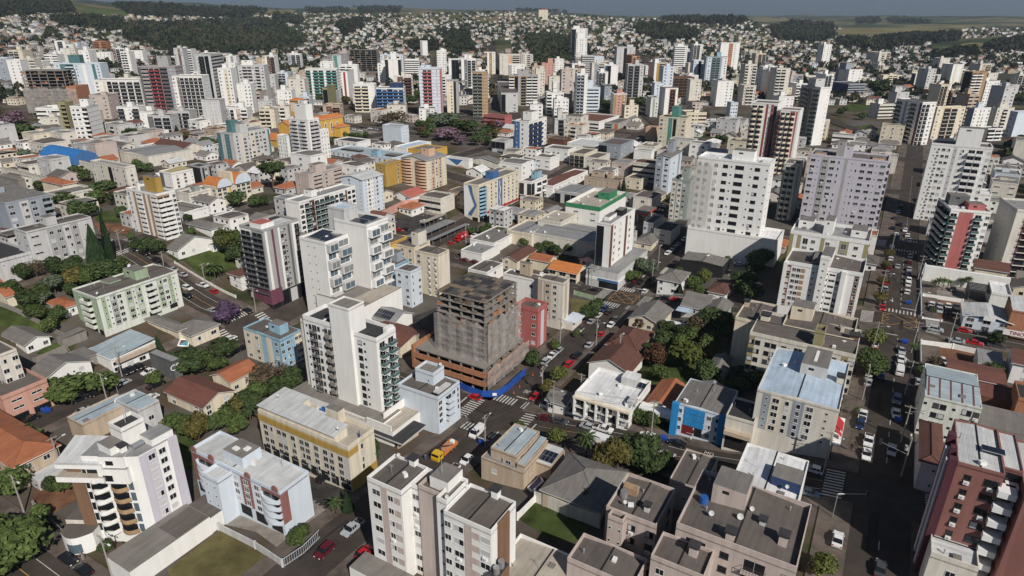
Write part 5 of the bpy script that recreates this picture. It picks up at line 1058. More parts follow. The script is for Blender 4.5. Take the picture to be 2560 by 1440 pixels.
# left skyline
for lab, spec, c, fr_, sd_, kw in (
 ("white tower with an olive side wing and black framed windows above a white podium", (216, 268, 360, 174, 246), 'wh', 'WW.b1', '', dict(pal=('br',), tank=((.5, .2, .5, .5, 5),), sillband='lg')),
 ("olive green flank of the white podium tower", (163, 258, 335, 143, -10), 'ol', '.b', '', {}),
 ("white tower with broad stepped white balcony slabs over dark glazing", (349, 202, 284, 232, -15), 'wh', 'W.1,hkkkk', '', dict(pal=('cr',), bc='wh', sillband='wh')),
 ("maroon and grey banded tower with two slate shafts", (437, 168, 288, 345, -16), 'gr', '1LbbL12.2.', '', dict(pal=('dg', 'gb'), bc='re', sillband='re', tank=((.5, .2, .3, .4, 9),))),
 ("white tower with chocolate brown balcony bands and a cream spine", (504, 192, 300, 429, -16), 'wh', 'w.w1kkk2kk', '', dict(pal=('br', 'cr'), bc='wh', sillband='wh')),
 ("tall light grey tower with a black balcony column and a dark glass flank", (526, 138, 272, 487, 556), 'lg', '.kh.', 'LLL', dict(bc='bk', fr=FRD)),
 ("grey concrete block with a dark green flank in front of the glass flanked tower", (548, 252, 320, 502, -12), 'lg', '..ss.', '', dict(pal=('dg',))),
 ("cream white tower with an orange centre line behind the dark glass flank", (588, 160, 216, 553, -12), 'wh', 'w1.w', '', dict(pal=('gd',))),
 ("grey and white tower edged by one dark vertical stripe", (659, 165, 268, 588, -14), 'lg', '1WbbwbW', '', dict(pal=('dg',), bc='lg', tank=((.2, .2, .4, .4, 5, 'wh'),))),
 ("mauve brown eight storey block with cream windows", (649, 231, 276, 620, 683), 'rp', '1b1b', 'www.', dict(pal=('br',))),
 ("white tower with dark green curved balcony rims", (841, 174, 256, 762, -15), 'wh', 'b.bb.bb', '', dict(bc='te2', sillband='te2')),
 ("slender tower with a broad sea green end wall", (852, 138, 224, 832, 868), 'lg', '1.', '.w.', dict(pal=('te2',))),
 ("white tower with small dark windows behind the green rimmed one", (832, 156, 230, 800, -12), 'wh', 'w.w', '', {}),
 ("white pointed tower with a burgundy strip", (868, 180, 250, 852, 884), 'wh', '.1.', '.', dict(pal=('re',))),
 ("slim black glass block behind the church roof", (818, 222, 282, 806, 838), 'ol', 'h', 's', {}),
 ("white and slate blue tower at the left edge behind the building netting", (49, 151, 232, 15, -12), 'wh', '.w.w', '', dict(pal=('gb',))),
 ("blue grey tower cut by the left edge", (15, 146, 215, -30, -12), 'lb', 'w.w1', '', dict(pal=('gb',))),
 ("pale teal tower with two sea green shafts", (249, 160, 255, 135, -14), 'lb', 'ww1b1w.2s.1w', '', dict(pal=('te', 'wh'), tank=((.3, .2, .25, .5, 8, 'te'),))),
 ("small white tower with black balconies on the left slope", (161, 103, 136, 135, -12), 'wh', '.k.', '', {}),
 ("brick brown unfinished block on the left slope", (265, 104, 131, 232, -14), 'bri', 'b.b', '', dict(bc='bri')),
 ("white block with a grid of small windows below the brick brown one", (275, 132, 158, 234, -14), 'wh', 'wwww', '', {}),
 ("white block with an orange striped front on the left slope", (355, 128, 160, 312, -14), 'wh', 'w1ww', '', dict(pal=('sa',))),
 ("beige hotel-like block with an arched crest", (765, 195, 240, 718, -14), 'rp', 'w.w', '', {}),
 ("small white and teal block left of the green rimmed tower", (755, 222, 240, 726, -12), 'wh', 'wsw1', '', dict(pal=('sb',))),
 # centre skyline
 ("black and white tower with a white spine and tall white tank", (1002, 149, 216, 962, -14), 'wh', '1.s.1', '', dict(pal=('bk',), tank=((.35, .2, .35, .4, 9),))),
 ("white clinic block with horizontal green shaded windows", (1047, 150, 192, 1011, -14), 'wh', 'LL', '', dict(sillband='wh')),
 ("round cornered blue and white balcony tower with a navy crown", (1009, 222, 290, 940, -16), 'wh', 'b1bb2bb', '', dict(pal=('bl', 'nb'), bc='bl', sillband='bl', tank=((.5, .1, .45, .6, 5, 'nb'),))),
 ("tall tower with rust red balconies and a pale blue flank", (1103, 172, 292, 1047, -14), 'lb', '2.bb.2t.1', '', dict(pal=('rw', 'lb'), bc='rw', sillband='rw', tank=((.1, .3, .4, .4, 3),))),
 ("beige and dark grey slab tower beside the rust red balconies", (1146, 203, 284, 1116, -12), 'gr', '1w12.', '', dict(pal=('cr', 'bk'))),
 ("slim tan tower with turquoise glazed balconies", (1181, 181, 292, 1149, -14), 'ta', 'gg.1s', '', dict(pal=('ta',), bc='yl', sillband='yl')),
 ("blank white block with dark window columns beside the street canyon", (1253, 234, 282, 1192, -16), 'lg', 'h..W', '', {}),
 ("white tower with a gold panel beside the long straight street", (1218, 131, 186, 1188, -12), 'wh', '.w1w', '', dict(pal=('gd',))),
 ("white and black tower left of the sloping tan wall", (1147, 149, 206, 1121, -12), 'wh', '.k1', '', dict(pal=('dg',), bc='bk')),
 ("white and grey tower on the hill beside the straight street", (1068, 103, 142, 1050, -10), 'wh', '1.s', '', dict(pal=('gr',))),
 ("white stepped low tower right of the black and white one", (1128, 190, 240, 1103, -12), 'wh', 'w.1', '', dict(pal=('lb',))),
 ("grey and gold tower with a maroon window line", (1272, 190, 264, -12, 1345), 'gr', 'b1h2sk3bb', '', dict(pal=('gd', 're', 'gd'), bc='wh', tank=((.3, .3, .4, .4, 6, 'gr'),))),
 ("beige block with a pinkish stair bay behind the grey and gold tower", (1249, 137, 188, -14, 1301), 'ow', 'w.1b', '', dict(pal=('sa',))),
 ("white block with rounded balconies right of the beige one", (1308, 136, 176, -10, 1327), 'ow', 'w.b', '', {}),
 ("white block standing before the beige one", (1272, 162, 205, -10, 1312), 'wh', '1w.w', '', dict(pal=('gr',))),
 ("pinkish tan tower with a stepped crown", (1355, 159, 226, 1353, 1386), 'pk', '.www', '', dict(pal=('pk',), tank=((.5, .3, .4, .4, 6, 'pk'),))),
 ("blank white tower with a grey centre strip", (1383, 207, 248, 1380, 1411), 'wh', '.1.', '', dict(pal=('lg',))),
 ("white and cream tower with a mustard strip", (1425, 174, 224, 1421, 1452), 'ow', '1.ww', '', dict(pal=('gd',))),
 ("pale blue block with wide shaded balcony floors", (1442, 220, 280, -14, 1501), 'lb', '.LLLL.', '', dict(bc='lb', sillband='lb', tank=((.4, .3, .3, .4, 7),))),
 ("white tower with gold corners and a royal blue crest", (1498, 164, 218, -14, 1546), 'wh', '1.w2h2..s', '', dict(pal=('gd', 'nb'), tank=((.55, .3, .2, .3, 4),))),
 ("dark green and white tower left of the gold cornered one", (1479, 163, 205, 1477, 1498), 'gg', 'h.h', '', {}),
 ("tall pale grey tower pair on the rise behind the gold cornered one", (1543, 119, 192, 1537, 1589), 'lg', '.w.h.ww', '', dict(tank=((.55, .2, .35, .5, 4),))),
 ("brick tower with a torn grey net strip", (1580, 141, 210, 1563, 1600), 'bri', '.b1b', '', dict(pal=('cr',), bc='bri')),
 ("plain beige lift block at the foot of the brick tower", (1562, 208, 242, 1560, 1587), 'co', '', '', {}),
 ("white tower with gold panels around central balconies", (1637, 158, 212, 1622, 1670), 'wh', '.1k1.', '', dict(pal=('gd',), bc='wh', tank=((.1, .2, .3, .4, 5),))),
 ("white tower with pink trimmed centre and tan corner panels", (1534, 236, 290, 1528, 1568), 'wh', '1w2w1', '', dict(pal=('ta', 'pk'), tank=((.3, .3, .4, .4, 4, 'pk'),))),
 ("broad brown tower of open balconies with a gold cornice", (1663, 194, 252, -14, 1733), 'br', 'kkkkkk', '', dict(bc='gd', sillband='gd')),
 ("white tower with an orange brown balcony column", (1664, 222, 290, 1650, 1696), 'wh', '..k1.', '', dict(pal=('bri',), bc='bri')),
 ("pale aqua tower behind the orange brown column", (1637, 209, 272, 1630, 1661), 'lb', '.w.w', '', dict(pal=('te',))),
 ("white and green low tower in front of the pale aqua one", (1628, 246, 294, 1617, 1647), 'pg', '.1w', '', dict(pal=('gg',))),
 ("distant tower with pale green shaded floors", (1688, 116, 176, 1684, 1720), 'wh', 'LLw', '', dict(sillband='wh', tank=((.2, .2, .5, .5, 4),))),
 ("tall white stepped tower on the wooded slope", (1441, 97, 177, 1437, 1468), 'wh', 'w.ww.w', '', dict(tank=((.1, .2, .7, .6, 9),))),
 ("dark blue and white tower behind the stepped white tower", (1430, 72, 150, 1427, 1470), 'wh', 'h.w.1', '', dict(pal=('lg',), tank=((.1, .2, .4, .6, 5),))),
 ("pale round ended block left of the stepped white tower's foot", (1456, 140, 190, -12, 1486), 'lg', 'LL', '', dict(sillband='lg')),
 ("light blue and white low tower right of the stepped white tower", (1480, 142, 182, -12, 1510), 'lb', 'w.w', '', {}),
 ("grey fronted building with horizontal dark louvres", (1387, 298, 350, -14, 1410), 'lg', '.h', '', dict(sillband='gr', tank=((.4, .4, .5, .4, 7),))),
 ("slate and pale blue block behind the pale blue balcony floors", (1512, 217, 258, 1502, 1530), 'gb', '.w.w', '', {}),
 ("white hotel with a yellow and red top on the far ridge", (1347, 25, 50, -14, 1370), 'wh', '1w1', '', dict(pal=('yl',), tank=((.3, .3, .4, .4, 7, 're'),))),
 # right skyline
 ("slate blue and white tower with pale blue glazing", (1766, 143, 222, 1761, 1820), 'gb', '.W1,gg.1W2', '', dict(pal=('lb', 'wh'), bc='lb', tank=((.5, .2, .2, .3, 6, 'sb'),))),
 ("white tower behind the slate blue one", (1803, 108, 178, 1797, 1851), 'wh', '.s.w1w.', '', dict(pal=('bri',))),
 ("white tower with small window dots at the foot of the hill", (1820, 130, 176, 1816, 1842), 'wh', 's.s', '', {}),
 ("dark banded narrow tower left of the slate blue one", (1735, 152, 218, 1727, 1762), 'lb', 'w.h1w', '', dict(pal=('br',))),
 ("white and brown banded tower with a grey flank", (1911, 176, 230, 1888, 1953), 'wh', 'WW.W1.', '.w', dict(pal=('br',), tank=((.0, .2, .25, .5, 6, 'br'),))),
 ("beige ten storey tower with small balconies", (1861, 215, 262, 1848, 1891), 'ow', 'wbbw', 's', dict(bc='ow')),
 ("pinkish white walk-up tower", (1731, 258, 304, 1717, 1757), 'rp', 'b.w.w', '', {}),
 ("ice blue tower with a brick red flank", (1828, 258, 294, 1818, 1846), 'lb', 'www', '', dict(pal=('re',))),
 ("white and grey striped tower with a white slab end and green glass flank", (2052, 221, 364, 2004, 2078), 'wh', '..s', 'g1hg', dict(pal=('lg',), bc='gg', tank=((.0, .3, .9, .4, 6, 'lg'),))),
 ("white and slate hospital tower with a cross shaped window pattern", (2124, 175, 222, 2091, 2158), 'wh', '.WsW', '1.W', dict(pal=('gb',), tank=((.0, .3, .4, .5, 8, 'gb'),))),
 ("navy and grey podium of the hospital tower", (2122, 211, 242, 2078, 2164), 'gb', 'LLL', '1', dict(pal=('nb',))),
 ("near black brick tower with white balcony bands", (2432, 181, 270, 2412, 2470), 'ta', 'bb.s', '1', dict(pal=('bk',), bc='wh')),
 ("white twin shafted tower left of the near black brick one", (2384, 162, 215, 2356, 2411), 'wh', '.1s.1', '.1.', dict(pal=('cr',))),
 ("blue grey glass flanked tower with white balcony front", (2307, 258, 364, 2242, 2342), 'wh', 'kk.ws', 'g.1.g.2', dict(pal=('gb', 'pu'), bc='wh')),
 ("beige tower with an ochre spine between white balconies", (2344, 270, 348, 2332, 2415), 'cr', 'w.k1k.w', '.', dict(pal=('ta',), bc='wh')),
 ("powder blue and white block with rows of square windows", (2437, 272, 327, 2420, 2478), 'wh', 'w.ww.w', '1', dict(pal=('gb',), tank=((.3, .3, .3, .4, 5, 'lb'),))),  # slate side panel: that wall's shade is put into its colour
 ("cream grey block with recessed bays right of the powder blue one", (2494, 272, 325, 2480, 2537), 'ow', 'w.b.w', '.', dict(tank=((.2, .3, .4, .4, 5),))),
 ("grey tower cut by the right edge", (2545, 282, 345, 2526, 2590), 'lb', '.w', 'w.', {}),
 ("white clinic with a round red emblem on its roof wall", (2200, 262, 297, 2175, 2240), 'ow', 'LLL', 'w.w', dict(tank=((.0, .2, .3, .3, 5, 'wh'),))),
 ("cream five storey block on the right slope", (2209, 189, 210, 2197, 2255), 'cr', 'w.bb..', '', dict(tank=((.4, .3, .15, .3, 3),))),
 ("grey white block with dark stairs on the right slope", (2290, 185, 220, 2280, 2321), 'ow', 'w.hw', '1', dict(pal=('dg',))),
 ("blue grey apartment block before the dense trees", (2243, 232, 264, 2223, 2274), 'lg', 'w.w', '.', dict(tank=((.0, .3, .5, .4, 6),))),
 ("far off pair of beige and grey apartment slabs", (2194, 131, 157, 2168, 2227), 'ow', 'b.b.b', '.', dict(bc='be')),
 ("grey and black low tower before the powder blue block", (2470, 324, 352, 2442, 2507), 'wh', 'b1b', 'w', dict(pal=('bk',))),
 ("rough concrete shell under construction on the right", (2354, 230, 260, 2308, 2384), 'bri', 'k.k', '.', dict(bc='co', sillband='co')),
 ("white block with brown panel behind the glass flanked tower", (2305, 238, 262, 2295, 2336), 'ow', 'w1w', '', dict(pal=('ta',)))):
    T(tw, lab, tn, spec, c, fr_, sd_, az=-12 if spec[0] > 1990 else F, **kw)
for lab, spec, c, fr_, sd_, kw in (
 ("white walled tower with gold and maroon rounded balconies, left half of the pair", (1945, 262, 440, 1880, -16), 'wh', 'rr.1ss1h', '', dict(pal=('re',), bc='cr')),
 ("white tower with gold rounded balconies and red pinstripes, right half of the pair", (2000, 279, 450, 1948, -14), 'wh', '1rrr2,2.', '', dict(pal=('re', 'rw'), bc='cr')),
 ("olive framed tower with turquoise glazed rounded balconies", (2000, 414, 552, 1960, -14), 'ow', '1rr.s1', 's.1', dict(pal=('sg',), bc='ow')),
 ("lilac white tower with many windows, air conditioners and tile capped parapets", (2220, 407, 588, 2026, -16), 'mv', 'Ws,W1Wt.1.stWWsW', 'b', dict(pal=('gr',), tank=((.33, .1, .1, .5, 7, 'gr'), (.43, .2, .1, .4, 5), (.05, .1, .15, .5, 1.2, 'sa'), (.8, .1, .15, .5, 1.2, 'sa')))),
 ("cream tower with a broad sea green centre shaft", (1716, 298, 374, 1649, -14), 'cr', 'Ws.11,h1.sW', '', dict(pal=('te2',), tank=((.42, .1, .25, .5, 8, 'te2'),))),
 ("pale blue tower with a gabled front and slate glazed bays", (1677, 393, 487, 1641, 1706), 'lb', 'W1W', '.W.1.', dict(pal=('gb',), roof='gn', par=-1, tank=((.3, .5, .4, .3, 7, 'gb'),))),
 ("narrow grey faceted tower with cream window columns", (1725, 456, 552, 1680, 1743), 'gg', 'w1,w1w.', 'w', dict(pal=('ow',), tank=((.4, .3, .4, .4, 6, 'gg'),))),
 ("navy and white corner tower with a slanted white side wall", (1322, 306, 376, 1286, 1367), 'wh', 'w1w.', 'bbb.w', dict(pal=('bl',), bc='nb', tank=((.2, .3, .6, .4, 6),))),
 ("white tower with cut corners right of the second avenue", (2329, 361, 548, -14, 2482), 'wh', '.saww.s1.w.bb.w', '.', dict(pal=('lg',), bc='wh', tank=((.4, .2, .4, .5, 8),)))):
    B(tw, lab, tn, spec, c, fr_, sd_, **kw)
for nm, lab, spec, c, fr_, sd_, kw in (
 (cb, "slate grey four storey block with rows of square windows", (1552, 365, 398, 1497, 1585), 'gb', 'h.w', 'wwwww', {}), (cb, "blank white shop block beside the sloping street", (1629, 380, 404, 1585, 1638), 'wh', '', '', {}),
 (cb, "weathered raw concrete building complex in the centre", (1550, 455, 488, 1461, 1566), 'be', 't.t.', '', dict(tank=((.55, .5, .15, .3, 4, 'be'), (.1, .5, .35, .4, 3, 'be')))), (cb, "grey building with tall arched windows", (1483, 492, 522, 1387, 1517), 'lg', 'h.hhhh.', '', dict(roof='cl')),
 (ap, "white three storey walk-up with grey flat roof", (1420, 377, 405, 1361, -13), 'wh', 'w.ww.w', '', {}), (cb, "yellow topped building with dark balcony fronts", (1461, 388, 420, 1424, 1494), 'yl', 'kkk', '', dict(bc='dg')),
 (cb, "white building with rounded awnings over its windows", (1495, 398, 424, 1461, 1525), 'ow', 'ww', 'www', {}), (cb, "white corner building with a black shop front and curved side balconies", (1329, 457, 508, 1299, 1368), 'wh', 'h.h', 'h.rr', dict(base=4, bcol='bk', tank=((.3, .5, .5, .3, 4, 'sb'),))),
 (hs, "long beige house with a grey hip roof", (1623, 418, 432, 1557, -12), 'be', 'w.w.w', '', dict(roof='hn')), (hs, "cream two storey house with a red window", (1603, 451, 476, 1564, -12), 'cr', 'w.w', '', {}),
 (cb, "pale grey two storey house by the cross street behind the netted tower", (1633, 562, 600, 1609, 1659), 'lg', 'w.w', '', {}), (cb, "dark roofed grey building left of the netted tower", (1678, 582, 613, 1635, 1702), 'ow', 'n', '', dict(roof='fk')),
 (hs, "cream bungalow with a grey hip roof behind the corner tower", (1629, 610, -3.6, 1587, 1654), 'cr', 'w', 'w', dict(roof='hn')), (cb, "red and white corner shop by the park", (1262, 293, 314, 1209, -12), 'rw', 'LL', '', {}),
 (cb, "department store with a red, white and black front", (1497, 306, 326, 1410, -45), 'wh', '.1LL', '', dict(pal=('re',), roof='fe')), (cb, "grey flat roofed store with an orange corner", (1545, 310, 324, 1500, -30), 'gr', 'L.1', '', dict(pal=('orr',))),
 (cb, "white shopping hall with two grey barrel roofs", (1490, 366, 386, 1418, -22), 'wh', '..h', '', dict(roof='fm')), (cb, "brown and white gallery building right of the navy corner tower", (1410, 352, 375, 1370, -12), 'br', '', '', {}),
 (ap, "row of white two storey shops with rusted roofs", (1382, 468, 496, 1345, 1470), 'wh', 'w', 'wwwwwwww', dict(roof='xe')), (cb, "orange sided block beside the sloping street", (1640, 322, 352, 1615, 1650), 'sa', '.', 'w.w', {})):
    B("commercial_building" if nm == cb else "house" if nm == hs else bl_, lab, nm, spec, c, fr_, sd_, **kw)
b = place((1617, 535, -5.5, 1583, 1642)); claim(b); rt = thing("filling_station", "petrol station canopy with a red edge in front of the narrow grey tower", "filling station", b['o'], b['rz']); W, D = b['W'], b['D']
m = M(); m.box(0, W, 0, D, 4.6, 5.5, plain('canopy red', (.40, .05, .025), .6), roofm('n')); m.build("canopy", rt)
for x in (.2, .8):
    for y in (.2, .8): part_box(rt, 'post', W*x-.2, W*x+.2, D*y-.2, D*y+.2, -1, 4.6, wall('lg'))
for lab, spec in (("long grey carport roof beside the gravel yard", (1037, 598, -3, 1008, 1142)), ("second long grey carport roof beside the street trees", (1082, 602, -3, 1068, 1175)), ("rusty carport roof over parked cars in the walled yard", (1063, 558, -3, 1048, 1118))):
    b = place(spec); claim(b); rt = thing("carport", lab, "carport", b['o'], b['rz']); W, D = b['W'], b['D']
    m = M(); m.face([(0, 0, 2.9), (W, 0, 3.2), (W, D, 3.2), (0, D, 2.9)], roofm('l' if 'rusty' not in lab else 'p', 'x')); m.box(0, W, 0, .15, 2.7, 2.9, METAL); m.build("roof", rt)
    for i in range(6): part_box(rt, 'post', .1, .25, D*i/5.2, D*i/5.2+.15, -1, 2.8, METAL); part_box(rt, 'post', W-.25, W-.1, D*i/5.2, D*i/5.2+.15, -1, 2.8, METAL)
b = place((156, 177, 296, 52, -18), F); claim(b); rt = thing("building_site", "unfinished tower on the left with open top floors and brown netting below", "building site", b['o'], b['rz']); W, D, h = b['W'], b['D'], b['h']; slab_frame(rt, 0, W, 0, D, 0, h, 15, .3, cols=(5, 3)); net(rt, 0, W*1.25, -2, D, 5, h*.66, NET, 'fl'); part_box(rt, 'brick_wall', W, W*1.24, -1, D, 0, h*.68, wall('bri'))
b = place((942, 125, 196, 870, -20), F); claim(b); rt = thing("building_site", "bare concrete skeleton of a tower above a dark podium, behind the church", "building site", b['o'], b['rz']); W, D, h = b['W'], b['D'], b['h']; slab_frame(rt, 0, W, 0, D, 10, h, 10, .15, cols=(5, 3)); part_box(rt, 'podium', -3, W*1.25, -6, D, -3, 10, wall('dg'), roofm('c'))
for k in range(4): part_box(rt, 'podium_louvre', -3, W*1.25, -6.2, -6, 1+k*2.2, 1.5+k*2.2, wall('bri'))
# masts on the skyline
for i, (x, y0, y1, l) in enumerate(((1478, 44, -14, "tall lattice mast on the ridge right of the yellow topped hotel"), (1395, 34, 6, "thin red mast right of the yellow topped hotel"), (1281, 60, 5, "lattice mast left of the yellow topped hotel"), (1314, 28, 2, "thin mast between the hotel and the lattice mast"))):
    p = G(x, y0 if y0 < 46 else y0); rt = thing("radio_mast", l, "mast", p); s_ = (p-EYE).length; hh = (y0-y1)*s_/FPX; m = M(); r_ = 2.0 if 'lattice' in l else .9
    for a in range(3): m.tube((r_*math.cos(a*2.1), r_*math.sin(a*2.1), 0), (.3*math.cos(a*2.1), .3*math.sin(a*2.1), hh), .32, .2, plain('mast steel', (.25, .2, .2), .6), 4)
    for j in range(14):
        z0, z1 = hh*j/14, hh*(j+1)/14; q0 = r_*(1-j/15); m.tube((q0*math.cos(j*2.1), q0*math.sin(j*2.1), z0), (q0*math.cos(j*2.1+2.1), q0*math.sin(j*2.1+2.1), z1), .15, .15, plain('mast steel', (.25, .2, .2), .6), 4)
    m.build("lattice", rt)
# ---------------------------------------------------------------- trees
def leafmat(k, c, tip=None):
    key = 'leaves '+k
    if key in MATS: return MATS[key]
    m, n, l, p = _mat(key); tc = n.new("ShaderNodeTexCoord"); no = n.new("ShaderNodeTexNoise"); no.inputs['Scale'].default_value = 5.0; no.inputs['Detail'].default_value = 4
    oi = n.new("ShaderNodeObjectInfo"); r = n.new("ShaderNodeValToRGB"); r.color_ramp.elements[0].position = .38; r.color_ramp.elements[1].position = .62
    r.color_ramp.elements[0].color = tuple(v*.6 for v in c)+(1,); r.color_ramp.elements[1].color = tuple(tip or [v*1.45 for v in c])+(1,)
    hs_ = n.new("ShaderNodeHueSaturation"); mr = n.new("ShaderNodeMapRange"); mr.inputs[3].default_value = .75; mr.inputs[4].default_value = 1.3
    l.new(oi.outputs['Random'], mr.inputs[0]); l.new(mr.outputs[0], hs_.inputs['Value']); l.new(tc.outputs['Object'], no.inputs[0]); l.new(no.outputs[0], r.inputs[0]); l.new(r.outputs[0], hs_.inputs['Color']); l.new(hs_.outputs[0], p.inputs['Base Color'])
    p.inputs['Roughness'].default_value = .8; p.inputs['Specular IOR Level'].default_value = .15; MATS[key] = m; return m
BARK = plain('bark', (.09, .065, .045), .95)
KIND = dict(d=('dark green leafy tree', (.044, .066, .023)), g=('green broadleaf tree', (.062, .088, .026)), l=('light yellowish green tree', (.085, .10, .026)), b=('brownish thin crowned tree', (.085, .065, .04)),
  o=('olive brown round tree', (.085, .075, .022)), p=('tree in purple bloom', (.085, .055, .10)), r=('reddish brown round tree', (.075, .04, .022)), q=('grey green spreading tree', (.085, .11, .07)), v=('pinkish violet blooming tree', (.14, .09, .115)))
def crown_mesh(k, seed, n=1000, shape='round', leaf=.13):
    r = random.Random(seed); m = M(); mt = leafmat(k, KIND[k][1]); lobes = []
    for i in range(11):
        th = r.random()*6.283; ph = math.acos(2*r.random()-1); q = .55*(r.random()**.5)
        lobes.append((Vector((math.sin(ph)*math.cos(th)*q, math.sin(ph)*math.sin(th)*q, math.cos(ph)*q*.75)), .30+.25*r.random()))
    for i in range(n):
        c, rr = lobes[i % len(lobes)]; th = r.random()*6.283; z = 2*r.random()-1; s_ = math.sqrt(1-z*z); d = Vector((s_*math.cos(th), s_*math.sin(th), z))
        p = c+d*rr*(.75+.3*r.random())
        if k == 'b' and r.random() < .35: continue
        nn = (d+Vector((r.gauss(0, .5), r.gauss(0, .5), r.gauss(0, .5)+.35))).normalized(); u = nn.orthogonal().normalized(); v = nn.cross(u); a = r.random()*3.1; u, v = u*math.cos(a)+v*math.sin(a), v*math.cos(a)-u*math.sin(a)
        e = leaf*(.6+.8*r.random())*(.6 if k == 'b' else 1)
        m.face([p-u*e, p-v*e*.7, p+u*e, p+v*e*.7], mt)
    if k != 'b':
        for c, rr in lobes:       # dense inner twigs and leaves
            q = rr*.72; pts = [c+Vector(t)*q for t in ((1, 0, 0), (0, 1, 0), (-1, 0, 0), (0, -1, 0), (0, 0, 1), (0, 0, -1))]
            for a in range(4):
                b_ = (a+1) % 4; m.face([pts[a], pts[b_], pts[4]], mt); m.face([pts[b_], pts[a], pts[5]], mt)
    return m.mesh("crown")
def cone_mesh(k, seed, n=700):
    r = random.Random(seed); m = M(); mt = leafmat('conifer', (.022, .042, .018))
    for i in range(n):
        t = r.random(); z = t; th = r.random()*6.283; rad = (1-t)**.8*(.8+.35*r.random()); p = Vector((math.cos(th)*rad, math.sin(th)*rad, z)); d = Vector((math.cos(th), math.sin(th), .3)).normalized()
        u = d.orthogonal().normalized(); v = d.cross(u); e = .16
        m.face([p-u*e, p-v*e*.25, p+u*e, p+v*e*.25+d*.05], mt)
    for a in range(8):
        t0, t1 = a*math.pi/4, (a+1)*math.pi/4; m.face([(.8*math.cos(t0), .8*math.sin(t0), 0), (.8*math.cos(t1), .8*math.sin(t1), 0), (0, 0, .95)], mt)
    return m.mesh("crown")
def palm_mesh(seed):
    r = random.Random(seed); m = M(); mt = leafmat('palm', (.05, .075, .025))
    for i in range(26):
        th = i*2.4; el = .9-1.5*(i/26); L = 1.0*(.8+.3*r.random()); q = Vector((0, 0, 0)); d = Vector((math.cos(th)*math.cos(el), math.sin(th)*math.cos(el), math.sin(el))); sd_ = Vector((-math.sin(th), math.cos(th), 0))
        for s_ in range(6):
            q2 = q+d*L/6; w0, w1 = .13*(1-abs(s_/6-.4)), .13*(1-abs((s_+1)/6-.4))
            m.face([q-sd_*w0-Vector((0, 0, .05)), q, q2, q2-sd_*w1-Vector((0, 0, .05))], mt); m.face([q, q+sd_*w0-Vector((0, 0, .05)), q2+sd_*w1-Vector((0, 0, .05)), q2], mt)
            q = q2; d = (d+Vector((0, 0, -.22))).normalized()
    return m.mesh("crown")
CROWN = {}
def crown(k, i, n):
    key = (k, i, n)
    if key not in CROWN: CROWN[key] = cone_mesh(k, i, n) if k in 'ca' and k == 'c' else palm_mesh(i) if k == 'k' else crown_mesh(k if k != 'a' else 'd', i*7+hash(k) % 13 if False else i*7+ord(k), n, leaf=.095 if n > 700 else .17)
    return CROWN[key]
TRUNK = {}
def trunk_mesh(kind):
    if kind not in TRUNK:
        m = M()
        if kind == 'k': m.tube((0, 0, -.1), (0, 0, 1), .05, .035, BARK, 7)
        else:
            m.tube((0, 0, -.12), (0, 0, .5), .055, .04, BARK, 6); 
            for a in range(5): m.tube((0, 0, .4+.03*a), (.28*math.cos(a*1.3), .28*math.sin(a*1.3), .74), .028, .01, BARK, 5)
        TRUNK[kind] = m.mesh("trunk")
    return TRUNK[kind]
NT = [0]
def tree(p, h, w_, k, label, group=None, n=1000):
    NT[0] += 1; i = NT[0] % 4; rz = (NT[0]*1.7) % 6.28
    nm = {'c': 'conifer', 'k': 'palm_tree', 'a': 'araucaria_tree', 'h': 'shrub'}.get(k, 'tree')
    rt = thing(nm, label, {'k': 'palm', 'c': 'conifer'}.get(k, 'tree'), p, rz, group)
    t = link('trunk', trunk_mesh('k' if k == 'k' else 't'), rt); t.scale = (h*.6, h*.6, h*.92) if k != 'k' else (h*.5, h*.5, h*.8)
    cr = link('crown', crown(k, i, n), rt)
    if k == 'c': cr.location = (0, 0, h*.04); cr.scale = (w_/2, w_/2, h*.96)
    elif k == 'k': cr.location = (0, 0, h*.8); cr.scale = (w_*.5,)*3
    elif k == 'a': cr.location = (0, 0, h*.74); cr.scale = (w_*.62, w_*.62, h*.30)
    else: cr.location = (0, 0, h*.58); cr.scale = (w_*.6, w_*.6, h*.50)
    return rt
WR = dict(c=.33, k=.75, a=.6, p=1.0, b=.95, q=1.15, v=1.05)
DESC = {k: v[0] for k, v in KIND.items()}; DESC.update(c='tall dark conifer', k='palm tree', a='dark araucaria tree')
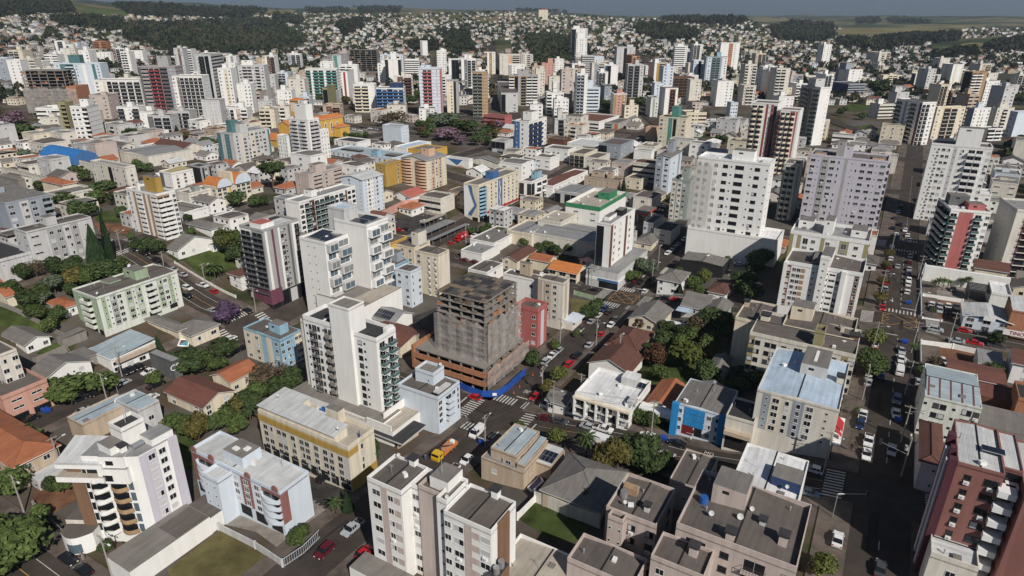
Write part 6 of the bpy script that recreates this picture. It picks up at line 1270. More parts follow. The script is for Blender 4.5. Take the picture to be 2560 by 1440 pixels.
# phrase ; then x y height(m) kind [width m] for every tree, foot of the trunk in the photo
TREES = """
left of the mint green block;145,690,8,d;190,690,8,d;265,705,9,d,12;300,690,8,g;190,722,8,o;140,735,7,q;100,762,6,q;30,745,7,d;75,775,8,d;110,760,7,g;100,805,7,g;152,805,6,d;128,832,6,g;95,695,7,b;60,700,7,d;12,708,9,k;180,745,6,d;225,720,7,g
beside the white and grey block;243,652,13,c,6;277,648,18,c,3.4
along the left street;375,636,8,d;345,632,6,d;392,640,7,d;330,602,4,g;567,812,9,p;540,705,8,k;553,700,7,k;528,702,7,k;592,662,9,d;572,640,13,l,9;600,630,10,g;480,590,4,g;470,555,4,d
on the lower left street;403,893,7,c,3;385,890,4,d;563,905,9,d;480,935,9,d,11;510,925,7,g;440,925,7,d;390,965,5,g;247,985,8,g,10;167,1008,8,g,12;40,1155,8,d,13;10,1140,6,d;35,1240,8,g;30,1425,11,g,13;-10,1400,10,g;103,1312,5,g;317,1398,3,g;267,1378,3,d;160,1235,4,g;130,1230,4,d;545,930,6,g
in the dense garden behind the cream house;433,1080,6,g;500,1095,7,o;567,1075,7,g;617,1035,8,d;467,1092,7,g;535,1085,6,d;590,1050,7,o;630,1070,8,k;670,980,9,b,12;730,985,9,d;705,1000,8,d;650,1010,7,g;600,1085,6,g;720,960,7,b
between the cream block and the pale blue block;925,1185,9,d,5;912,1165,7,d,4;935,1150,7,d,4;753,1362,5,g;843,1292,5,k;870,1277,5,c,2.5
in the lower central gardens;1390,1112,5,l;1465,1148,8,k;1543,1175,9,o;1510,1172,7,o;1600,1168,10,d;1627,1195,7,d;1663,1185,6,d;1467,1268,6,d;1603,1062,5,g;1620,1066,5,d;1640,1062,4,g;1300,1075,3,g;1050,1340,3,g
in the green garden block;1598,828,7,r;1667,838,6,d;1740,845,9,b;1793,845,11,d,12;1727,858,7,g;1655,870,7,d;1637,915,8,r;1710,920,10,l,11;1650,955,6,g;1763,890,7,g;1763,958,8,d;1805,943,3,g;1855,960,6,d;1890,972,6,d;1830,985,5,d;1773,905,6,o;1700,880,6,g;1620,890,5,d;1820,860,8,d;1700,850,6,d;1795,985,5,g;1850,985,5,d
near the yellow box crossing;1733,722,6,g;1763,708,6,l;1747,750,6,g;1697,738,5,c,3;1697,692,5,d;1853,748,8,d;1870,758,9,d;1900,672,9,d,12;1885,690,8,d;1818,662,4,g;1610,692,9,q;1580,706,6,g,8;1490,788,7,d;1470,804,7,d;1845,715,7,d;1870,720,7,d;1905,650,8,d
along the central street;1395,958,6,l;1365,988,5,o;1335,918,6,d;1388,875,4,g;1440,845,3,g
behind the orange row house;1370,628,6,g;1310,618,5,g;1390,640,6,d;1420,635,6,g;1345,635,6,d;1220,580,5,g;1250,590,5,g;1205,590,5,g;1180,590,5,d
along the avenue;2212,675,4,o;2198,760,5,o;2202,714,4,o;2182,864,6,l;2170,930,8,d;2180,945,7,d;2158,935,6,d;2280,888,4,k;2137,1042,3,k;2045,1442,5,l;2222,645,4,o
in the yards right of the avenue;2330,724,4,k;2342,726,5,k;2355,726,5,k;2368,724,4,k;2415,722,5,k;2400,720,4,k;2328,797,4,k;2333,938,6,b;2487,865,5,d;2495,604,10,g;2500,625,9,k;2520,590,9,d;2530,560,9,d;2300,940,4,d;2475,945,5,d
among the buildings at the upper left;60,350,13,d,17;20,325,12,v;45,310,12,v;5,300,11,b;85,345,10,d;245,392,8,g;70,404,8,q;195,440,7,g;215,455,7,g;265,498,10,d,13;240,513,8,g;292,515,8,d;160,518,8,d;200,548,9,d;178,525,8,g;225,545,8,d;305,545,6,d;317,355,9,d;330,347,9,d;447,354,11,c,6;470,352,8,o;515,372,9,d;530,375,9,d;350,430,7,d;345,420,6,l;375,430,6,d;685,478,17,a,13;598,518,9,d;583,512,7,d;255,500,7,o;145,515,6,d;130,470,6,d;100,478,6,d;150,372,5,k;128,368,5,k;640,520,7,d;660,515,6,d
beside the yellow church;832,342,13,c,4;840,341,12,c,4;847,340,11,c,4;865,350,6,g;880,350,6,d;895,348,6,g;915,347,6,d;700,460,5,d;825,360,6,d
in the town park;985,312,13,b,26;960,315,10,b,18;1050,327,10,d;1075,320,10,g;1115,312,12,q,28;1095,318,9,q,18;1115,352,10,v,15;1152,364,9,v;1130,345,9,v,13;1165,342,14,d,19;1202,357,11,d;1230,328,10,r;1215,340,9,d;1240,345,9,o;1078,333,9,d;1055,338,8,r;1025,262,11,d,15;1190,365,9,d;1222,365,8,d;1180,330,11,d;1245,325,9,v;1140,325,10,d;1260,300,8,d;1065,345,8,g;1100,345,8,b
between the downtown towers;1557,492,11,c,4;1515,278,12,d,17;1505,270,10,d;1597,270,12,d,16;1755,302,10,d,14;1807,362,8,d;1795,358,7,d;1580,265,8,g;1840,235,9,d;1240,185,9,d;1250,200,8,d;1330,180,10,d;1350,170,10,d;1340,160,10,d;1620,180,9,d;1690,290,7,d
on the right hand slope;2530,390,12,d,16;2545,375,12,d;2515,400,9,d;2200,238,16,d,22;2185,228,14,d,18;2222,240,14,d,18;2170,222,12,d;2210,222,14,d;2235,245,12,d;2195,250,12,d;2500,260,12,d;2480,250,10,c,5;2520,250,12,d;2545,262,13,d;2110,285,8,d;2100,290,8,d;1971,200,13,d,20;1985,208,11,d;1955,195,11,d;2540,300,10,d;2460,255,9,d;2420,240,8,d;2155,300,8,d;2200,270,7,d
"""
for ln in TREES.strip().split("\n"):
    ph, *its = ln.split(";"); cnt = {}
    for it in its:
        q = it.split(","); x, y, h, k = int(q[0]), int(q[1]), float(q[2]), q[3]; w_ = float(q[4]) if len(q) > 4 else h*WR.get(k, .95)
        p = G(x, y); d = p.xy.length; cnt.setdefault(k, []).append((p, h, w_, d))
    for k, L in cnt.items():
        L.sort(key=lambda t: -t[1])
        for i, (p, h, w_, d) in enumerate(L):
            lab = DESC[k]+" "+ph
            if i == 0 and len(L) > 1 and L[0][1] > L[1][1]: tree(p, h, w_, k, "tallest "+lab.replace("tall ", ""), None, 2000 if d < 330 else 500)
            elif i == len(L)-1 and len(L) > 2 and L[-1][1] < L[-2][1]: tree(p, h, w_, k, "smallest "+lab.replace("tall ", ""), None, 2000 if d < 330 else 500)
            elif len(L) == 1: tree(p, h, w_, k, lab, None, 2000 if d < 330 else 500)
            else: tree(p, h, w_, k, lab, lab.replace("tree ", "trees ", 1), 2000 if d < 330 else 500)
            FOOT.append((p.x, p.y, w_*.25, p, w_*.22, w_*.22, 0))
# ---------------------------------------------------------------- low buildings, houses on the hills, woods
def inpoly(x, y, pts):
    c = False; n = len(pts); j = n-1
    for i in range(n):
        (xi, yi), (xj, yj) = pts[i], pts[j]
        if (yi > y) != (yj > y) and x < (xj-xi)*(y-yi)/(yj-yi)+xi: c = not c
        j = i
    return c
WOODS = [[(300, 72), (330, 60), (470, 60), (560, 52), (700, 50), (760, 95), (770, 118), (690, 128), (560, 138), (480, 132), (390, 122), (310, 98)], [(-40, 30), (0, 12), (90, 4), (175, 12), (185, 28), (110, 36), (0, 45)], [(280, 14), (330, 10), (420, 20), (520, 24), (640, 20), (670, 30), (600, 45), (480, 42), (340, 44)],
  [(130, 52), (200, 48), (310, 58), (300, 80), (220, 72), (150, 62)], [(1110, 92), (1168, 84), (1185, 128), (1160, 142), (1125, 138)], [(1318, 95), (1360, 90), (1432, 100), (1440, 150), (1390, 160), (1330, 150)], [(1590, 68), (1660, 66), (1735, 78), (1740, 100), (1650, 100), (1600, 88)], [(1650, 44), (1730, 40), (1860, 54), (1850, 66), (1760, 60), (1660, 54)],
  [(1925, 72), (1990, 60), (2075, 68), (2090, 96), (2030, 108), (1940, 100)], [(2185, 100), (2260, 92), (2400, 88), (2390, 104), (2300, 112), (2200, 114)], [(2090, 100), (2170, 105), (2260, 118), (2200, 128), (2110, 118)], [(2330, 140), (2430, 130), (2440, 142), (2350, 150)], [(2460, 120), (2560, 100), (2600, 110), (2600, 122), (2500, 132)],
  [(880, 20), (930, 14), (1010, 18), (1000, 32), (900, 34)], [(760, 22), (840, 18), (870, 28), (780, 36)], [(1275, 18), (1320, 14), (1370, 16), (1432, 26), (1420, 33), (1300, 30)], [(1540, 28), (1600, 24), (1660, 33), (1620, 40), (1550, 38)], [(1020, 112), (1090, 110), (1095, 128), (1030, 130)], [(840, 62), (900, 52), (910, 75), (860, 88)], [(690, 40), (760, 48), (750, 60), (690, 55)],
  [(1780, 40), (1850, 40), (1860, 46), (1790, 46)], [(2140, 47), (2195, 46), (2198, 60), (2145, 60)], [(2218, 48), (2260, 46), (2325, 60), (2225, 61)], [(1990, 205), (2030, 200), (2010, 225), (1980, 225)], [(1385, 118), (1470, 118), (1470, 140), (1400, 140)]]
OPEN = [[(198, 22), (270, 20), (350, 28), (345, 42), (215, 40)], [(2075, 90), (2110, 68), (2300, 58), (2470, 61), (2400, 78), (2290, 90), (2190, 94)], [(1830, 40), (1930, 40), (2050, 51), (2010, 62), (1900, 60)], [(2330, 100), (2600, 88), (2600, 114), (2430, 136), (2320, 140)], [(1400, 20), (1700, 26), (1640, 42), (1540, 48)], [(640, 18), (740, 22), (735, 36), (670, 36)], [(2330, 48), (2600, 50), (2600, 72), (2350, 70)], [(1235, 105), (1280, 98), (1285, 130), (1245, 130)], [(2420, 195), (2560, 180), (2560, 215), (2440, 225)]]
# long streets climbing the far hills
def farstreet(p, q, wd, label=None):
    a, b = G(*p), G(*q); L = (b-a).length; n = max(2, int(L/12)); d = (b-a).xy.normalized(); s_ = Vector((d.y, -d.x)); m = M(); k = m.m(ASPH)
    for i in range(n+1):
        c = a.xy+(b.xy-a.xy)*i/n
        for t in (-.5, 0, .5): v = c+s_*wd*t; m.v.append((v.x, v.y, tz(v.x, v.y)+.5))
    for i in range(n):
        for j in (0, 1): m.f.append((i*3+j, i*3+j+1, i*3+j+4, i*3+j+3)); m.mi.append(k)
    tag(m.build("road"), kind="structure"); FOOT.append(((a.x+b.x)/2, (a.y+b.y)/2, L/2, (a+b)/2, wd/2+1, L/2, -math.atan2(d.x, d.y)))
for p, q, w_ in (((1292, 322), (1228, 108), 15), ((1085, 185), (1122, 30), 14), ((1625, 172), (1562, 92), 13), ((1690, 345), (1592, 270), 12), ((1455, 180), (1420, 160), 10), ((2150, 330), (1990, 270), 11), ((660, 150), (715, 98), 8), ((910, 105), (940, 60), 8), ((960, 45), (935, 60), 7), ((640, 330), (900, 345), 14), ((920, 270), (1300, 290), 12), ((1000, 205), (1300, 215), 11), ((1320, 235), (1800, 250), 11)): farstreet(p, q, w_)
rnd = random.Random(21)
WCOL = ['wh']*6+['ow']*6+['cr']*3+['lg']*5+['be', 'lb', 'rp', 'pg', 'rp']; RCOL = ['g']*5+['n']*5+['l']*3+['c']*2+['w', 'd', 't', 't', 'e', 'm']
CN = dict(gr='grey', wh='white', ow='off white', cr='cream', lg='light grey', be='beige', lb='pale blue', pk='pink', pg='pale green', rp='taupe', sa='salmon'); RN = dict(g='grey brown', n='grey', l='light grey', c='concrete', w='white', d='dark brown', t='orange tiled', e='rust red', m='metal')
def nearroad(x, y, m_):
    a = x*AH.x+y*AH.y-A0; b = x*BH.x+y*BH.y-B0
    for ax, v, t0, t1, wd in STREETS:
        u, t = (b, a) if ax == 'A' else (a, b)
        if abs(u-v) < wd/2+3.4+m_ and t0-m_ < t < t1+m_: return True
    return False
def zone(x, y, d):
    az = math.degrees(math.atan2(x, y)); s_ = "at the far left" if az < -24 else "on the left" if az < -9 else "in the middle" if az < 9 else "on the right" if az < 24 else "at the far right"
    return s_+(" among the nearer streets" if d < 420 else " between the downtown towers" if d < 900 else " on the hillside")
HOUSE = {}
def house_mesh(kind, wc, rc, v):
    key = (kind, wc, rc, v)
    if key in HOUSE: return HOUSE[key]
    r = random.Random(hash(key) & 0xffff if False else sum(map(ord, kind+wc+rc))*7+v); W, D = 8+5*r.random(), 7+4*r.random()
    m = M(); wl = wall(wc)
    if kind == 'flat':
        h = r.choice((6, 6.5, 9)); m.box(-W/2, W/2, -D/2, D/2, -6, h, wl, skip='dt'); roof_on(None, m, -W/2, W/2, -D/2, D/2, h-.6, 'c'+rc, wl, .6)
    else:
        h = r.choice((3.2, 3.4, 5.8)); m.box(-W/2, W/2, -D/2, D/2, -6, h, wl, skip='dt'); roof_on(None, m, -W/2, W/2, -D/2, D/2, h, r.choice('ghGG')+rc, wl, 0)
    for fl in range(int(h/2.9)):
        z = 1.5+fl*2.9
        for x in (-W*.3, W*.05, W*.33): m.face([(x-.6, -D/2-.03, z-.6), (x+.6, -D/2-.03, z-.6), (x+.6, -D/2-.03, z+.5), (x-.6, -D/2-.03, z+.5)], GLASS[0])
        for y in (-D*.25, D*.25):
            for s_ in (-1, 1): m.face([(s_*(W/2+.03), y-.5*s_, z-.6), (s_*(W/2+.03), y+.5*s_, z-.6), (s_*(W/2+.03), y+.5*s_, z+.5), (s_*(W/2+.03), y-.5*s_, z+.5)], GLASS[0])
    HOUSE[key] = m; return m
def split_parts(key):
    "the same house as a wall mesh and a roof mesh for the nearer ones"
    k2 = ('parts',)+key
    if k2 not in HOUSE:
        m = house_mesh(*key); a, b = M(), M()
        for f, mi in zip(m.f, m.mi):
            t = b if m.mats[mi].name.startswith('roof') else a
            t.face([m.v[i] for i in f], m.mats[mi])
        HOUSE[k2] = (a.mesh('wall'), b.mesh('roof'))
    return HOUSE[k2]
# further blocks of flats filling the downtown skyline
nt_ = 0
for i in range(4200):
    if nt_ >= 150: break
    px, py = rnd.uniform(60, 2560), rnd.uniform(165, 345)
    if px > 1900 and py < 215 and rnd.random() < .7: continue
    if inpoly(px, py, [(1000, 320), (1040, 300), (1260, 290), (1260, 405), (1030, 400)]) or inpoly(px, py, [(2080, 240), (2260, 200), (2260, 345), (2080, 345)]): continue
    p = G(px, py); d = p.xy.length
    if not 560 < d < 1500: continue
    W, D = rnd.uniform(10, 20), rnd.uniform(11, 18)
    if nearroad(p.x, p.y, 6) or taken(p.x, p.y, max(W, D)*.62): continue
    fl = rnd.choice((4, 5, 6, 7, 8, 8, 10, 12) if d > 640 else (3, 4, 4, 5)); h = fl*3.0+.8; az = R(F if px < 1990 else -12); wc = rnd.choice(['wh']*7+['ow']*5+['lg']*3+['cr']*2+['rp', 'lb', 'be']); ac = rnd.choice(['gr', 'dg', 'ta', 'cr', 'gb', 'br', 'wh', 'be']); nt_ += 1
    fr_ = rnd.choice(('w.w1w', 'ww.ww', 'b.wb', '.w1b', 'bb.s', 'w1kk', 'LwL', '.s.ww', 'kk1w', 'W.W')); z_ = zone(p.x, p.y, d)
    lab = "%s %s storey flats with %s accents %s" % (CN[wc], {3: 'three', 4: 'four', 5: 'five', 6: 'six', 7: 'seven', 8: 'eight', 10: 'ten', 12: 'twelve'}[fl], dict(gr='grey', dg='charcoal', ta='tan', cr='cream', gb='slate', br='brown', wh='white', be='beige')[ac], z_)
    rt = thing("apartment_block", lab, "apartment building", p-Vector((math.cos(-az)*W/2-math.sin(-az)*D/2, math.sin(-az)*W/2+math.cos(-az)*D/2, 0)), -az, "flats "+lab)
    volume(rt, 'wall', 0, W, 0, D, 0, h, wc, fr_, rnd.choice(('w.w', 's.s', '.w.', '')), '', rnd.choice('fcf')+rnd.choice('ggnlc'), fl, 0, (ac,), None, rnd.choice((wc, wc, ac)), rnd.uniform(.5, 1.1), True, px < 1190)
    q = rnd.uniform(.2, .5); part_box(rt, 'roof_tower', W*q, W*q+4, D*.4, D*.4+4, h-.2, h+rnd.uniform(2.2, 5), wall(wc), roofm('c')); FOOT.append((p.x, p.y, math.hypot(W, D)/2, p, W/2, D/2, -az))
cand = []
for i in range(9000):      # nearer part: evenly over the picture
    px, py = rnd.uniform(-60, 2620), 250+rnd.random()**1.3*620
    cand.append((px, py))
pts = []
for px, py in cand:
    p = G(px, py); pts.append((p.xy.length, px, py, p))
pts.sort(key=lambda t: t[0])
nlow = nhouse = 0
for d, px, py, p in pts:
    if d > 1000 or nlow+nhouse > 330: break
    big = d > 260 and rnd.random() < (.55 if d > 380 else .25)
    az = AZ0 if d < 600 else R(F)
    if d < 330 and 1560 < px < 1900 and py > 640: continue
    if big:
        W, D = rnd.uniform(10, 19), rnd.uniform(9, 16); r_ = max(W, D)/2
    else: W, D = rnd.uniform(8, 13), rnd.uniform(8, 12); r_ = max(W, D)/2
    if nearroad(p.x, p.y, r_*.8) or taken(p.x, p.y, r_*.9): continue
    if any(inpoly(px, py, q) for q in ([(1425, 745), (1490, 755), (1470, 790), (1430, 790)], [(2130, 320), (2190, 310), (2200, 338), (2130, 340)], [(1000, 320), (1040, 300), (1260, 290), (1260, 405), (1030, 400)], [(860, 320), (1000, 330), (960, 356), (845, 346)], [(930, 540), (1140, 520), (1150, 560), (1010, 592)], [(2300, 640), (2420, 690), (2560, 740), (2560, 960), (2300, 1000)], [(440, 600), (600, 600), (600, 710), (500, 710)], [(1295, 1250), (1500, 1290), (1440, 1357), (1295, 1340)], [(230, 525), (340, 535), (330, 565), (230, 580)])): continue
    wc, rc = rnd.choice(WCOL), rnd.choice(RCOL); z_ = zone(p.x, p.y, d)
    if py > 610 and d < 260: continue
    if big:
        nlow += 1; fl = rnd.choice((1, 2, 2, 3, 3, 4)) if d > 380 else rnd.choice((1, 2, 2)); h = fl*3.1+.8
        b = dict(o=Vector((p.x, p.y, p.z)), rz=-az, W=W, D=D, h=h)
        lab = "%s %s storey building, %s roof, %s" % (CN[wc], ("one", "two", "three", "four")[fl-1], RN[rc], z_)
        rt = thing("low_building", lab, "building", b['o']-Vector((math.cos(-az)*W/2-math.sin(-az)*D/2, math.sin(-az)*W/2+math.cos(-az)*D/2, 0)), -az, "low buildings "+z_+" "+CN[wc]+" "+RN[rc]+" %d" % fl)
        left = px < 2290 if d < 600 else px < 1190
        volume(rt, 'wall', 0, W, 0, D, 0, h, wc, rnd.choice(('w.w.w', 'WW', 'ww.ww', '.W.', 'n.n', 'w.b.w', 'LL')), rnd.choice(('w.w', 's.s', '', '.w.')), '', rnd.choice('fcxc')+rc, fl, 0, (), None, None, rnd.uniform(.3, 1.0), True, left)
        if rnd.random() < .4: part_box(rt, 'roof_tower', W*.3, W*.3+3.5, D*.5, D*.5+3, h-.2, h+2.2, wall(wc), roofm('c'))
        FOOT.append((p.x, p.y, math.hypot(W, D)/2, p, W/2, D/2, -az))
    else:
        nhouse += 1; key = ('flat' if rnd.random() < .3 else 'gable', wc, rc, rnd.randint(0, 2))
        lab = "%s house with a %s roof %s" % (CN[wc], RN[rc], z_)
        rt = thing("house", lab, "house", p, -az+rnd.choice((0, math.pi/2)), "small houses "+z_+" "+CN[wc]+" "+RN[rc]); a, c = split_parts(key); link('wall', a, rt); link('roof', c, rt)
        FOOT.append((p.x, p.y, 8, p, 7, 7, 0))
# hillside: the largest as single houses, the rest as one mass; trees between them
far = []
for i in range(21000):
    px, py = rnd.uniform(-40, 2600), rnd.uniform(24, 262)
    if any(inpoly(px, py, q) for q in WOODS) or any(inpoly(px, py, q) for q in OPEN): continue
    if px > 1900 and py < 62: continue
    if px < 620 and py < 34: continue
    if 620 < px < 1900 and py < 34 and not (1120 < px < 1330): continue
    far.append((px, py))
fp = []
for px, py in far:
    p = G(px, py); d = p.xy.length
    if 520 < d < 4200: fp.append((d, p, px, py))
fp.sort(key=lambda t: t[0]); GRIDF = {}
def free(p, r):
    k = (int(p.x//15), int(p.y//15))
    for i in (-1, 0, 1):
        for j in (-1, 0, 1):
            for q in GRIDF.get((k[0]+i, k[1]+j), ()):
                if (q.x-p.x)**2+(q.y-p.y)**2 < r*r: return False
    GRIDF.setdefault(k, []).append(p); return True
mass = M(); tm = M(); nsingle = 0; ntree = 0; massn = 0
LEAF = [leafmat('far a', (.02, .028, .015)), leafmat('far b', (.03, .04, .018)), leafmat('far c', (.042, .042, .024))]
def blob(m, p, w_, h, r, n=26):
    mt = r.choice(LEAF); k = m.m(mt)
    for i in range(n):
        th = r.random()*6.283; z = r.random()*1.3-.3; s_ = math.sqrt(max(0, 1-z*z)); q = Vector((p.x+s_*math.cos(th)*w_*.5, p.y+s_*math.sin(th)*w_*.5, p.z+h*(.5+.5*z)*(.85+.3*r.random()))); e = w_*.24
        a, b = r.random()*6.28, r.uniform(-.9, .9); u = Vector((math.cos(a), math.sin(a), b)).normalized()*e; v = Vector((-math.sin(a)*b, math.cos(a)*b, 1)).normalized()*e*.8
        j = len(m.v); m.v.extend([tuple(q-u), tuple(q-v), tuple(q+u), tuple(q+v)]); m.f.append((j, j+1, j+2, j+3)); m.mi.append(k)
far_wall = {}
for d, p, px, py in fp:
    if d < 1500 and taken(p.x, p.y, 6): continue
    if not free(p, 10 if d < 1600 else 11): continue
    if rnd.random() < (.36 if d < 1300 else .32):
        w_ = rnd.uniform(6, 12)
        if ntree < 55 and d < 1300:
            ntree += 1; z_ = zone(p.x, p.y, d); k = rnd.choice('ddgo'); tree(p, w_*.9, w_, k, DESC[k]+" between the houses "+z_, DESC[k]+"s between the houses "+z_, 420)
        else: blob(tm, p, w_, w_*.9, rnd)
        continue
    wc, rc = rnd.choice(WCOL+['lg', 'rp', 'be', 'cr', 'rp', 'gr', 'gr']), rnd.choice(RCOL+['d', 't', 'g', 'e']); key = ('flat' if rnd.random() < .3 else 'gable', wc, rc, rnd.randint(0, 2)); rz = -R(F)*-1+rnd.choice((0, math.pi/2))+rnd.uniform(-.25, .25); sc_ = rnd.uniform(.7, 1.1)
    if nsingle < 300-nhouse-40:
        nsingle += 1; z_ = zone(p.x, p.y, d); o = link("house", piece_mesh(house_mesh(*key), "house"), None, p, rz); o.scale = (sc_,)*3; tag(o, "%s house with a %s roof %s" % (CN[wc], RN[rc], z_), "house", "small houses "+z_+" "+CN[wc]+" "+RN[rc])
    else:
        massn += 1; mass.add(house_mesh(*key), Matrix.Translation(p) @ Matrix.Rotation(rz, 4, 'Z') @ Matrix.Scale(sc_, 4))
tag(mass.build("hillside_houses"), "dense mass of small white and cream houses spreading over the far hills", "houses", kind="stuff")
tag(tm.build("hillside_trees"), "dark trees scattered between the houses on the far hills", "trees", kind="stuff")
for wi, poly in enumerate(WOODS):
    xs, ys = [q[0] for q in poly], [q[1] for q in poly]; m = M(); r = random.Random(wi); area = (max(xs)-min(xs))*(max(ys)-min(ys)); n = int(min(900, max(40, area*.10))); got = 0
    for i in range(n):
        px, py = r.uniform(min(xs), max(xs)), r.uniform(min(ys), max(ys))
        if not inpoly(px, py, poly): continue
        p = G(px, py); d = p.xy.length
        if d > 9000: continue
        w_ = r.uniform(9, 15)*(1 if d < 1800 else 1.25 if d < 3000 else 1.7); blob(m, p-Vector((0, 0, 2)), w_, w_*1.05, r, 30); got += 1
    if got: tag(m.build("woodland"), "dense dark green woodland patch on the far hills", "woodland", kind="stuff")
# ---------------------------------------------------------------- vehicles, poles, people, small things
PC = dict(w=('white', (.72, .72, .72)), s=('silver', (.38, .40, .42)), k=('black', (.012, .013, .016)), g=('dark grey', (.06, .065, .072)), r=('red', (.42, .015, .02)), m=('maroon', (.10, .012, .018)), n=('navy blue', (.015, .03, .10)), b=('grey blue', (.13, .18, .24)), y=('yellow', (.62, .38, .02)), o=('orange', (.6, .2, .03)))
CGL = plain('car glass', (.012, .014, .016), .06, spec=.6); TYRE = plain('tyre', (.02, .02, .02), .85); HUB = plain('hub', (.25, .25, .26), .4, .5); LAMP = plain('headlamp', (.7, .7, .68), .2); TAIL = plain('tail lamp', (.35, .01, .01), .3)
def paint(c): return plain('car paint '+PC[c][0], PC[c][1], .22, .0, spec=.6)
def prof(m, pts, hw0, hw1, mat, zsplit=None, glass=None):
    "a body lofted from a side outline (y forward, z up): hw0 half width below, hw1 at the top"
    zmax = max(z for y, z in pts); zmin = min(z for y, z in pts)
    hw = lambda z: hw0 if zsplit is None or z <= zsplit else hw0+(hw1-hw0)*(z-zsplit)/(zmax-zsplit)
    n = len(pts); i = len(m.v); k = m.m(mat)
    for s_ in (-1, 1):
        for y, z in pts: m.v.append((s_*hw(z), y, z))
    for a in range(n):
        b = (a+1) % n; m.f.append((i+a, i+b, i+n+b, i+n+a)); m.mi.append(k)
    m.f.append(tuple(range(i+n-1, i-1, -1))); m.mi.append(k); m.f.append(tuple(range(i+n, i+2*n))); m.mi.append(k)
BODY = {  # lower body outline, cabin glass outline, roof outline, length
 'h': ([(-1.85, .32), (1.85, .32), (1.92, .55), (1.85, .72), (1.0, .92), (-1.75, .98), (-1.92, .8)], [(1.05, .9), (.35, 1.38), (-1.35, 1.42), (-1.78, .95)], (-1.25, .3, 1.45), 3.9),
 's': ([(-2.1, .32), (2.1, .32), (2.15, .55), (2.05, .74), (1.05, .9), (-1.45, .96), (-2.1, .94), (-2.15, .7)], [(1.1, .88), (.4, 1.36), (-.9, 1.38), (-1.6, .94)], (-.8, .35, 1.41), 4.4),
 'u': ([(-2.1, .38), (2.1, .38), (2.18, .65), (2.1, .92), (1.15, 1.05), (-2.0, 1.1), (-2.15, .9)], [(1.15, 1.02), (.55, 1.6), (-1.75, 1.64), (-2.02, 1.06)], (-1.7, .5, 1.67), 4.4),
 'p': ([(-2.6, .45), (2.5, .45), (2.58, .7), (2.5, .98), (1.5, 1.08), (-2.6, 1.05)], [(1.5, 1.05), (.9, 1.65), (-.35, 1.68), (-.6, 1.05)], (-.3, .85, 1.72), 5.2),
 'v': ([(-2.6, .4), (2.6, .4), (2.7, .8), (2.55, 1.15), (2.0, 1.3), (-2.55, 1.3), (-2.65, .9)], [(2.05, 1.25), (1.45, 2.0), (-2.45, 2.05), (-2.55, 1.25)], (-2.4, 1.4, 2.1), 5.3)}
CARM = {}
def car_meshes(t, c):
    if (t, c) in CARM: return CARM[(t, c)]
    lo, gl, (r0, r1, rz_), L = BODY[t]; pm = paint(c); hw = .86 if t in 'hs' else .92
    b = M(); prof(b, lo, hw, hw, pm); 
    b.box(-hw*.80, hw*.80, r0, r1, rz_-.07, rz_, pm)
    for y in (gl[1][0]-.05, (gl[1][0]+gl[2][0])/2, gl[2][0]+.02):
        for s_ in (-1, 1): b.tube((s_*hw*.95, y*1.0+(.0), gl[0][1]+.05), (s_*hw*.80, y*.95, rz_-.04), .05, .05, pm, 4, False)
    if t == 'p': b.box(-hw+.12, hw-.12, -2.5, -.75, 1.03, 1.06, plain('truck bed', (.03, .03, .032), .8))
    if t == 'v': b.box(-hw-.005, hw+.005, -2.5, .2, 1.28, 2.06, pm)
    for s_ in (-1, 1): b.box(min(s_*hw, s_*(hw+.16)), max(s_*hw, s_*(hw+.16)), gl[0][0]-.25, gl[0][0]-.1, gl[0][1]+.02, gl[0][1]+.16, pm)
    g = M(); prof(g, gl, hw*.96, hw*.80, CGL, gl[0][1]-.05)
    yf = max(y for y, z in lo); yr = min(y for y, z in lo); l = M(); l2 = M()
    zf = lo[2][1]+.06
    l.box(-.17, .17, yf-.12, yf+.01, zf-.06, zf+.1, LAMP); l2.box(-.13, .13, yr-.015, yr+.08, lo[-1][1]-.1, lo[-1][1]+.12, TAIL)
    w_ = M(); rr = .31 if t in 'hs' else .36; w_.tube((-.1, 0, 0), (.1, 0, 0), rr, rr, TYRE, 12)
    hb = M(); hb.tube((-.105, 0, 0), (.105, 0, 0), rr*.6, rr*.6, HUB, 10); CARM[(t, c)] = (b.mesh('body'), g.mesh('cabin_glass'), w_.mesh('tyre'), l.mesh('headlight'), l2.mesh('tail_light'), hw-.08, L*.31, rr, hb.mesh('hub'), yf, yr); return CARM[(t, c)]
TNAME = dict(h=('hatchback', 'parked_car'), s=('sedan', 'parked_car'), u=('suv', 'parked_car'), p=('pickup truck', 'pickup_truck'), v=('van', 'van'))
def car(p, ang, t, c, label, group):
    b, g, w_, l, l2, hw, wb, rr, hb, yf, yr = car_meshes(t, c); near = p.xy.length < 330; rt = thing(TNAME[t][1], label, TNAME[t][0] if t in 'pv' else 'car', p, ang, group)
    link('body', b, rt); link('cabin_glass', g, rt); 
    if near:
        for s_ in (-1, 1): link('headlight', l, rt, (s_*.63, 0, 0)); link('tail_light', l2, rt, (s_*.68, 0, 0))
    for x in (-hw, hw):
        for y in (-wb, wb):
            o = link('wheel', w_, rt, (x, y, rr))
            if near: link('hub', hb, o)
    return rt
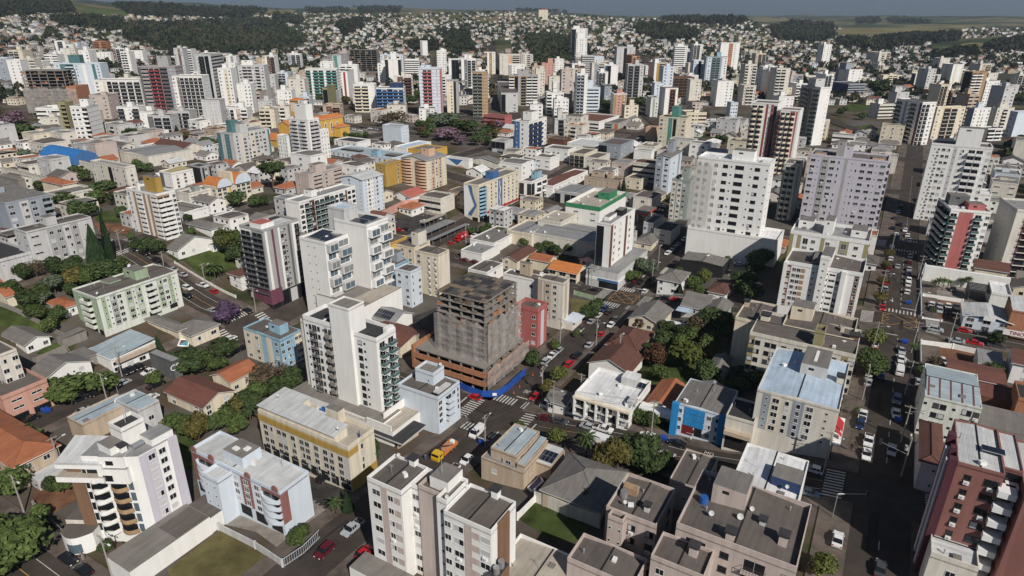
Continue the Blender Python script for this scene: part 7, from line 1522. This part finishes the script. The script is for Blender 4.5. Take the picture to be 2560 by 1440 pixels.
# phrase | heading A or B (or degrees) | x y type colour ...
CARS = """on the central street beside the building site|A|1337 993 h r;1350 977 u g;1383 949 s s;1423 911 u r;1443 890 u k;1473 863 s s;1396 877 h s;1381 890 p w;1365 904 u s
on the central street near the yellow box crossing|A|1503 836 h r;1527 813 h w;1540 798 u g;1522 781 s k;1496 788 s w;1478 804 s s;1510 773 u n;1612 728 h w;1630 712 s k;1642 700 h s;1580 713 s k;1592 702 h r;1608 687 p w
further up the central street past the netted tower|A|1637 660 u g;1680 663 s k;1668 633 h w;1678 626 s w;1684 620 h s;1695 610 s s;1710 598 h w;1600 705 u k
on the cross street right of the yellow box crossing|B|1660 745 u k;1685 748 h r;1733 751 h w;1783 755 s r;1815 757 s w;1643 767 h w;1705 772 s k
on the cross street left of the yellow box crossing|B|1483 724 s k;1187 655 h m;1162 650 s m
on the street below the azure building|B|1362 1046 s m;1400 1054 s g;1468 1067 h s;1507 1074 p w;1619 1094 u w;1692 1110 s k;1665 1139 s s;1187 994 h r;2033 1176 h w;2020 1233 s b
in the gravel yards of the lower centre|A|1663 1153 s w;810 1196 h k
on the central street below the crossing|A|1167 1151 h w;1128 1180 p w;913 1384 h r;882 1323 p s;813 1380 u m
in the lower half of the avenue|A|2172 934 h w;2169 957 s s;2200 942 u n;2249 913 h w;2241 1001 u b;2239 1036 s w;2155 1041 p w;2149 1063 h n;2170 1104 p w;2165 1138 s w;2228 1127 s s;2093 1351 s w;2199 1424 s g;2296 956 h s
along the avenue below the wide yellow box|A|2187 861 h w;2185 882 h r;2254 878 s s;2251 897 h w
in the row along the left kerb of the upper avenue|A|2206 771 h r;2206 759 h s;2208 748 s s;2210 733 u g;2212 724 h s;2213 714 h r;2216 701 u k;2220 681 s g;2222 672 h r;2226 647 h w
in the row along the right kerb of the upper avenue|A|2275 641 s s;2272 673 s s;2270 684 h n;2271 701 h w;2270 711 s w;2267 730 h w;2243 666 s s;2273 655 h m
far up the avenue beyond the last crossing|A|2240 586 h w;2268 588 h w;2273 601 s w;2230 592 s k;2243 593 s n;2250 560 s k;2238 545 h g;2262 575 s w;2232 570 s k;2245 530 s s;2252 515 h k
on the side street right of the avenue|B|2337 825 u s;2410 827 h r;2457 834 s k;2502 838 u k;2390 853 s s;2435 858 s r;2490 865 s g
in the parking yard right of the avenue|A|2328 761 h w;2348 764 h s;2369 767 h w;2391 768 s g;2330 773 s k;2348 776 s s;2369 778 s k;2391 779 s k;2360 903 s w;2382 723 s k
in the yard behind the brick fronted tower|B|2485 628 s w
in the forecourt below the white podium wall|B|1845 660 h w;1868 662 s s;1820 680 h k
along the left kerb of the street beside the mint block|B|340 623 s w;362 634 s k;391 651 u k;433 674 s s;457 687 s s;507 714 p w;534 729 h r
in the lane of the street beside the mint block|B|469 721 u w;469 740 u k;532 776 s s;619 777 s k
in the left street near the swimming pool|A|578 846 h w;552 858 s k;493 881 h w;448 900 s s;413 914 h w;377 930 p w;607 871 s k
on the forecourt of the white office|B|312 931 s k;328 924 s k;349 916 s k
at the lower left end of the left street|A|310 957 h s;390 964 p k;447 934 h w;462 926 u w;312 996 s w;380 994 h w;243 983 u k;198 999 u k;268 1013 s k;76 1049 s k;207 1030 s s
on the street at the bottom left corner|B|172 1401 s k;210 1429 s k
on the street by the ribbon painted hotel|A|1227 564 u w;1240 558 h w;1252 553 s w;1265 546 s k;1251 576 s s;1127 608 h r;1185 588 s w;1310 535 s w;1330 541 s k;1345 528 s w;1395 532 s w;1290 540 s s
in the walled yard near the peach tower|B|1060 525 h s;1075 523 s s;1085 527 h w;1000 575 h r;1015 573 s k;1095 545 s w;1080 552 s k;1060 553 s w;1120 490 s k;1130 488 s s;1140 486 s w
on the square beside the church|B|900 325 h w;912 323 s s;885 322 h w;925 320 s w;905 318 s k;940 322 s s
on the street past the cream tower on the left|B|340 415 s k;470 530 h w;495 527 s k;515 533 u w;545 523 h w;575 522 h w;160 362 h w;175 368 s w;130 355 s s;100 350 s k
in the filling station yard|B|1655 515 h w;1648 525 s s;1680 540 s k
along the street canyon downtown|A|1240 210 s w;1235 195 s k;1250 235 s w;1258 255 s s;1270 280 s w;1262 240 s k;1280 300 s w;1230 180 s w
on the sloping street left of the sea green tower|A|1600 355 s w;1608 362 s w;1615 370 s k;1595 345 s s;1622 345 s k
""".strip().split("\n")
HEAD = {'A': -AZ0, 'B': -AZ0-math.pi/2}
rnd = random.Random(4)
for ln in CARS:
    ph, hd, its = ln.split("|"); L = [i.split() for i in its.split(";")]; cnt = {}
    for q in L: cnt[(q[2], q[3])] = cnt.get((q[2], q[3]), 0)+1
    for x, y, t, c in L:
        x, y = int(x), int(y)
        a = HEAD[hd]+(math.pi if rnd.random() < .5 else 0)+rnd.uniform(-.03, .03); p = G(x, y+3, .14)
        if p.xy.length > 620: a = R(3)
        lab = PC[c][0]+" "+TNAME[t][0]+" "+ph; car(p, a, t, c, lab, PC[c][0]+" "+TNAME[t][0]+"s "+ph if cnt[(t, c)] > 1 else None)
# vans and trucks with a shape of their own
car(G(1193, 1086, .14), -AZ0+math.pi, 'v', 'w', "white delivery van turning across the zebra stripes below the central crossing", None); car(G(2248, 932, .14), -AZ0, 'v', 'w', "white minibus parked at the right kerb of the lower avenue", None); car(G(2228, 625, .14), -AZ0, 'v', 's', "silver box van at the left kerb of the upper avenue", None)
def truck(p, a, cab, box, label, name, open_bed=False):
    rt = thing(name, label, "truck", p, a); m = M(); pl = [(2.0, .5), (4.0, .5), (4.05, 1.3), (3.7, 2.4), (2.0, 2.4)]; prof(m, pl, 1.1, 1.1, cab); m.box(-.5, .5, -4, 2.0, .6, .9, FRD); m.build('cab', rt)
    g = M(); g.box(-.95, .95, 3.72, 3.95, 1.5, 2.2, CGL); g.box(-1.12, 1.12, 2.5, 3.4, 1.5, 2.1, CGL); g.build('cab_glass', rt)
    if open_bed:
        m = M(); m.box(-1.2, 1.2, -4, 1.8, .95, 1.1, box); m.box(-1.2, -1.1, -4, 1.8, 1.1, 1.7, box); m.box(1.1, 1.2, -4, 1.8, 1.1, 1.7, box); m.box(-1.1, 1.1, -4, -3.9, 1.1, 1.7, box); m.build('bed', rt)
        m = M(); m.box(-1, 1, -2.5, 1.2, 1.1, 1.9, plain('brick load', (.45, .2, .12), .9, noise=.3, nscale=2)); m.build('brick_load', rt); m = M(); m.box(-.5, .5, -3.7, -2.7, 1.1, 2.1, WHITE); m.build('white_sack', rt)
        m = M(); m.tube((0, 1.5, 1), (0, 1.5, 3.2), .16, .14, FRD, 6); m.tube((0, 1.5, 3.2), (-2.6, .2, 3.8), .13, .1, FRD, 6); m.build('crane_arm', rt)
    else: m = M(); m.box(-1.25, 1.25, -4.2, 1.8, .95, 3.3, box); m.build('cargo_box', rt)
    w_ = M(); w_.tube((-.16, 0, 0), (.16, 0, 0), .5, .5, TYRE, 12); w_.tube((-.17, 0, 0), (.17, 0, 0), .28, .28, HUB, 8); me = w_.mesh('wheel')
    for y in (3.0, -1.6, -2.8):
        for x in (-1.0, 1.0): link('wheel', me, rt, (x, y, .5))
    return rt
truck(G(1112, 1135, .14), -AZ0+math.pi, paint('y'), paint('o'), "yellow crane truck with an orange bed of bricks beside the tall white tower's porch", "crane_truck", True)
t = truck(G(1153, 600, .14), -AZ0+math.pi, paint('r'), paint('r'), "red box lorry parked on the street by the striped hotel", "box_truck"); lettering('truck_lettering', "FRETE" if False else "", .1, WHITE, (0, 0, 0), (0, 0, 0)) if False else None
for y in (-2.6, .2): part_box(t, 'white_panel', 1.25, 1.27, y, y+1.3, 1.9, 2.7, WHITE); part_box(t, 'white_panel', -1.27, -1.25, y, y+1.3, 1.9, 2.7, WHITE)
truck(G(1175, 587, .14), -AZ0+math.pi, paint('k'), paint('k'), "black box lorry parked behind the red one", "box_truck"); truck(G(1512, 1122, .14), -AZ0-math.pi/2, paint('w'), paint('w'), "white box lorry half hidden behind the palm tree", "box_truck")
def moto(p, a, label):
    rt = thing("motorcycle", label, "motorcycle", p, a); w_ = M(); w_.tube((-.06, 0, 0), (.06, 0, 0), .3, .3, TYRE, 12); me = w_.mesh('wheel')
    for y in (-.65, .65): link('wheel', me, rt, (0, y, .3))
    m = M(); m.box(-.14, .14, -.3, .3, .3, .75, FRD); m.box(-.12, .12, -.1, .4, .75, .95, paint('k')); m.tube((0, .45, .8), (0, .65, .3), .05, .05, FRA, 5); m.build('frame', rt)
    m = M(); m.box(-.13, .13, -.75, -.1, .75, .85, FRD); m.build('seat', rt); m = M(); m.tube((-.35, .4, 1.05), (.35, .4, 1.05), .03, .03, FRA, 5); m.build('handlebar', rt)
moto(G(1352, 917, .14), -AZ0+.6, "black motorcycle parked at the kerb by the building site"); moto(G(2080, 1408, .14), 1.2, "motorcycle crossing the lower avenue near the bottom edge"); moto(G(1347, 921, .14), -AZ0+.9, "second motorcycle leaning beside the one at the building site")
def skip_bin(p, a, label):
    rt = thing("waste_container", label, "container", p, a); rt.scale = (.85,)*3; mt = plain('container blue', (.015, .06, .3), .5); m = M(); m.prism([(-.9, -.6), (.9, -.6), (.9, .6), (-.9, .6)], .25, 1.25, mt); m.build('bin', rt)
    m = M(); m.v = [(-.95, -.65, 1.25), (.95, -.65, 1.25), (.95, .65, 1.25), (-.95, .65, 1.25), (-.9, 0, 1.6), (.9, 0, 1.6)]; m.f = [(0, 1, 5, 4), (2, 3, 4, 5), (1, 2, 5), (3, 0, 4)]; m.mats = [mt]; m.mi = [0]*4; m.build('lid', rt)
    for x in (-.7, .7): m = M(); m.tube((x, -.1, .12), (x, .1, .12), .12, .12, TYRE, 8); m.build('caster', rt)
for x, y, l in ((2244, 1054, "blue waste container on the lower avenue behind the white car"), (2270, 760, "blue waste container in the hatched bay before the wide yellow box"), (2261, 858, "blue waste container just past the wide yellow box"), (1660, 1100, "blue waste container below the azure building"), (1205, 1110, "blue waste container beside the street lamp at the central crossing"), (112, 1031, "blue waste container on the lower left street by the shop front"), (121, 1029, "second blue waste container by the terracotta shop front")): skip_bin(G(x, y, .14), -AZ0, l)
CONCP = plain('concrete pole', (.30, .28, .26), .85)
def pole(p, a, label, lamp=True, trafo=False, group=None):
    rt = thing("utility_pole", label, "pole", p, a, group); m = M(); m.tube((0, 0, -.5), (0, 0, 9.6), .19, .12, CONCP, 7); m.build('shaft', rt)
    m = M(); m.box(-1.1, 1.1, -.06, .06, 9.1, 9.25, CONCP); m.box(-.7, .7, -.05, .05, 7.6, 7.7, CONCP)
    for x in (-1, -.4, .4, 1): m.tube((x, 0, 9.25), (x, 0, 9.5), .05, .05, plain('insulator', (.3, .25, .2), .4), 5)
    m.build('crossarm', rt)
    if lamp: m = M(); m.tube((0, 0, 8), (2.3, .0, 8.7), .045, .045, FRA, 5); o = m.build('lamp_arm', rt); m = M(); m.box(2.1, 2.8, -.14, .14, 8.62, 8.78, WHITE); m.build('lamp_head', o)
    if trafo: m = M(); m.tube((0, .45, 6.4), (0, .45, 7.5), .36, .36, FRA, 10); m.build('transformer', rt)
    return rt
POLES = [(1490, 863, "by the silver sedan on the central street", 1), (1355, 990, "by the red hatchback at the central crossing", 1), (1382, 1042, "at the little white corner house"), (1213, 1120, "at the central crossing beside the blue container"), (1400, 862, "before the cream corner building", 1), (1547, 905, "in front of the faded gable house"), (1630, 703, "at the yellow box crossing on the right"), (1478, 718, "at the left end of the cross street"), (1645, 665, "further up the central street"), (1628, 1085, "in front of the orange tiled house"), (1450, 1010, "by the balcony building"),
  (305, 940, "by the white office"), (415, 690, "along the left street"), (305, 635, "near the two tall conifers"), (640, 780, "at the plum tower"), (515, 720, "opposite the mint block"), (155, 1180, "beside the terracotta roofed house"), (270, 1010, "among trees on the lower left street"), (280, 1440, "at the bottom left corner"), (60, 1280, "by the red earth garden"), (1105, 870, "behind the building site"),
  (2253, 1190, "at the lower avenue crossing", 1), (2252, 1105, "by the grey rounded wall"), (2262, 985, "along the right kerb of the lower avenue"), (2278, 880, "near the small palm on the avenue", 1), (2284, 790, "at the wide yellow box on the right"), (2294, 700, "beside the white wall"), (2305, 640, "along the upper avenue"), (2372, 855, "on the right side street"), (2155, 1000, "by the red awnings"), (2180, 880, "by the round light green tree"), (2200, 740, "along the left kerb of the upper avenue"), (2060, 1175, "at the corner of the white and grey block"), (2225, 640, "by the silver box van"), (1165, 610, "behind the red lorry"), (1240, 570, "before the ribbon painted hotel")]
pp = []
for it in POLES:
    p = G(it[0], it[1], .2); pole(p, -AZ0+(math.pi/2 if it[0] % 2 else 0), "concrete utility pole "+it[2]+(" with a transformer drum" if len(it) > 3 else ""), True, len(it) > 3); pp.append(p)
WIRE = plain('wire', (.02, .02, .02), .6)
def wires(idx, label):
    rt = thing("power_line", label, "power line", pp[idx[0]])
    for dz, dx in ((9.4, -.6), (9.4, .6), (7.6, 0)):
        m = M()
        for i, j in zip(idx, idx[1:]):
            a, b = pp[i]-pp[idx[0]], pp[j]-pp[idx[0]]; q = None
            for s_ in range(9):
                t = s_/8; c = a.lerp(b, t)+Vector((dx*BH.x, dx*BH.y, dz-1.2*4*t*(1-t)*.5))
                if q is not None: m.tube(q, c, .025, .025, WIRE, 3, False)
                q = c
        m.build("cable", rt)
wires([3, 1, 0, 6, 8], "overhead cables along the right kerb of the central street"); wires([3, 2, 9], "overhead cables along the street below the azure building"); wires([21, 22, 23, 24, 25, 26, 27], "overhead cables along the right kerb of the avenue"); wires([14, 15, 12, 13], "overhead cables along the street beside the mint block"); wires([29, 30, 31, 33], "overhead cables along the left kerb of the avenue"); wires([25, 28], "overhead cables over the right side street"); wires([4, 7], "overhead cable crossing the central street")
def signal(p, a, label):
    rt = thing("traffic_light", label, "traffic light", p, a); m = M(); m.tube((0, 0, 0), (0, 0, 5.6), .1, .08, METAL, 7); m.tube((0, 0, 5.5), (5.2, 0, 6.0), .07, .05, METAL, 6); m.build('mast', rt); m = M(); m.box(4.9, 5.4, -.2, .2, 5.3, 6.7, FRD); m.build('signal_head', rt)
signal(G(2081, 1292, .2), -AZ0+.4, "traffic light on a long grey arm at the lower left of the avenue crossing"); signal(G(2252, 1190, .2), -AZ0+2.9, "traffic light arm reaching left over the lower avenue"); signal(G(1597, 770, .2), -AZ0+2.2, "traffic light at the yellow box crossing"); signal(G(2290, 868, .2), -AZ0+2.8, "traffic light arm at the wide yellow box")
def cone(p, i):
    rt = thing("traffic_cone", "orange traffic cone on the central street by the building site", "cone", p, 0, "traffic cones by the building site"); m = M(); m.box(-.22, .22, -.22, .22, 0, .05, plain('cone orange', (.6, .12, .03), .6)); m.tube((0, 0, .05), (0, 0, .75), .17, .04, plain('cone orange', (.6, .12, .03), .6), 8); m.build('cone_body', rt)
for i, (x, y) in enumerate(((1284, 983), (1299, 968), (1314, 955), (1332, 938))): cone(G(x, y, .14), i)
# walls and fences
def fence(pts, h_, c, label, name="garden_wall", th=.2, rail=False):
    gp = [G(x, y) for x, y in pts]; rt = thing(name, label, "fence" if rail else "wall", gp[0])
    m = M(); mt = wall(c)
    for p, q in zip(gp, gp[1:]):
        n = max(1, int((q-p).length/3)); d = (q-p).normalized(); s_ = Vector((d.y, -d.x, 0)).normalized()*th/2
        for i in range(n):
            a, b = p.lerp(q, i/n), p.lerp(q, (i+1)/n); a = Vector((a.x, a.y, tz(a.x, a.y)))-gp[0]; b = Vector((b.x, b.y, tz(b.x, b.y)))-gp[0]; u = Vector((0, 0, h_)); dn = Vector((0, 0, -.5))
            if rail:
                m.tube(a+u, b+u, .05, .05, mt, 4); m.tube(a+Vector((0, 0, .3)), b+Vector((0, 0, .3)), .04, .04, mt, 4)
                for k in range(9): e = a.lerp(b, k/9); m.tube(e, e+u, .03, .03, mt, 4, False)
            else:
                for w1, w2 in ((s_, s_), (-s_, -s_)): m.face([a+w1+dn, b+w2+dn, b+w2+u, a+w1+u], mt)
                m.face([a+s_+u, b+s_+u, b-s_+u, a-s_+u], mt)
    m.build("panel" if not rail else "railing", rt)
    if not rail: 
        for p in gp: q = p-gp[0]; part_box(rt, 'pier', q.x-th, q.x+th, q.y-th, q.y+th, q.z-.5, q.z+h_+.15, mt)
fence([(1337, 1255), (1420, 1292), (1497, 1320)], 3.2, 'ow', "tall white panelled wall behind the lower central lawn"); fence([(1294, 1300), (1337, 1256)], 1.8, 'wh', "low white fence left of the lower central lawn"); fence([(438, 660), (530, 715), (590, 745)], 1.1, 'ow', "low pale wall along the green garden on the left street")
fence([(1350, 1017), (1400, 1033), (1440, 1042)], 1.0, 'wh', "low white wall round the small corner house"); fence([(1640, 742), (1700, 745), (1755, 747)], 1.6, 'wh', "white railing fence in front of the two storey corner house", "fence", rail=True); fence([(1435, 738), (1487, 752)], 2.0, 'mi', "pale green site fence round the vacant lot"); fence([(2308, 990), (2300, 930), (2299, 865)], 1.6, 'lg', "grey wall of the earth yard beside the avenue"); fence([(2300, 862), (2380, 872), (2440, 885)], 1.6, 'wh', "white wall of the earth yard along the side street"); fence([(2302, 790), (2300, 700), (2312, 665)], 1.2, 'lb', "pale blue low wall of the parking yard along the avenue"); fence([(2305, 798), (2352, 806)], .8, 'wh', "low white curb wall at the parking yard corner"); fence([(2306, 742), (2405, 757)], 1.3, 'wh', "low white wall between the two parking yards")
fence([(548, 1325), (640, 1372), (708, 1418)], 1.8, 'lg', "grey fence below the pale blue block"); fence([(708, 1420), (760, 1385), (800, 1345)], 2.0, 'lb', "pale blue railing fence beside the pale blue block", "fence", rail=True); fence([(0, 765), (60, 790), (170, 850)], 1.8, 'co', "weathered concrete garden wall at the left"); fence([(90, 915), (170, 880), (210, 935)], 2.6, 'co', "stone retaining wall between the left gardens"); fence([(85, 1262), (170, 1345), (210, 1400)], 1.0, 'co', "low grey wall of the red earth garden"); fence([(1820, 690), (1860, 700), (1880, 675)], 1.0, 'wh', "white railing of the forecourt below the podium", "fence", rail=True); fence([(1310, 600), (1338, 640)], 2, 'ow', "white yard wall at the left end of the grey hall"); fence([(890, 580), (1010, 520), (1100, 510)], 4, 'pk', "peeling pink wall along the gravel yard"); fence([(1540, 932), (1585, 885), (1600, 870)], .8, 'co', "low kerb wall in front of the brown roofed houses")
# pools
for nm, pts, lab in (("swimming_pool", [(1320, 1222), (1350, 1194), (1358, 1206), (1330, 1232)], "small deep blue garden pool beside the peach house"), ("swimming_pool", [(445, 866), (452, 850), (472, 852), (470, 868)], "turquoise pool on the terrace of the pool house")):
    gp = [G(x, y) for x, y in pts]; c = sum(gp, Vector())/4; rt = thing(nm, lab, "pool", c); m = M(); mt = plain('pool water deep', (.01, .03, .22), .08, spec=.6) if 'deep' in lab else plain('pool water', (.05, .30, .42), .08, spec=.6)
    m.prism([((p-c).x, (p-c).y) for p in gp], -.3, .32, mt); m.build("water", rt); m = M()
    for p, q in zip(gp, gp[1:]+gp[:1]): m.tube(p-c+Vector((0, 0, .3)), q-c+Vector((0, 0, .3)), .25, .25, WHITE, 6)
    m.build("rim", rt)
# people (a few, tiny): one skinned body each
SKIN = plain('skin', (.35, .2, .13), .6)
def person(p, a, top, legs, label):
    pts = [(0, 0, .92), (0, 0, 1.2), (0, .0, 1.42), (0, .02, 1.55), (0, .03, 1.68), (.09, 0, .88), (.1, .12, .48), (.1, .05, .06), (-.09, 0, .88), (-.1, -.1, .48), (-.1, -.2, .06), (.2, 0, 1.38), (.24, .06, 1.1), (.23, .18, .88), (-.2, 0, 1.38), (-.24, -.04, 1.1), (-.23, .05, .86), (.1, .2, .04), (-.1, -.05, .04)]
    ed = [(0, 1), (1, 2), (2, 3), (3, 4), (0, 5), (5, 6), (6, 7), (0, 8), (8, 9), (9, 10), (2, 11), (11, 12), (12, 13), (2, 14), (14, 15), (15, 16), (7, 17), (10, 18)]
    rad = [.14, .14, .14, .06, .11, .1, .07, .05, .1, .07, .05, .07, .05, .04, .07, .05, .04, .045, .045]
    me = bpy.data.meshes.new("person"); me.from_pydata(pts, ed, []); o = link("person", me, None, p, a); s_ = o.modifiers.new("skin", 'SKIN'); u = o.modifiers.new("smooth", 'SUBSURF'); u.levels = u.render_levels = 1
    for v, r_ in zip(me.skin_vertices[0].data, rad): v.radius = (r_, r_); v.use_root = False
    me.skin_vertices[0].data[0].use_root = True
    bpy.context.view_layer.update(); ev = o.evaluated_get(bpy.context.evaluated_depsgraph_get()); nm = bpy.data.meshes.new_from_object(ev); o.modifiers.clear(); o.data = nm
    for x in (wall(top), wall(legs), SKIN, plain('hair', (.02, .014, .01), .8)): nm.materials.append(x)
    for f in nm.polygons:
        z = f.center.z; f.material_index = 3 if z > 1.70 or (z > 1.6 and f.center.y < 0) else 2 if z > 1.47 or (abs(f.center.x) > .19 and z < 1.0) else 0 if z > .95 else 1
    tag(o, label, "person")
person(G(1726, 1106, .28), 1.0, 'wh', 'dg', "person in white standing on the pavement before the azure building"); person(G(1064, 1150, .16), .5, 'bl', 'bl', "worker in blue overalls beside the yellow crane truck"); person(G(1166, 1046, .28), 2.5, 'dg', 'gb', "pedestrian in dark clothes at the left end of the zebra crossing"); person(G(1455, 822, .28), .4, 'dg', 'bk', "person in dark clothes on the pavement left of the central street"); person(G(1434, 818, .28), 2.4, 'bk', 'dg', "person in black near the shop canopy of the cream corner building"); person(G(2225, 692, .16), 1.4, 'ow', 'gb', "pedestrian crossing the upper avenue between the parked cars")

# ---------------------------------------------------------------- the smoky air over the valley
m = M(); m.box(-9000, 9000, -300, 12500, -30, 420, None) if False else m.box(-9000, 9000, -300, 12500, -30, 420, WHITE)
hz = bpy.data.materials.new("haze"); hz.use_nodes = True; hn = hz.node_tree.nodes; hn.clear(); ho = hn.new("ShaderNodeOutputMaterial"); pv = hn.new("ShaderNodeVolumePrincipled")
pv.inputs['Color'].default_value = (.62, .74, .92, 1); pv.inputs['Density'].default_value = HAZE; pv.inputs['Anisotropy'].default_value = .2; hz.node_tree.links.new(pv.outputs[0], ho.inputs['Volume'])
o = m.build("haze"); o.data.materials.clear(); o.data.materials.append(hz); tag(o, "thin bluish smoky haze over the whole city", "haze", kind="stuff")
